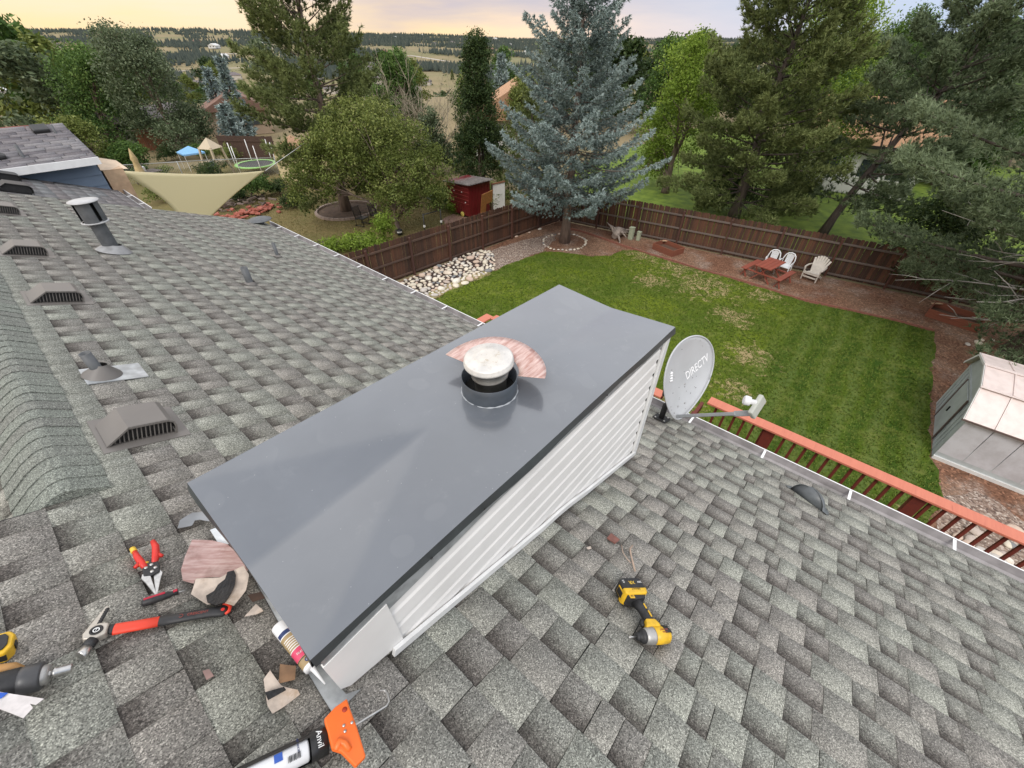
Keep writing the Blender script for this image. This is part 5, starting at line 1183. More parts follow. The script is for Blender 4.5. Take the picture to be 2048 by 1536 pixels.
single(868, 92, 'pale house on the open hillside above the road', M_RG, M_WPALE, .6, 1.4); single(975, 104, 'tan estate house on the hillside meadow', M_RBR, M_WTAN, .5, 1.7); single(1050, 110, 'white house at the foot of the hill beside the spruce', M_WW, M_WW, .5, 1.2)
for i_, (x_, y_) in enumerate([(60, 100), (120, 96), (175, 104), (250, 92), (300, 98), (395, 88), (520, 92), (560, 86), (740, 84), (790, 78), (905, 88), (940, 96), (1020, 92), (150, 116), (70, 130), (35, 150), (640, 92)]): single(x_, y_, 'tiny lone house on the far pine dotted hills', (M_WW, M_RG, M_RBR)[i_ % 3], (M_WW, M_WPALE, M_WTAN)[i_ % 3], i_ * 1.1, 1.2, wing=False, wins=False)
single(20, 192, 'white house among trees at the left edge', M_WW, M_WPALE, .3, .9); single(78, 118, 'pale house in the trees of the far left', M_RG, M_WPALE, 1, 1.2); single(545, 98, 'far pale house left of the pine crown', M_RG, M_WPALE, 1, 1.3)
# nearer houses
def near_house(px_, label, roofm, wallm, rz, L, W, hw, hr, **k):
    h = house_far(label, None, roofm, wallm, L, W, hw, hr, **k); P = gb(*px_); place_house(h, Vector((P.x, P.y, k.get('zz', 0))), rz); return h
near_house((488, 262), 'brown roofed house behind the blue spruces', M_RBR, M_WTAN, R(70), 6, 6, 2.4, 1.7, wing=False)
near_house((20, 345), 'house with a long dark red roof at the left edge', mat('dark_red_roof', (.17, .055, .04), .85, .15, 3), mat('taupe_wall', (.30, .28, .23), .8, .06, 2), R(-8), 9, 6, 1.9, 1.1, wing=False, wins=False)
near_house((312, 280), 'long grey green shed house behind the cedar fence', M_RG, mat('sage_wall', (.25, .26, .21), .8, .06, 2), R(28), 8, 4, 2.2, .8, wing=False)
near_house((1030, 290), 'white house with tan shingle roof behind the blue spruce', M_RTAN, M_WW, R(40), 11, 8, 3.0, 2.4, wing=False)
# white house with the brown roof beyond the shaded lawn
WH = thing('white_house', 'white house with brown shingle roof beyond the shaded lawn', 'house', M=Matrix.Translation(gb(1585, 372)) @ Matrix.Rotation(R(-82), 4, 'Z'))
MB().box((3.5, 3.5, 1.6), (7, 7, 3.2)).build('wall', M_WW, WH); b = MB(); b.add([(-.5, -.6, 3.15), (7.5, -.6, 3.15), (7.5, 3.5, 5.6), (-.5, 3.5, 5.6), (7.5, 7.6, 3.15), (-.5, 7.6, 3.15)], [(0, 1, 2, 3), (3, 2, 4, 5), (0, 3, 5), (1, 4, 2), (0, 5, 4, 1)]); o = b.build('roof', M_RTAN, WH)
MB().box((3.5, -.62, 3.08), (8, .05, .2)).build('gutter', M_BLACK, WH)
for x in (1.6, 4.2, 5.9): w_ = MB().box((x, -.02, 1.7), (1.3, .06, 1.1)).build('window', M_GL, WH); MB().box((x, -.03, 1.12), (1.45, .08, .08)).build('sill', M_WHITEM, w_)
# ================================================================== the attached neighbour building
NB = thing('neighbour_building', 'blue grey sided building with a steep grey shingle roof beyond our roof', 'building', (1.2, 10, 0)); NBI = Matrix.Translation((-1.2, -10, 0))
YW = 9.95; XR = 1.30
def hy(x, y, yy): return hit(x, y, (0, yy, 0), (0, 1, 0))
zt = hy(185, 326, YW).z
b = MB(); b.add([(-3.5, YW, 2.0), (XR, YW, 2.0), (XR, YW, zt), (-3.5, YW, zt), (-3.5, YW + 5, 2.0), (XR, YW + 5, 2.0), (XR, YW + 5, zt), (-3.5, YW + 5, zt)], [(0, 1, 2, 3), (1, 5, 6, 2), (3, 2, 6, 7), (4, 0, 3, 7)]); b.build('wall', M_BLUE, NB, NBI)
for i in range(6):
    z = zt - .02 - i * .155; b = MB(); x0 = max(-3.4, -3.4)
    b.add([(-3.4, YW - .006, z), (XR, YW - .006, z), (XR, YW - .020, z - .15), (-3.4, YW - .020, z - .15), (-3.4, YW - .001, z - .152), (XR, YW - .001, z - .152)], [(0, 3, 2, 1), (3, 4, 5, 2)]); b.build('siding_plank', M_BLUE, NB, NBI)
# its roof: eave along x facing us, rising away
E0 = hy(0, 342, YW - .25); E1 = hy(193, 319, YW - .25); ze = (E0.z + E1.z) / 2 + .02
a2 = R(20); Dn = Vector((0, -math.cos(a2), -math.sin(a2))); N2 = Vector((0, -math.sin(a2), math.cos(a2)))
RT = hit(128, 250, (0, YW - .25, ze), N2); XE = E1.x + .03; YT = RT.y
b = MB(); zT = RT.z; xT = RT.x
pts = [Vector((-5, YW - .25, ze)), Vector((XE, YW - .25, ze)), Vector((xT if abs(xT - XE) < 1.5 else XE, YT, zT)), Vector((-5, YT, zT))]
b.add([tuple(p) for p in pts] + [tuple(p - N2 * .1) for p in pts], [(0, 1, 2, 3), (7, 6, 5, 4), (0, 4, 5, 1), (1, 5, 6, 2), (2, 6, 7, 3)]); nr = b.build('roof', M_FELT, NB, NBI)
b = MB(); pts = [Vector((-5, YT, zT)), Vector((xT, YT, zT)), Vector((XE, YT + (YT - YW), ze)), Vector((-5, YT + (YT - YW), ze))]; b.add([tuple(p) for p in pts] + [tuple(p - Vector((0, 0, .1))) for p in pts], [(0, 1, 2, 3), (7, 6, 5, 4), (0, 4, 5, 1), (1, 5, 6, 2), (2, 6, 7, 3)]); b.build('roof_back_slope', M_SHN, NB, NBI)
FN = frame((0, YW - .25, ze + .01), (0, -math.cos(a2), -math.sin(a2)), N2)   # x axis runs down the slope, y axis along +x
Ls = (Vector((0, YT, zT)) - Vector((0, YW - .25, ze))).length
pn = field(-Ls, .02, (-5.0, XE), .072, 'blend', 15)
def clipn(p):
    t = min(1, max(0, -p[0] / Ls)); xm = XE + (xT - XE) * t; return (*p[:3], min(p[3], xm), *p[4:]) if p[2] < xm - .02 else None
pn = [q for q in (clipn(p) for p in pn) if q]
shingles(pn, FN, 'blend', M_SHN, nr, 'shingle_courses', 0, NBI.inverted() @ NBI)
MB().box(((XE - 5) / 2, YW - .28, ze - .04), (XE + 5, .03, .10)).build('fascia', M_WHITEM, NB, NBI)
def npipe(x, y, r, h): P = hit(x, y, (0, YW - .25, ze), N2); MB().lathe([(r, -.05), (r, h), (0, h)], 12, Matrix.Translation(P)).build('vent_pipe', M_LEAD, NB, NBI)
npipe(48, 316, .022, .17); npipe(113, 268, .016, .13)
P = hit(82, 262, (0, YW - .25, ze), N2); MB().box((0, 0, .03), (.20, .20, .07), M=frame(P, Dn, N2)).build('box_vent', M_BLACK, NB, NBI, bevel=.02)
P = hit(4, 318, (0, YW - .25, ze), N2); MB().box((0, 0, .04), (.12, .12, .06), M=frame(P, Dn, N2)).build('box_vent', M_BLACK, NB, NBI, bevel=.03)
# tan boxed corner
Xc = XR + .02; zt2 = hy(192, 343, YW).z
b = MB(); b.box((Xc + .14, YW + .25, (RZ(1.4) - .3 + zt2) / 2), (.27, .55, zt2 - RZ(1.4) + .3)); b.build('corner_box', M_TAN, NB, NBI)
b = MB(); b.add([(Xc - .02, YW - .03, zt2 + .01), (Xc + .34, YW - .03, zt2 - .02), (Xc + .34, YW + .6, zt2 + .02), (Xc - .02, YW + .6, zt + .02), (Xc - .02, YW - .03, zt)], [(0, 1, 2, 3), (0, 3, 4)]); b.build('corner_box_lid', mat('pale_trim_board', (.62, .48, .34), .7, .08, 6), NB, NBI)
# ================================================================== shade sail
M_SAIL = m_leaf('cream_sail_cloth', [(0, (.97, .83, .50)), (1, (.98, .84, .52))], .05)
def sail():
    A = CAM + ray(234, 341) * 12.5; B = CAM + ray(531, 341) * 20; C = hit(380, 478, (0, 13.5, 0), (0, 1, 0))
    c = (A + B + C) / 3; n = 24; vs = []; fs = []; idx = {}
    def sag(p, q, t, k): m = p.lerp(q, t); return m + (c - m) * k * 4 * t * (1 - t)
    for i in range(n + 1):
        for j in range(n + 1 - i):
            u, v = i / n, j / n; w = 1 - u - v; p = A * w + B * u + C * v
            # pull edges inwards
            for (wa, wb, k) in ((w, u, .17), (u, v, .15), (v, w, .20)):
                s = wa + wb; e = 4 * wa * wb * s ** 3; p = p + (c - p) * k * e * (1.0)
            p.z -= .12 * 27 * w * u * v; idx[i, j] = len(vs); vs.append(tuple(p))
    for i in range(n):
        for j in range(n - i):
            fs.append((idx[i, j], idx[i + 1, j], idx[i, j + 1]))
            if i + j < n - 1: fs.append((idx[i + 1, j], idx[i + 1, j + 1], idx[i, j + 1]))
    t = thing('shade_sail', 'cream triangular shade sail stretched over the neighbour yard', 'shade sail', A)
    me = bpy.data.meshes.new('sail'); me.from_pydata([tuple(Vector(v) - A) for v in vs], [], fs); me.materials.append(M_SAIL); me.polygons.foreach_set('use_smooth', [True] * len(fs)); o = link('sail_cloth', me, t)
    s_ = o.modifiers.new('s', 'SOLIDIFY'); s_.thickness = .006
    MB().tube([Vector((0, 0, 0)), Vector((-.3, .1, .06))], .012, 5).build('rope', M_WHITEM, t)
    MB().tube([B - A, gb(693, 422) + Vector((-.6, -.2, 4.4)) - A], .008, 4).build('rope', M_WHITEM, t)
sail()
# ================================================================== chain link fence
M_CHAIN = mat('dull_galvanised', (.34, .35, .34), .5, .1, 20, metal=.5)
def chainlink(pxs, h, label):
    P = [at(*p) for p in pxs]; t = thing('chain_link_fence', label, 'fence', P[0])
    for a, b2 in zip(P, P[1:]):
        a = a - P[0]; b2 = b2 - P[0]; n = max(1, round((b2 - a).length / 3))
        MB().tube([a + Vector((0, 0, h)), b2 + Vector((0, 0, h))], .028, 6).build('top_rail', M_CHAIN, t)
        for i in range(n + 1): q = a.lerp(b2, i / n); MB().tube([q, q + Vector((0, 0, h + .05))], .035, 6).build('post', M_CHAIN, t)
        m = MB(); L = (b2 - a).length; d = (b2 - a).normalized(); s = .16; k = int(L / s)
        for i in range(k):
            for sg in (0, 1):
                x0 = i * s; x1 = x0 + h; p0 = a + d * (x0 if not sg else min(L, x1)) + Vector((0, 0, .03)); p1 = a + d * (min(L, x1) if not sg else x0) + Vector((0, 0, h)); m.tube([p0, p1], .004, 3, caps=False, sm=False)
        m.build('wire_mesh', M_CHAIN, t)
chainlink([(215, 372), (300, 367), (440, 357), (560, 352)], 1.3, 'grey chain link fence crossing the dry neighbour yards')
# garden furniture of the neighbour, far left
M_UMB = mat('tan_umbrella_cloth', (.50, .38, .20), .8, .12, 8)
t = thing('patio_umbrella', 'closed tan patio umbrella leaning beside a dark table', 'umbrella', M=Matrix.Translation(at(292, 368)) @ Matrix.Rotation(R(8), 4, 'X')); MB().tube([(0, 0, 0), (0, 0, 2.3)], .025, 8).build('pole', M_BLACK, t)
MB().lathe([(.02, 2.42), (.10, 2.15), (.22, 1.7), (.16, 1.55), (.26, 1.0), (.34, .55), (.05, .60)], 14, None).build('canopy', M_UMB, t)
def simple_table(px_, L, W, H, m, label, rz=.3):
    t = thing('table', label, 'table', M=Matrix.Translation(at(*px_)) @ Matrix.Rotation(rz, 4, 'Z')); MB().box((0, 0, H), (L, W, .05)).build('tabletop', m, t, bevel=.01)
    for x in (-1, 1):
        for y in (-1, 1): MB().bar((x * L * .42, y * W * .4, 0), (x * L * .40, y * W * .36, H), .05, .05).build('leg', m, t)
    return t
simple_table((304, 366), 1.7, 1.1, .75, mat('brown_grey_table', (.11, .09, .08), .6), 'dark patio table beside the closed umbrella')
o = MB().box((0, 0, .16), (.5, .4, .32)).build('cooler', M_WHITE, thing('cool_box', 'white box standing on the dark patio table', 'box', at(304, 366) + Vector((-.2, .25, .77))), bevel=.03)
t = thing('pop_up_canopy', 'small blue pop up canopy in the farther yard', 'canopy', M=Matrix.Translation(at(396, 338)) @ Matrix.Diagonal((.62, .62, .72, 1))); MB().add([(-1.25, -1.25, 1.75), (1.25, -1.25, 1.75), (1.25, 1.25, 1.75), (-1.25, 1.25, 1.75), (0, 0, 2.35), (-1.25, -1.25, 1.6), (1.25, -1.25, 1.6), (1.25, 1.25, 1.6), (-1.25, 1.25, 1.6)], [(0, 1, 4), (1, 2, 4), (2, 3, 4), (3, 0, 4), (0, 5, 6, 1), (1, 6, 7, 2), (2, 7, 8, 3), (3, 8, 5, 0)]).build('canopy_top', mat('sky_blue_canvas', (.20, .42, .68), .6, .05, 3), t)
for x in (-1.2, 1.2):
    for y in (-1.2, 1.2): MB().bar((x, y, 0), (x, y, 1.7), .04, .04).build('leg', M_WHITEM, t)
t = thing('play_house', 'beige plastic climbing playhouse with slide', 'playset', M=Matrix.Translation(at(442, 350)) @ Matrix.Rotation(.5, 4, 'Z')); M_BE = mat('beige_plastic', (.48, .40, .28), .5, .06, 4)
for x, y in ((-.5, -.5), (.5, -.5), (-.5, .5), (.5, .5)): MB().bar((x * 1.5, y * 1.3, 0), (x, y, 2.0), .12, .12).build('leg', M_BE, t)
MB().box((0, 0, 1.0), (1.1, 1.1, .1)).build('platform', M_BE, t); MB().add([(-.6, -.6, 1.9), (.6, -.6, 1.9), (.6, .6, 1.9), (-.6, .6, 1.9), (0, 0, 2.6)], [(0, 1, 4), (1, 2, 4), (2, 3, 4), (3, 0, 4), (0, 3, 2, 1)]).build('roof', M_BE, t)
MB().bar((-.5, -.2, 1.05), (-1.9, -.5, .1), .5, .08).build('slide', mat('blue_slide', (.09, .12, .25), .5), t)
t = thing('trampoline', 'trampoline with white poles and lime green edge pad', 'trampoline', M=Matrix.Translation(at(518, 346)) @ Matrix.Diagonal((.8, .8, .8, 1))); b = MB(); b.lathe([(1.6, .86), (1.9, .88), (1.92, .80), (1.88, .76), (1.6, .82)], 32); b.build('edge_pad', mat('lime_pad', (.30, .55, .18), .5), t); MB().lathe([(1.62, .82), (0, .80)], 32).build('jumping_mat', M_BLACK, t)
for i in range(6): a = i * math.pi / 3 + .3; MB().tube([(1.95 * math.cos(a), 1.95 * math.sin(a), 0), (1.95 * math.cos(a), 1.95 * math.sin(a), 2.7)], .035, 6).build('pole', M_WHITEM, t)
# cedar and dark fences behind
def plain_fence(p0, p1, h, m, label, z0=0):
    a, b2 = at(*p0), at(*p1); t = thing('fence', label, 'fence', M=frame(a, b2 - a, (0, 0, 1))); L = (b2 - a).length; n = int(L / .15); me = MB().box((0, 0, h / 2), (.14, .02, h)).build('p', m, t); d = me.data; bpy.data.objects.remove(me)
    n = min(n, 120)
    for i in range(n): link('picket', d, t, Matrix.Translation((i * L / n, 0, random.uniform(-.02, .02))))
    MB().box((L / 2, -.04, h * .8), (L, .04, .09)).build('rail', m, t)
M_CED = wood('orange_cedar', (.36, .15, .075), (.28, .12, .06), .75, 5, 2, (.14, .06, .04), .5)
plain_fence((288, 302), (348, 296), 1.8, M_CED, 'orange cedar picket fence below the grey green shed house'); plain_fence((452, 320), (560, 322), 1.9, wood('dark_brown_fence', (.085, .045, .03), (.06, .035, .025), .8, 5, 2), 'dark brown picket fence behind the trampoline')
# cream shed with a tan roof
CS0 = at(566, 366); t = thing('garden_shed', 'cream garden shed half hidden by the tall dark pine', 'shed', M=Matrix.Translation(CS0) @ Matrix.Rotation(R(-35), 4, 'Z')); M_CRM = mat('cream_shed_wall', (.66, .55, .33), .65, .05, 3)
MB().box((1.0, 1.2, 1.05), (2.0, 2.4, 2.1)).build('wall', M_CRM, t); MB().add([(-.15, -.1, 2.05), (2.15, -.1, 2.05), (2.15, 2.5, 2.05), (-.15, 2.5, 2.05), (1.0, -.1, 2.75), (1.0, 2.5, 2.75)], [(0, 1, 4), (1, 2, 5, 4), (2, 3, 5), (3, 0, 4, 5)]).build('roof', M_RTAN, t)
# firewood and red bricks
fw = thing('firewood_pile', 'heap of grey split firewood and branches by the shade sail', 'firewood', at(470, 412)); rg = random.Random(31)
M_FW = wood('grey_firewood', (.24, .19, .15), (.15, .11, .09), .85, 5, 0, (.07, .05, .04), .6)
for i in range(90): p = Vector((rg.gauss(0, 1.0), rg.gauss(0, .9), abs(rg.gauss(.25, .18)))); a = rg.uniform(0, 6.3); l = rg.uniform(.25, .6); d = Vector((math.cos(a), math.sin(a), rg.uniform(-.3, .3))); MB().bar(p - d * l / 2, p + d * l / 2, rg.uniform(.06, .13), rg.uniform(.05, .11)).build('log', M_FW, fw)
bk = thing('brick_heap', 'scattered red paving bricks in front of the firewood', 'bricks', at(478, 432)); M_BRK = mat('red_brick', (.36, .11, .075), .85, .3, 5)
me = MB().box((0, 0, 0), (.30, .18, .08)).build('b', M_BRK, bk, bevel=.008); 
for i in range(110): o = me.copy(); o.name = 'brick'; COL.objects.link(o); o.parent = bk; o.matrix_local = Matrix.Translation((rg.gauss(0, 1.2), rg.gauss(0, .45), .04 + abs(rg.gauss(0, .09)))) @ Matrix.Rotation(rg.uniform(0, 3), 4, 'Z') @ Matrix.Rotation(rg.uniform(-.4, .4), 4, 'X')
bpy.data.objects.remove(me)
o = MB().box((0, 0, 0), (2.4, 1.0, .05)).build('board', mat('weathered_sheet', (.42, .41, .40), .8, .1, 5), thing('board', 'pale flat board lying on the dry grass by the chain link', 'board', M=Matrix.Translation(at(335, 373) + Vector((0, 0, .25))) @ Matrix.Rotation(.5, 4, 'Z') @ Matrix.Rotation(.18, 4, 'X')))
# ring bed of the pine, chairs, arch, pot
PB = gb(693, 422); t = thing('ring_bed', 'round bed edged with curved grey blocks under the dark pine', 'garden bed', PB)
MB().lathe([(1.75, .02), (0, .06)], 36).build('bed_soil', mat('ring_soil', (.10, .065, .045), .95, .3, 4), t)
me = MB().box((0, 0, .06), (.30, .16, .14)).build('b', mat('edging_block', (.30, .23, .19), .85, .15, 5), t, bevel=.01)
for i in range(36): a = i * 2 * math.pi / 36; o = me.copy(); o.name = 'edging_block'; COL.objects.link(o); o.parent = t; o.matrix_local = Matrix.Translation((1.8 * math.cos(a), 1.8 * math.sin(a), 0)) @ Matrix.Rotation(a + math.pi / 2, 4, 'Z')
bpy.data.objects.remove(me)
def metal_chair(px_, rz, label):
    t = thing('garden_chair', label, 'chair', M=Matrix.Translation(at(*px_)) @ Matrix.Rotation(rz, 4, 'Z'), group='black garden chairs under the round olive tree')
    MB().box((0, 0, .42), (.55, .5, .04)).build('seat', M_BLACK, t)
    for i in range(7): MB().bar((-.24 + i * .08, -.24, .42), (-.24 + i * .08, -.34, .98), .02, .02).build('backrest_slat', M_BLACK, t)
    MB().tube([(-.28, -.24, .42), (-.28, -.35, 1.0), (.28, -.35, 1.0), (.28, -.24, .42)], .02, 6).build('backrest_frame', M_BLACK, t)
    for s in (-1, 1):
        MB().tube([(s * .28, -.28, .64), (s * .29, .22, .64), (s * .27, .24, 0)], .02, 6).build('armrest', M_BLACK, t); MB().tube([(s * .27, -.24, .42), (s * .28, -.30, 0)], .02, 6).build('leg', M_BLACK, t); MB().tube([(s * .27, -.34, .03), (s * .27, .28, .02)], .02, 6).build('rocker', M_BLACK, t)
metal_chair((727, 450), R(200), 'left black rocking chair under the round olive tree'); metal_chair((757, 444), R(200), 'right black rocking chair under the round olive tree')
t = thing('garden_arch', 'black two post garden frame standing beside the left fence', 'arch', at(852, 478)); a = Vector((0, 0, 0)); c2 = at(885, 468) - at(852, 478)
for q in (a, c2): MB().tube([q, q + Vector((0, 0, 1.35))], .035, 6).build('post', M_BLACK, t); MB().box(tuple(q + Vector((0, 0, .7))), (.08, .08, .12)).build('hinge', M_WHITEM, t)
MB().tube([a + Vector((0, 0, 1.3)), c2 + Vector((0, 0, 1.3))], .03, 6).build('crossbar', M_BLACK, t)
t = thing('flower_pot', 'black plant pot with a white name band by the small trunk', 'pot', at(800, 470)); MB().lathe([(0, 0), (.13, 0), (.17, .30), (.15, .30), (.14, .26), (0, .26)], 18).build('pot', M_BLACK, t); MB().lathe([(.158, .16), (.166, .24)], 18, a0=R(180), a1=R(290)).build('name_band', M_WHITEM, t)
o = MB().box((0, 0, .12), (.6, .4, .18)).build('bin', M_GALV, thing('bin_lid', 'grey upturned plastic lid on the dry grass', 'lid', M=Matrix.Translation(at(860, 397)) @ Matrix.Rotation(.4, 4, 'Z') @ Matrix.Rotation(.2, 4, 'X')), bevel=.03)
t = thing('lamp_post', 'slim black garden lamp with a white head behind the red shed', 'lamp', at(985, 352)); MB().tube([(0, 0, 0), (0, 0, 1.1)], .04, 8).build('pole', M_BLACK, t); MB().box((0, 0, 1.22), (.26, .26, .24)).build('lamp_head', M_WHITEM, t, bevel=.02)
# red shed
RS0 = at(940, 438); M_RDS = mat('dark_red_metal', (.125, .010, .012), .42, .12, 3, dirt=.15); t = thing('red_shed', 'dark red ribbed metal coop with plywood sheet leaning on it', 'shed', M=Matrix.Translation(RS0) @ Matrix.Rotation(R(-3), 4, 'Z'))
# local x along the long side away to the right, y away from the viewer
Ws, Ds, Hs = 1.75, 2.0, 1.75
MB().box((Ws / 2, Ds / 2, Hs / 2 + .12), (Ws, Ds, Hs)).build('wall', M_RDS, t)
for i in range(9): MB().box((-.012, .1 + i * .22, .42), (.03, .05, .58)).build('wall_rib', M_RDS, t)
for i in range(5): MB().box((-.012, Ds / 2, .82 + i * .22), (.03, Ds, .035)).build('wall_rib', mat('red_rib_light', (.22, .03, .03), .4) if i == 0 else bpy.data.materials['red_rib_light'], t)
for i in range(7): MB().box((.1 + i * .25, -.012, .95), (.05, .03, 1.6)).build('wall_rib', M_RDS, t)
MB().add([(-.15, -.2, Hs + .20), (Ws + .1, -.2, Hs + .20), (Ws + .1, Ds + .2, Hs + .02), (-.15, Ds + .2, Hs + .02)], [(0, 1, 2, 3)]).build('roof', mat('corrugated_grey', (.22, .20, .19), .6, .2, 4), t)
for i in range(11): MB().box((-.15 + i * .19 + .05, Ds / 2, Hs + .14), (.07, Ds + .4, .04), R3=Matrix.Rotation(-.075, 4, 'X')).build('roof_corrugation', bpy.data.materials['corrugated_grey'], t)
MB().lathe([(0, -.03), (.14, -.03), (.16, 0), (.14, .03), (0, .03)], 18, frame((-.05, .62, .16), (0, 1, 0), (-1, 0, 0))).build('wheel', mat('yellow_wheel', (.60, .50, .12), .5), t)
for y, z in ((.6, 1.45), (1.3, 1.4), (.3, .9)): MB().box((-.03, y, z), (.02, .07, .05)).build('latch', M_WHITEM, t)
M_OSB = mat('orange_plywood', (.45, .20, .065), .7, .2, 10); pz = thing('plywood_sheet', 'orange plywood sheet leaning on the red shed', 'plywood', M=Matrix.Translation(RS0 + Vector((.55, -.35, 0))) @ Matrix.Rotation(R(14), 4, 'X') @ Matrix.Rotation(R(-6), 4, 'Y'))
MB().add([(0, 0, 0), (.45, 0, 0), (.45, 0, .75), (.95, 0, .75), (.95, 0, 1.5), (0, 0, 1.5), (0, .02, 0), (.45, .02, 0), (.45, .02, .75), (.95, .02, .75), (.95, .02, 1.5), (0, .02, 1.5)], [(0, 1, 2, 5), (2, 3, 4, 5), (6, 11, 8, 7), (8, 11, 10, 9), (0, 5, 11, 6), (5, 4, 10, 11), (4, 3, 9, 10), (1, 7, 8, 2)]).build('sheet', M_OSB, pz)
t = thing('leaning_door', 'white door panel standing on end right of the red shed', 'door', M=Matrix.Translation(RS0 + Vector((1.9, -.1, 0))) @ Matrix.Rotation(R(-8), 4, 'Z')); MB().box((.55, 0, .8), (1.0, .05, 1.6)).build('panel', M_WHITE, t); MB().box((0, -.03, .8), (.06, .07, 1.7)).build('post', M_FRAIL, t); MB().box((.5, -.03, 1.65), (1.1, .06, .07)).build('top_bar', M_CED, t)
sheet('brick_patch', g_((885, 440), (905, 428), (940, 436), (960, 450), (925, 462), (898, 458)), .004, mat('pink_gravel', (.30, .18, .14), .9, .4, 14), jit=.08, sub=.3)
t = thing('red_tarp', 'small red tent like cover glimpsed between the right pines', 'cover', at(1898, 372)); MB().add([(-.6, -.5, 0), (.6, -.5, 0), (.6, .5, 0), (-.6, .5, 0), (-.25, -.3, 1.0), (.3, -.2, 1.05), (.2, .3, .95)], [(0, 1, 5, 4), (1, 2, 6, 5), (2, 3, 4, 6), (4, 5, 6), (3, 0, 4)]).build('cover_cloth', mat('crimson_cloth', (.40, .02, .05), .6), t)

for i, (x, y, w, h, m) in enumerate([(250, 322, 2.2, 1.6, M_GREEN), (345, 322, 2.0, 1.3, M_DARK), (410, 318, 2.0, 1.2, M_GREEN), (455, 326, 1.8, 1.4, M_CRAB), (330, 352, 1.2, .6, M_CRAB), (470, 372, 1.4, .6, M_DARK), (560, 388, 1.4, .8, M_DARK)]):
    o = shrub((x, y), w, h, m, 'garden shrub by the chain link fence, number'.split(',')[0], 200 + i, n=200); o['group'] = 'shrubs by the chain link fence'
# ================================================================== things lying on the roof
TH_ = .012                                   # height of the shingle surface above the deck plane
M_YEL = mat('yellow_tool_plastic', (.70, .42, .02), .42, .12, 40, dirt=.25, dirtcol=(.30, .16, .02)); M_TBLK = mat('black_tool_rubber', (.020, .020, .021), .55, .3, 60, dirt=.15, dirtcol=(.12, .11, .10))
M_STEEL = mat('brushed_steel', (.55, .54, .52), .32, .12, 60, metal=.9); M_SILV = mat('grey_nose_metal', (.42, .41, .39), .45, .1, 60, metal=.6); M_REDH = mat('bright_red_grip', (.62, .03, .02), .5, .1, 40, dirt=.12, dirtcol=(.2, .02, .02)); M_REDO = mat('orange_red_grip', (.72, .055, .025), .5, .06, 30, dirt=.12, dirtcol=(.15, .02, .01))
M_INKW = mat('white_print', (.75, .75, .73), .5, .02, 5); M_INKY = mat('yellow_print', (.75, .50, .05), .5, .02, 5); M_INKK = mat('black_print', (.015, .015, .015), .5, .1, 5); M_INKR = mat('dull_red_print', (.30, .06, .045), .5, .05, 5); M_INKB = mat('navy_print', (.02, .035, .12), .5, .05, 5)
def text(name, s, size, m, parent, M, ext=.0004, align='CENTER', shear=0):
    cu = bpy.data.curves.new('t', 'FONT'); cu.body = s; cu.size = size; cu.extrude = ext; cu.align_x = align; cu.align_y = 'CENTER'; cu.shear = shear; cu.resolution_u = 3
    o = bpy.data.objects.new('t', cu); COL.objects.link(o); dg = bpy.context.evaluated_depsgraph_get(); me = bpy.data.meshes.new_from_object(o.evaluated_get(dg)); bpy.data.objects.remove(o); me.materials.clear(); me.materials.append(m); return link(name, me, parent, M)
def rthing(name, label, cat, a, b, group=None, h=TH_, rz=0):
    F, L = rfit(a, b, h); return thing(name, label, cat, M=F @ Matrix.Rotation(rz, 4, 'Z'), group=group), L
# ---- impact driver: local x along the handle from battery to head
t, L = rthing('impact_driver', 'yellow and black cordless impact driver lying on its side', 'power tool', (1262, 1204), (1306, 1290))
S = L / .185; MIR = True
Z4 = Matrix.Diagonal((S, -S, S, 1)); t.matrix_world = t.matrix_world @ Z4
# battery: block at the origin, tall side up
b = MB(); b.prism([(-.062, -.050), (-.012, -.052), (-.012, .058), (-.055, .058), (-.066, .040), (-.066, -.030)], .004, .070); bat = b.build('battery', M_TBLK, t, bevel=.007, seg=3)
b = MB(); b.prism([(-.014, -.052), (.012, -.046), (.016, -.030), (.016, .050), (.006, .060), (-.014, .060)], .003, .074); b.build('battery_top', M_YEL, t, bevel=.006, seg=3)
b = MB(); b.prism([(-.036, .036), (.008, .036), (.010, .0595), (-.044, .0595)], .016, .060); b.build('battery_latch', M_YEL, bat, bevel=.005); b = MB(); b.box((-.020, .060, .038), (.036, .004, .030)); b.build('latch_window', M_INKK, bat, bevel=.004)
b = MB(); b.prism([(.012, -.038), (.030, -.028), (.034, .020), (.020, .050), (.010, .050)], .010, .066); foot = b.build('handle_foot', M_TBLK, t, bevel=.006, seg=3)
b = MB(); b.tube([(.022, .004, .038), (.060, -.004, .038), (.100, -.008, .036), (.128, -.006, .036)], [.026, .0195, .020, .024], 16); b.build('handle', M_TBLK, t)
for x0, x1, y in ((.050, .072, -.010), (.082, .108, -.014)): MB().bar((x0, y, .0575), (x1, y - .002, .0565), .006, .003).build('handle_stripe', M_YEL, t, bevel=.001)
b = MB(); b.tube([(.108, .020, .036), (.122, .030, .036), (.135, .028, .036)], [.009, .011, .009], 10); b.build('trigger', M_TBLK, t)
b = MB(); b.prism([(.118, -.022), (.136, -.032), (.150, -.034), (.150, .034), (.128, .024), (.116, .020)], .012, .062); b.build('trigger_housing', M_YEL, t, bevel=.006, seg=3)
Hh = frame((.170, -.004, .034), (0, 1, 0), (0, 0, 1))   # head axis: local y, nose towards +y
hd = MB(); hd.lathe([(0, -.062), (.020, -.062), (.030, -.052), (.032, -.020), (.031, .012), (.0, .012)], 28, Hh @ Matrix.Rotation(R(90), 4, 'Y')); hd = hd.build('motor_housing', M_YEL, t)
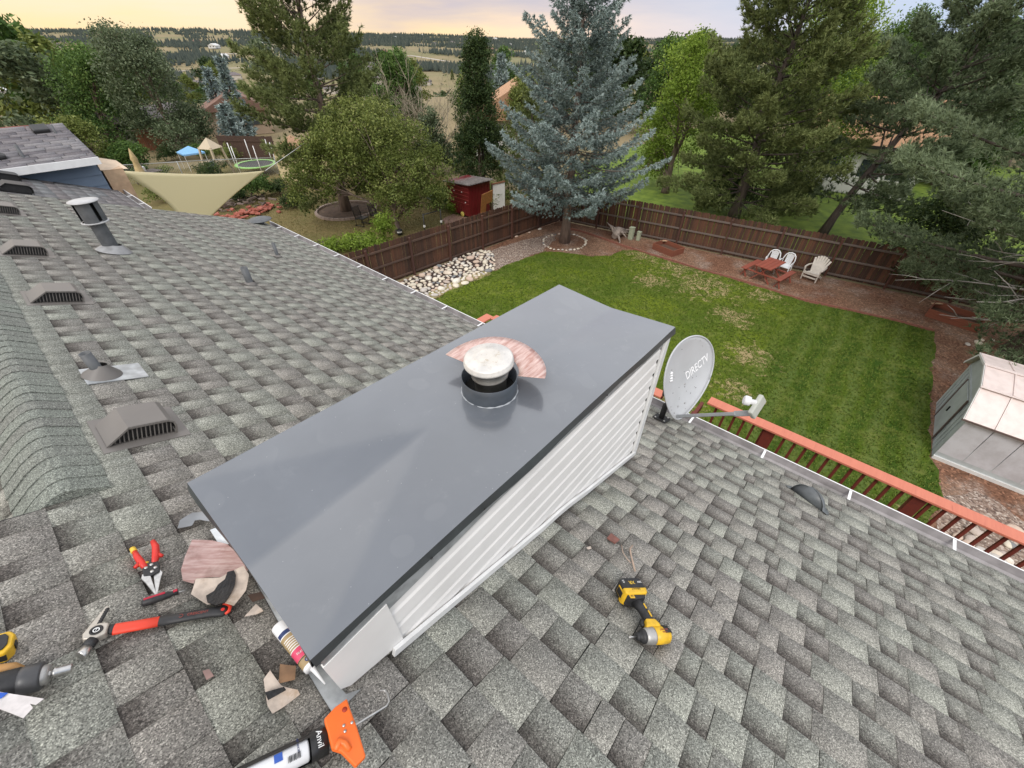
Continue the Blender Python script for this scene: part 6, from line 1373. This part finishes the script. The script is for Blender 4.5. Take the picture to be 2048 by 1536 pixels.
MB().lathe([(.0, -.0635), (.024, -.063), (.0325, -.050), (.033, -.030), (.0, -.030)], 28, Hh @ Matrix.Rotation(R(90), 4, 'Y'), a0=R(60), a1=R(200)).build('motor_cap', M_TBLK, hd)
MB().lathe([(.0, .011), (.0315, .011), (.0315, .016), (.029, .040), (.024, .052), (0, .052)], 28, Hh @ Matrix.Rotation(R(90), 4, 'Y')).build('nose', M_SILV, t)
MB().lathe([(0, .050), (.0255, .050), (.0265, .058), (.021, .066), (.0145, .068), (.0145, .074), (.0155, .082), (.010, .086), (0, .086)], 24, Hh @ Matrix.Rotation(R(90), 4, 'Y')).build('collet', M_TBLK, t); MB().lathe([(0, .084), (.0032, .084), (.0032, .112), (.0015, .118), (0, .118)], 6, Hh @ Matrix.Rotation(R(90), 4, 'Y')).build('driver_bit', M_STEEL, t)
MB().lathe([(.0323, .020), (.0323, .038)], 16, Hh @ Matrix.Rotation(R(90), 4, 'Y'), a0=R(-15), a1=R(25)).build('nose_label', M_INKK, hd)
for i in range(5): MB().bar((.150 + i * .006, -.060, .062), (.150 + i * .006, -.052, .065), .002, .002).build('air_vent', M_INKK, hd)
for i in range(2): MB().bar((.186, -.030 - i * .018, .058 - .004), (.198, -.030 - i * .018, .045), .003, .004).build('air_vent', M_INKY, hd)
UNM = Matrix.Diagonal((-1, 1, 1, 1)); text('size_marking', '20V', .013, M_INKW, bat, Matrix.Translation((-.042, -.034, .0712)) @ Matrix.Rotation(R(-90), 4, 'Z') @ UNM); text('max_marking', 'XR', .022, M_INKY, bat, Matrix.Translation((-.040, .004, .0712)) @ Matrix.Rotation(R(-90), 4, 'Z') @ UNM); text('brand_marking', 'DEWALT', .010, M_INKK, bat, Matrix.Translation((-.006, .002, .0745)) @ Matrix.Rotation(R(-90), 4, 'Z') @ UNM); text('amp_marking', '5.0', .012, M_INKW, bat, Matrix.Translation((-.046, .042, .0712)) @ Matrix.Rotation(R(180), 4, 'Z') @ UNM)
MB().box((.022, .034, .067), (.020, .022, .003)).build('foot_label', M_YEL, foot, bevel=.001); text('foot_marking', 'XR', .010, M_INKK, foot, Matrix.Translation((.022, .034, .0688)) @ Matrix.Rotation(R(-90), 4, 'Z') @ UNM)
text('head_marking', 'DEWALT', .009, M_INKR, hd, Matrix.Translation((.168, -.030, .0668)) @ Matrix.Rotation(R(-90), 4, 'Z') @ UNM); text('head_small_marking', '3-SPEED', .006, M_INKR, hd, Matrix.Translation((.178, -.030, .0665)) @ Matrix.Rotation(R(-90), 4, 'Z') @ UNM)
# ---- hammer: x from the butt to the head
t, L = rthing('hammer', 'framing hammer with orange red and black grip and ripping claw', 'hammer', (455, 1226), (190, 1272)); t.matrix_world = t.matrix_world @ Matrix.Diagonal((L / .355,) * 3 + (1,))
def oval(pts, m, nm, fl=.62):
    b = MB(); b.tube([(x, y, 0) for x, y, r in pts], [r for x, y, r in pts], 18); o = b.build(nm, m, t, smooth=True); o.scale = (1, 1, fl); o.location = (0, 0, .017); return o
oval([(.0, .006, .012), (.006, .004, .020), (.02, .0, .021), (.05, -.002, .0185), (.10, -.001, .0175), (.194, .0, .0180)], M_TBLK, 'grip_end'); oval([(.192, 0, .0182), (.25, .001, .0186), (.300, .001, .0196), (.306, .001, .0194)], M_REDO, 'grip')
oval([(.304, .0, .0190), (.315, -.003, .016), (.325, -.004, .014)], M_TBLK, 'neck')
b = MB(); b.tube([(.004, .018, .02), (-.006, .010, .022), (-.008, -.006, .022), (.004, -.020, .02), (.016, -.026, .018)], [.004, .006, .006, .006, .004], 8); b.build('end_loop', M_REDO, t, smooth=True); MB().lathe([(0, 0), (.006, 0), (.006, .002), (.003, .001), (0, .001)], 16, Matrix.Translation((.012, .006, .0305))).build('hanging_hole', M_REDH, t)
hm = MB(); hm.prism([(.318, .020), (.345, .034), (.372, .030), (.378, .010), (.372, -.012), (.345, -.022), (.322, -.018)], .004, .034); hm = hm.build('head', mat('pale_hammer_steel', (.50, .46, .40), .5, .1, 50, metal=.5), t, bevel=.006, seg=3)
MB().lathe([(0, 0), (.0165, 0), (.0165, .0015), (.0115, .0015), (.0115, .0005), (0, .0005)], 28, Matrix.Translation((.346, .006, .034))).build('badge', M_INKK, hm); MB().lathe([(.006, .0), (.0085, .0)], 20, Matrix.Translation((.346, .006, .0358))).build('badge_ring', M_INKW, hm); text('badge_mark', 'T', .013, M_INKW, hm, Matrix.Translation((.346, .006, .0362)) @ Matrix.Rotation(R(180), 4, 'Z'))
b = MB(); b.tube([(.350, .028, .018), (.356, .050, .018)], [.017, .0155], 20); b.build('poll_neck', M_TBLK, hm); b = MB(); b.tube([(.355, .046, .018), (.358, .070, .018), (.362, .076, .018)], [.0145, .0155, .0165], 24); b.build('striking_face', M_STEEL, hm)
for s in (-1, 1):
    b = MB(); b.add([(.350 + s * .002, -.016, .008), (.372 + s * .002, -.012, .010), (.352, -.090, .020), (.344, -.088, .018), (.350 + s * .002, -.016, .030), (.372 + s * .002, -.012, .028), (.352, -.090, .026), (.344, -.088, .024)], [(0, 3, 2, 1), (4, 5, 6, 7), (0, 1, 5, 4), (1, 2, 6, 5), (2, 3, 7, 6), (3, 0, 4, 7)])
    if s > 0: b.build('claw', bpy.data.materials['pale_hammer_steel'], hm, bevel=.002)
b = MB()
for i in range(7): b.lathe([(0, 0), (.0055, .001), (.006, .004), (0, .006)], 8, Matrix.Translation((.347 - i * .0004, -.022 - i * .0085, .028 - i * .0006)))
b.build('claw_teeth', M_TBLK, hm)
text('brand_marking', 'CRESCENT', .0125, M_INKR, t, Matrix.Translation((.085, .001, .0288)) @ Matrix.Rotation(R(180), 4, 'Z')); MB().lathe([(.005, 0), (.0065, 0), (.0065, .0008), (.005, .0008)], 16, Matrix.Translation((.132, .001, .0285)), a0=R(40), a1=R(320)).build('brand_emblem', M_INKR, t)
# ---- tin snips
t, L = rthing('tin_snips', 'red and yellow handled aviation snips above the hammer', 'snips', (291, 1092), (313, 1194)); t.matrix_world = t.matrix_world @ Matrix.Diagonal((L / .235, -L / .235, L / .235, 1))
def grip(pts, rs, m, nm): b = MB(); b.tube([(x, y, .012) for x, y in pts], rs, 12); o = b.build(nm, m, t, smooth=True); return o
grip([(.0, -.020), (.03, -.024), (.07, -.020), (.105, -.012)], [.007, .010, .011, .008], M_REDH, 'handle'); grip([(.018, .030), (.05, .026), (.085, .018), (.115, .010)], [.006, .009, .010, .008], M_REDH, 'handle')
grip([(.006, .033), (.024, .030)], [.008, .009], M_INKY, 'handle_end'); grip([(.090, .024), (.094, .002)], [.006, .006], M_INKY, 'yellow_band'); grip([(.074, -.026), (.084, -.036)], [.008, .005], M_REDH, 'thumb_stop'); grip([(.086, .024), (.096, .036)], [.008, .005], M_REDH, 'thumb_stop')
b = MB(); b.prism([(.100, -.020), (.125, -.024), (.150, -.020), (.158, 0), (.150, .020), (.120, .020), (.098, .014)], .006, .018); b.build('pivot_plate', M_TBLK, t, bevel=.003)
for x, y in ((.112, -.004), (.118, .010), (.142, -.002), (.130, -.012)): MB().lathe([(0, 0), (.0055, 0), (.005, .002), (0, .0025)], 12, Matrix.Translation((x, y, .018))).build('bolt', M_STEEL, t)
for s in (-1, 1): b = MB(); b.prism([(.138, s * .022), (.155, s * .026), (.178, s * .018), (.240, s * .002), (.236, -s * .001), (.150, s * .004)][::s], .008 + .002 * s, .014 + .002 * s); b.build('blade', M_STEEL, t, bevel=.001)
# ---- screwdriver
t, L = rthing('screwdriver', 'black and crimson screwdriver with its shaft under the scrap', 'screwdriver', (284, 1212), (382, 1180)); t.matrix_world = t.matrix_world @ Matrix.Diagonal((L / .19,) * 3 + (1,)); M_CRI = mat('crimson_grip', (.38, .008, .03), .4)
MB().tube([(0, 0, .017), (.006, 0, .017), (.05, 0, .017), (.105, 0, .017), (.118, 0, .017), (.140, 0, .017)], [.011, .018, .019, .016, .011, .0135], 16).build('handle', M_TBLK, t, smooth=True)
MB().bar((.008, .006, .0335), (.090, .006, .0345), .012, .006).build('grip_inlay', M_CRI, t, bevel=.002); MB().bar((.120, .002, .029), (.137, .002, .030), .014, .005).build('collar_inlay', M_CRI, t, bevel=.001)
MB().tube([(.110, 0, .014), (.19, 0, .012)], .0032, 8).build('shaft', M_STEEL, t)
# ---- sealant tube leaning along the cap edge
A = RP(556, 1252, .06); Bq = RP(650, 1368, .045); ax = Bq - A; t = thing('sealant_tube', 'white and gold sealant cartridge lying along the cap edge', 'sealant tube', M=frame(A, ax, RN)); L = ax.length; sx = L / .29; t.matrix_world = t.matrix_world @ Matrix.Diagonal((sx,) * 3 + (1,))
AX = Matrix.Rotation(R(90), 4, 'Y'); M_TUBW = mat('white_tube', (.74, .74, .74), .4, .03, 20); M_GOLD = mat('gold_label', (.36, .26, .13), .4, .06, 30); M_PINK = mat('pink_label', (.60, .06, .13), .45, .05, 20)
MB().lathe([(0, 0), (.0235, 0), (.0245, .004), (.0245, .205), (.0235, .214), (.010, .214), (0, .214)], 28, AX).build('cartridge', M_TUBW, t); MB().lathe([(.0085, .214), (.0075, .225), (.0022, .290), (.0, .290)], 16, AX).build('nozzle', M_TUBW, t)
def band(x0, x1, m, nm, r=.0248, a0=0, a1=360): return MB().lathe([(r, x0), (r, x1)], 32, AX, a0=R(a0), a1=R(a1)).build(nm, m, t)
lb = band(.062, .200, M_GOLD, 'gold_label'); band(.042, .058, M_INKB, 'navy_band', a0=150, a1=262); band(.042, .058, M_PINK, 'red_band', a0=90, a1=150)
for i in range(5): band(.078 + i * .009, .081 + i * .009, M_TUBW, 'label_line', .0250, 110, 250)
band(.128, .168, M_PINK, 'pink_band', .0250, 90, 280); band(.124, .127, M_TUBW, 'label_edge', .0251, 90, 280); band(.170, .173, M_INKK, 'label_edge', .0251, 90, 280)
text('label_word', 'SILICONE', .011, M_INKW, lb, Matrix.Translation((.149, .004, .0252)) @ Matrix.Rotation(R(90), 4, 'Z')); MB().lathe([(0, 0), (.0085, 0), (.0085, .0008), (0, .0008)], 20, Matrix.Translation((.186, -.002, .0246))).build('label_emblem', M_INKB, lb); text('emblem_mark', 'GE', .008, M_INKW, lb, Matrix.Translation((.186, -.002, .0260)) @ Matrix.Rotation(R(90), 4, 'Z'))
# ---- caulking gun
A = RP(520, 1545, .05); Bq = RP(690, 1462, .05); t = thing('caulking_gun', 'orange and black caulking gun with a bent plunger rod', 'caulking gun', M=frame(A, Bq - A, RN)); L = (Bq - A).length
M_ORG = mat('orange_enamel', (.80, .15, .02), .42, .06, 12, dirt=.12, dirtcol=(.4, .07, .02)); M_BARL = mat('satin_black_barrel', (.018, .018, .018), .35, .1, 30)
MB().lathe([(.030, -.10), (.030, L - .055), (.031, L - .050)], 28, AX, a0=R(-70), a1=R(160)).build('barrel', M_BARL, t); MB().lathe([(.0315, L - .085), (.0315, L - .045), (.0, L - .045)], 28, AX).build('barrel_collar', M_BARL, t)
cr = MB().lathe([(.0262, -.10), (.0262, L - .092), (.0235, L - .088), (0, L - .088)], 28, AX).build('cartridge', M_TUBW, t); text('barrel_marking', 'Anvil', .020, M_INKW, t, Matrix.Translation((L - .064, -.004, .0318)) @ Matrix.Rotation(R(-90), 4, 'Z'))
MB().box((L - .155, .0, .0264), (.018, .018, .0008)).build('label_emblem', mat('blue_label', (.03, .10, .42), .5), cr); 
for i in range(9): MB().box((L - .135 + i * .0032, -.014, .0246), (.0016 if i % 3 else .0008, .013, .0014), R3=Matrix.Rotation(.45, 4, 'X')).build('bar_stripe', M_INKK, cr)
text('label_small', 'ADVANCED', .006, M_INKB, cr, Matrix.Translation((L - .112, .006, .0265)) @ Matrix.Rotation(R(-90), 4, 'Z'))
ogp = [(-.035, .036), (-.005, .052), (.028, .060), (.030, .030), (.036, -.02), (.040, -.09), (.012, -.10), (-.012, -.055), (-.030, -.040)]
hg = MB(); hg.prism([(x + L - .012, y) for x, y in ogp], .020, .034); hg.prism([(x + L - .012, y) for x, y in ogp], -.012, -.004) if False else None; hg = hg.build('handle_frame', M_ORG, t, bevel=.004)
MB().lathe([(0, 0), (.0065, 0), (.0065, .001), (0, .001)], 18, Matrix.Translation((L + .004, .034, .0342))).build('frame_hole', mat('hole_dark_red', (.35, .03, .01), .6), hg)
for x, y in ((-.006, -.002), (.014, -.004), (-.006, -.016)): MB().lathe([(0, 0), (.004, 0), (.0035, .002), (0, .0025)], 12, Matrix.Translation((L + x, y, .034))).build('rivet', M_STEEL, hg)
b = MB(); b.tube([(L - .035, -.045, .030), (L - .022, -.030, .034), (L - .012, -.042, .034), (L - .004, -.060, .030)], [.008] * 4, 10); b.build('trigger', M_ORG, t)
rod = [RP(684, 1466, .05), RP(730, 1438, .045), RP(772, 1413, .035), RP(778, 1404, .035), RP(775, 1388, .035), RP(770, 1381, .035), RP(759, 1382, .035)]; Ti = t.matrix_world.inverted(); MB().tube([Ti @ p for p in rod], .0033, 8).build('plunger_rod', M_STEEL, t)
# ---- cut sheet pieces
def m_sheetpink(name, a, b2, c3):
    t = NT(name); P = t.pos('Object', (3, 26, 26)); n = t.noise(P, 3, 6, .65); c = t.mix(t.step(n, .30, .68), a, b2); c = t.mix(t.math('MULTIPLY', t.step(t.noise(t.pos('Object'), 12, 5, .6), .50, .70), .6), c, c3); t.bump(n, .3, .002); return t.fin(c, .42, .25)
M_RUST = m_sheetpink('scuffed_red_primer_sheet', (.42, .22, .18), (.66, .50, .45), (.26, .10, .08)); M_RUSTD = m_sheetpink('brushed_red_sheet', (.36, .21, .19), (.54, .40, .37), (.22, .12, .10)); M_CREAM = mat('peeled_cream_sheet', (.52, .44, .37), .55, .22, 22, dirt=.8, dirtcol=(.24, .14, .06)); M_TAR = mat('black_tar', (.012, .012, .013), .35, .3, 30, bump=.8)
def rpoly(name, part, px_, h, m, label, cat, th=.0015, group=None, bend=0):
    P = [RP(*q, h) for q in px_]; c = sum(P, Vector()) / len(P); F = frame(c, P[1] - P[0], RN); I = F.inverted(); t = thing(name, label, cat, M=F, group=group); pl = [I @ p for p in P]
    bm = bmesh.new(); f = bm.faces.new([bm.verts.new((p.x, p.y, 0)) for p in pl])
    if f.normal.z < 0: f.normal_flip()
    if bend:
        bmesh.ops.triangulate(bm, faces=[f]); bmesh.ops.subdivide_edges(bm, edges=bm.edges[:], cuts=4, use_grid_fill=True)
        for v in bm.verts: v.co.z += bend * (abs(v.co.y) / .06) ** 1.6 * .02 + bend * .004 * math.sin(v.co.x * 60)
    me = bpy.data.meshes.new(part); bm.to_mesh(me); bm.free(); me.materials.append(m); o = link(part, me, t); s = o.modifiers.new('s', 'SOLIDIFY'); s.thickness = th; s.offset = 0; return t, F
# half ring of sheet leaning against the flue
zc_ = zc + .098; F = Matrix.Translation((FC_.x + .03, FC_.y + .018, zc_)) @ Matrix.Rotation(R(2.5), 4, 'Y') @ Matrix.Rotation(R(-2), 4, 'X')
t = thing('half_ring_sheet', 'scuffed pink red half ring of sheet metal leaning behind the flue cap', 'sheet metal', M=F); me = MB(); pr = [(r, 0) for r in (.122, .15, .18, .21, .240)]; me.lathe(pr, 44, None, a0=R(-66), a1=R(102)); o = me.build('sheet', M_RUST, t)
for v in o.data.vertices:
    r_ = math.hypot(v.co.x, v.co.y); v.co.z += .012 * math.sin(math.atan2(v.co.y, v.co.x) * 2.2 + .4) - (.240 - r_) * .10
s = o.modifiers.new('s', 'SOLIDIFY'); s.thickness = .0015
rpoly('sheet_scrap', 'sheet', [(385, 1087), (425, 1087), (455, 1094), (470, 1105), (497, 1140), (490, 1150), (438, 1158), (392, 1160), (388, 1172), (366, 1165), (362, 1140), (370, 1115)], .030, M_RUSTD, 'brushed pink red fan shaped sheet scrap beside the cap edge', 'sheet metal', bend=.4)
rpoly('sheet_scrap', 'sheet', [(392, 1161), (440, 1157), (487, 1138), (498, 1152), (492, 1180), (468, 1218), (440, 1208), (415, 1212), (382, 1189)], .036, M_CREAM, 'cream sheet scrap with a black tar blot, above the hammer end', 'sheet metal', bend=.5)
rpoly('tar_patch', 'tar', [(455, 1147), (468, 1144), (472, 1152), (470, 1170), (462, 1188), (450, 1208), (432, 1214), (415, 1205), (412, 1192), (428, 1182), (436, 1170), (450, 1160)], .044, M_TAR, 'black tar blot on the cream sheet scrap', 'tar', th=.004, bend=.3)
rpoly('flashing_scrap', 'sheet', [(355, 1060), (360, 1045), (385, 1027), (418, 1022), (434, 1050), (400, 1040), (390, 1041), (384, 1050)], .035, mat('bent_grey_flashing', (.26, .27, .28), .45, .1, 10, metal=.3), 'bent grey flashing scrap next to the upper cap edge', 'flashing', bend=.8)
rpoly('foil_scrap', 'sheet', [(420, 1060), (438, 1053), (458, 1088), (440, 1092)], .03, mat('white_foil', (.68, .72, .74), .4, .1, 20), 'small white foil strip under the cap edge', 'foil')
rpoly('metal_tab', 'sheet', [(495, 1190), (522, 1184), (530, 1196), (505, 1204)], .025, mat('rusty_tab', (.05, .025, .015), .6, .3, 20), 'dark rusty metal tab on the flashing by the cap edge', 'metal tab')
rpoly('triangle_scrap', 'sheet', [(489, 1233), (512, 1208), (527, 1222), (515, 1228)], .022, M_CREAM, 'thin triangular cream scrap right of the hammer end', 'scrap')
rpoly('curled_scrap', 'sheet', [(527, 1365), (540, 1348), (562, 1372), (595, 1385), (600, 1396), (545, 1428), (535, 1410)], .03, M_CREAM, 'curled cream and brown scrap left of the caulking gun', 'scrap', bend=.8)
rpoly('tar_strip', 'tar', [(530, 1385), (568, 1374), (572, 1380), (536, 1400)], .044, M_TAR, 'black tar streak across the curled scrap', 'tar', th=.003)
rpoly('brown_scrap', 'sheet', [(560, 1328), (592, 1333), (590, 1360), (557, 1368)], .03, mat('rusty_brown_sheet', (.22, .13, .07), .6, .3, 12), 'rusty brown square scrap under the sealant tube', 'scrap', bend=.4)
rpoly('shingle_chip', 'chip', [(405, 1342), (418, 1338), (428, 1352), (413, 1360)], .018, mat('pinkish_chip', (.25, .16, .14), .7), 'tiny pinkish chip on the shingles below the hammer', 'chip')
rpoly('brick_chip', 'chip', [(1214, 1076), (1222, 1067), (1239, 1080), (1230, 1087)], .02, mat('red_chip', (.21, .09, .07), .7, .2, 30), 'small red brown chip on the shingles above the driver', 'chip', th=.008)
rpoly('paint_chip', 'chip', [(1173, 1095), (1181, 1092), (1183, 1097), (1176, 1099)], .018, M_CREAM, 'tiny pale chip left of the red brown chip', 'chip')
t = thing('sealant_strip', 'two joined peeled strips of dried sealant above the driver', 'strip', RP(1262, 1125, .02)); b = MB(); M_DRY2 = mat('dried_sealant', (.46, .34, .26), .7, .15, 40)
for pts, rr in (([(1243, 1090), (1246, 1105), (1256, 1120), (1262, 1126)], .0022), ([(1265, 1091), (1260, 1098), (1262, 1110), (1266, 1126), (1270, 1142)], .0045)): b = MB(); b.tube([RP(*p, .019 + .003 * math.sin(i)) - t.location for i, p in enumerate(pts)], rr, 6); b.build('peeled_strip', M_DRY2, t)
rpoly('white_card', 'card', [(0, 1384), (12, 1386), (88, 1398), (72, 1410), (60, 1408), (66, 1416), (47, 1437), (-20, 1410), (-14, 1396)], .075, mat('scratched_white_card', (.62, .58, .56), .7, .12, 30, dirt=.4, dirtcol=(.2, .18, .17)), 'scratched white card lying over the drill at the left edge', 'card', bend=.15)
rpoly('blue_tape', 'tape', [(-16, 1384), (16, 1386), (2, 1397), (-16, 1396)], .079, mat('blue_tape', (.02, .10, .50), .6), 'blue tape corner on the scratched white card', 'tape', th=.001)
# ---- tape measure at the left edge
t, L = rthing('tape_measure', 'yellow and black tape measure cut off by the left edge', 'tape measure', (-30, 1318), (34, 1298)); b = MB(); b.prism([(0, -.030), (L * .80, -.034), (L, -.018), (L, .020), (L * .8, .036), (0, .036)], 0, .040); tm = b.build('case', M_YEL, t, bevel=.006, seg=3)
b = MB(); b.prism([(0, -.020), (L * .72, -.024), (L * .84, -.010), (L * .82, .014), (L * .68, .026), (0, .026)], .040, .044); b.build('case_pad', M_TBLK, tm, bevel=.003); 
for x in (L * .98,): MB().box((x + .001, .0, .020), (.006, .016, .016)).build('belt_slot', M_INKK, tm)
for x in (L * .3, L * .62): MB().box((x, -.033, .020), (.022, .006, .018)).build('belt_slot', M_INKK, tm)
# ---- drill with a nut driver
t, L = rthing('drill', 'black drill chuck holding a steel nut driver at the left edge', 'power tool', (-40, 1404), (150, 1352)); b = MB(); b.lathe([(0, 0), (.030, 0), (.033, .02), (.033, L * .42), (.030, L * .45)], 24, Matrix.Translation((0, 0, .036)) @ AX); b.build('drill_body', M_TBLK, t)
MB().lathe([(.022, L * .40), (.031, L * .44), (.033, L * .50), (.033, L * .66), (.029, L * .68), (0, L * .68)], 28, Matrix.Translation((0, 0, .036)) @ AX).build('chuck', mat('grey_chuck', (.06, .06, .062), .4, .1, 30), t)
MB().lathe([(.024, L * .675), (.022, L * .745), (.010, L * .75), (0, L * .75)], 24, Matrix.Translation((0, 0, .036)) @ AX).build('chuck_collar', M_SILV, t); MB().lathe([(.008, L * .745), (.006, L * .78), (.013, L * .81), (.011, L * .82), (.011, L * .99), (.008, L), (0, L)], 12, Matrix.Translation((0, 0, .036)) @ AX).build('nut_driver', M_STEEL, t)
b = MB(); b.tube([(L * .12, .05, .030), (L * .28, .046, .034), (L * .42, .030, .030)], [.016, .013, .010], 10); b.build('side_trim', mat('tan_orange_rubber', (.36, .19, .06), .6), t)
# ---- stray grey dome cover near the gutter
F0 = frame(RP(1612, 1000, .005), RP(1640, 1018) - RP(1580, 975), RN); t = thing('dome_cover', 'grey crumpled plastic dome cover lying near the gutter', 'cover', M=F0); M_GP = mat('grey_weathered_plastic', (.115, .125, .13), .45, .12, 25, dirt=.2, dirtcol=(.25, .24, .22))
b = MB(); nr_, na = 12, 40; vs = []
for i in range(nr_ + 1):
    for j in range(na + 1):
        r = .002 + (i / nr_) ** .8 * .15; th = R(-8) + R(196) * j / na; z = .095 * max(0, 1 - (r / .118) ** 2) ** .55 + .007 + .003 * math.sin(r * 60 + th * 3); vs.append((r * math.cos(th), r * math.sin(th) * .66, z))
b.add(vs, [(i * (na + 1) + j, (i + 1) * (na + 1) + j, (i + 1) * (na + 1) + j + 1, i * (na + 1) + j + 1) for i in range(nr_) for j in range(na)]); b.prism([(-.118, .0), (.118, .0), (.10, .045), (.06, .088), (0, .102), (-.06, .088), (-.10, .045)], -.002, .002, Matrix.Rotation(R(90), 4, 'X')); o = b.build('dome', M_GP, t, smooth=True); o.modifiers.new('s', 'SOLIDIFY').thickness = .003
MB().tube([(-.07, .012, .046), (0, .03, .052), (.07, .012, .046)], .004, 6).build('rib', M_GP, t)
# ================================================================== satellite dish
M_INKD = mat('dish_print', (.92, .92, .92), .4, .01, 5); M_DISH = mat('light_grey_dish', (.49, .50, .51), .42, .04, 6, dirt=.12, dirtcol=(.30, .29, .27)); M_DGRY = mat('grey_dish_arm', (.30, .31, .32), .45, .08, 8)
fp = RP(1322, 838); Dc = CAM + ray(1376, 757) * 3.72; tc = (CAM - Dc).normalized(); nn_ = (tc * .70 + C_R * .68 - C_U * .20).normalized()
upd = ray(1369, 679) - ray(1360, 832); upd = (upd - nn_ * upd.dot(nn_)).normalized(); rx_ = upd.cross(nn_).normalized()
DM = Matrix.Identity(4)
for i, v in enumerate((rx_, upd, nn_)): DM[0][i], DM[1][i], DM[2][i] = v
DM.translation = Dc
t = thing('satellite_dish', 'grey satellite dish on a black mast by the far chimney corner', 'satellite dish', M=DM)
a1_, q1 = ray(1376, 679), None
def egg(th, k=1.0):
    x = math.cos(th); y = math.sin(th); w = .300 * (1 + .20 * y) * (1 if y > 0 else (1 - .22 * y * y)); return (x * w * k, y * .355 * k)
vs = []; fs = []; n = 56; rings = 10; vs.append((0, 0, -.055))
for r in range(1, rings + 1):
    for j in range(n):
        x, y = egg(2 * math.pi * j / n, r / rings); vs.append((x, y, -.055 + .055 * (r / rings) ** 2))
for j in range(n): fs.append((0, 1 + j, 1 + (j + 1) % n))
for r in range(rings - 1):
    for j in range(n): a = 1 + r * n + j; c = 1 + r * n + (j + 1) % n; fs.append((a, a + n, c + n, c))
b = MB(); b.add(vs, fs); o = b.build('reflector', M_DISH, t, smooth=True); sm = o.modifiers.new('s', 'SOLIDIFY'); sm.thickness = .006; sm.offset = -1
b = MB(); b.tube([(*egg(2 * math.pi * j / n, 1.0), .0) for j in range(n + 1)], .007, 8); b.build('rim', M_DISH, t)
def dz(x, y):
    lo, hi = .001, 1.5
    for _ in range(30):
        k = (lo + hi) / 2; sy = y / (.355 * k)
        if abs(sy) >= 1: lo = k; continue
        w = .300 * (1 + .20 * sy) * (1 if sy > 0 else (1 - .22 * sy * sy))
        if (x / (w * k)) ** 2 + sy * sy > 1: lo = k
        else: hi = k
    return -.055 + .055 * lo * lo
tx = text('lettering', 'DIRECTV', .088, M_INKD, o, Matrix.Translation((-.03, .115, .012)) @ Matrix.Rotation(R(38), 4, 'Z') @ Matrix.Diagonal((.80, 1.15, 1, 1)), .001)
for v in tx.data.vertices:
    w_ = tx.matrix_local @ v.co; v.co.z += dz(w_.x, w_.y) - .0075
for i in range(4):  # the small striped swoosh emblem before the word
    ex, ey = -.180 + .008 * i, .030 - i * .021; em = MB(); em.tube([(ex - .022, ey - .004, dz(ex - .02, ey) + .004), (ex, ey + .004, dz(ex, ey) + .004), (ex + .016, ey - .006, dz(ex + .016, ey) + .004)], [.003, .010, .005], 6); em.build('emblem_stripe', M_INKD, o)
sp = MB(); rg = random.Random(8)
for i in range(34):
    th = rg.uniform(0, 6.28); k = rg.random() ** .5 * .92; x, y = egg(th, k)
    if .06 < y < .2: continue
    s = rg.uniform(.003, .0065); sp.lathe([(0, .0), (s, .0), (s * .8, .0006), (0, .001)], 7, Matrix.Translation((x, y, dz(x, y) * 1.0 + .001)))
sp.build('dirt_specks', mat('grey_specks', (.14, .14, .14), .7), o, kind='stuff')
for x, y in ((.05, -.06), (.08, -.22), (.0, -.25)): MB().lathe([(0, 0), (.008, 0), (.007, .003), (0, .004)], 10, Matrix.Translation((x, y, dz(x, y) + .001))).build('bolt', M_STEEL, o)
# arm and feed
Ti = t.matrix_world.inverted(); F1 = Vector((.0, -.34, -.03)); tipw = CAM + ray(1506, 826) * 3.30; tip = Ti @ tipw
MB().bar(F1, F1.lerp(tip, .82), .032, .026, up=(0, 1, 0)).build('feed_arm', M_DGRY, t, bevel=.004); MB().bar(F1.lerp(tip, .80), tip, .022, .040, up=(0, 1, 0)).build('arm_bracket', M_DGRY, t, bevel=.004)
h0 = Ti @ (CAM + ray(1502, 832) * 3.28); h1 = Ti @ (CAM + ray(1526, 795) * 3.34)
MB().bar(h0, h1, .085, .034, up=(0, 0, 1)).build('lnb_body', mat('beige_grey_plastic', (.42, .43, .38), .5, .05, 10), t, bevel=.010, seg=3)
k0 = Ti @ (CAM + ray(1512, 806) * 3.29); k1 = Ti @ (CAM + ray(1490, 800) * 3.27)
MB().tube([k0, k0.lerp(k1, .5), k0.lerp(k1, .55), k1, k1 + (k1 - k0) * .12], [.020, .019, .032, .034, .026], 18).build('feed_horn', M_WHITEM, t)
# mast and foot
mt = Ti @ fp; MB().tube([mt, Ti @ (fp + Vector((.0, 0, .16))), Ti @ (fp.lerp(Dc, .55)), Vector((0, -.12, -.07))], [.024, .024, .024, .02], 14).build('mast', M_TBLK, t)
MB().box((0, 0, 0), (.10, .12, .10), M=Matrix.Translation((0, -.14, -.125))).build('clamp', M_TBLK, t, bevel=.01)
Fo = frame(fp + RN * .012, (CS, 0, -math.sin(SL)), RN); Tl = Ti @ Fo; MB().box((0, 0, 0), (.15, .12, .006), M=Tl).build('foot_plate', M_TBLK, t)
for x, y in ((-.055, -.04), (.055, -.04), (-.055, .04), (.055, .04)): MB().lathe([(0, 0), (.009, 0), (.008, .008), (0, .009)], 6, Tl @ Matrix.Translation((x, y, .003))).build('lag_bolt', M_STEEL, t)
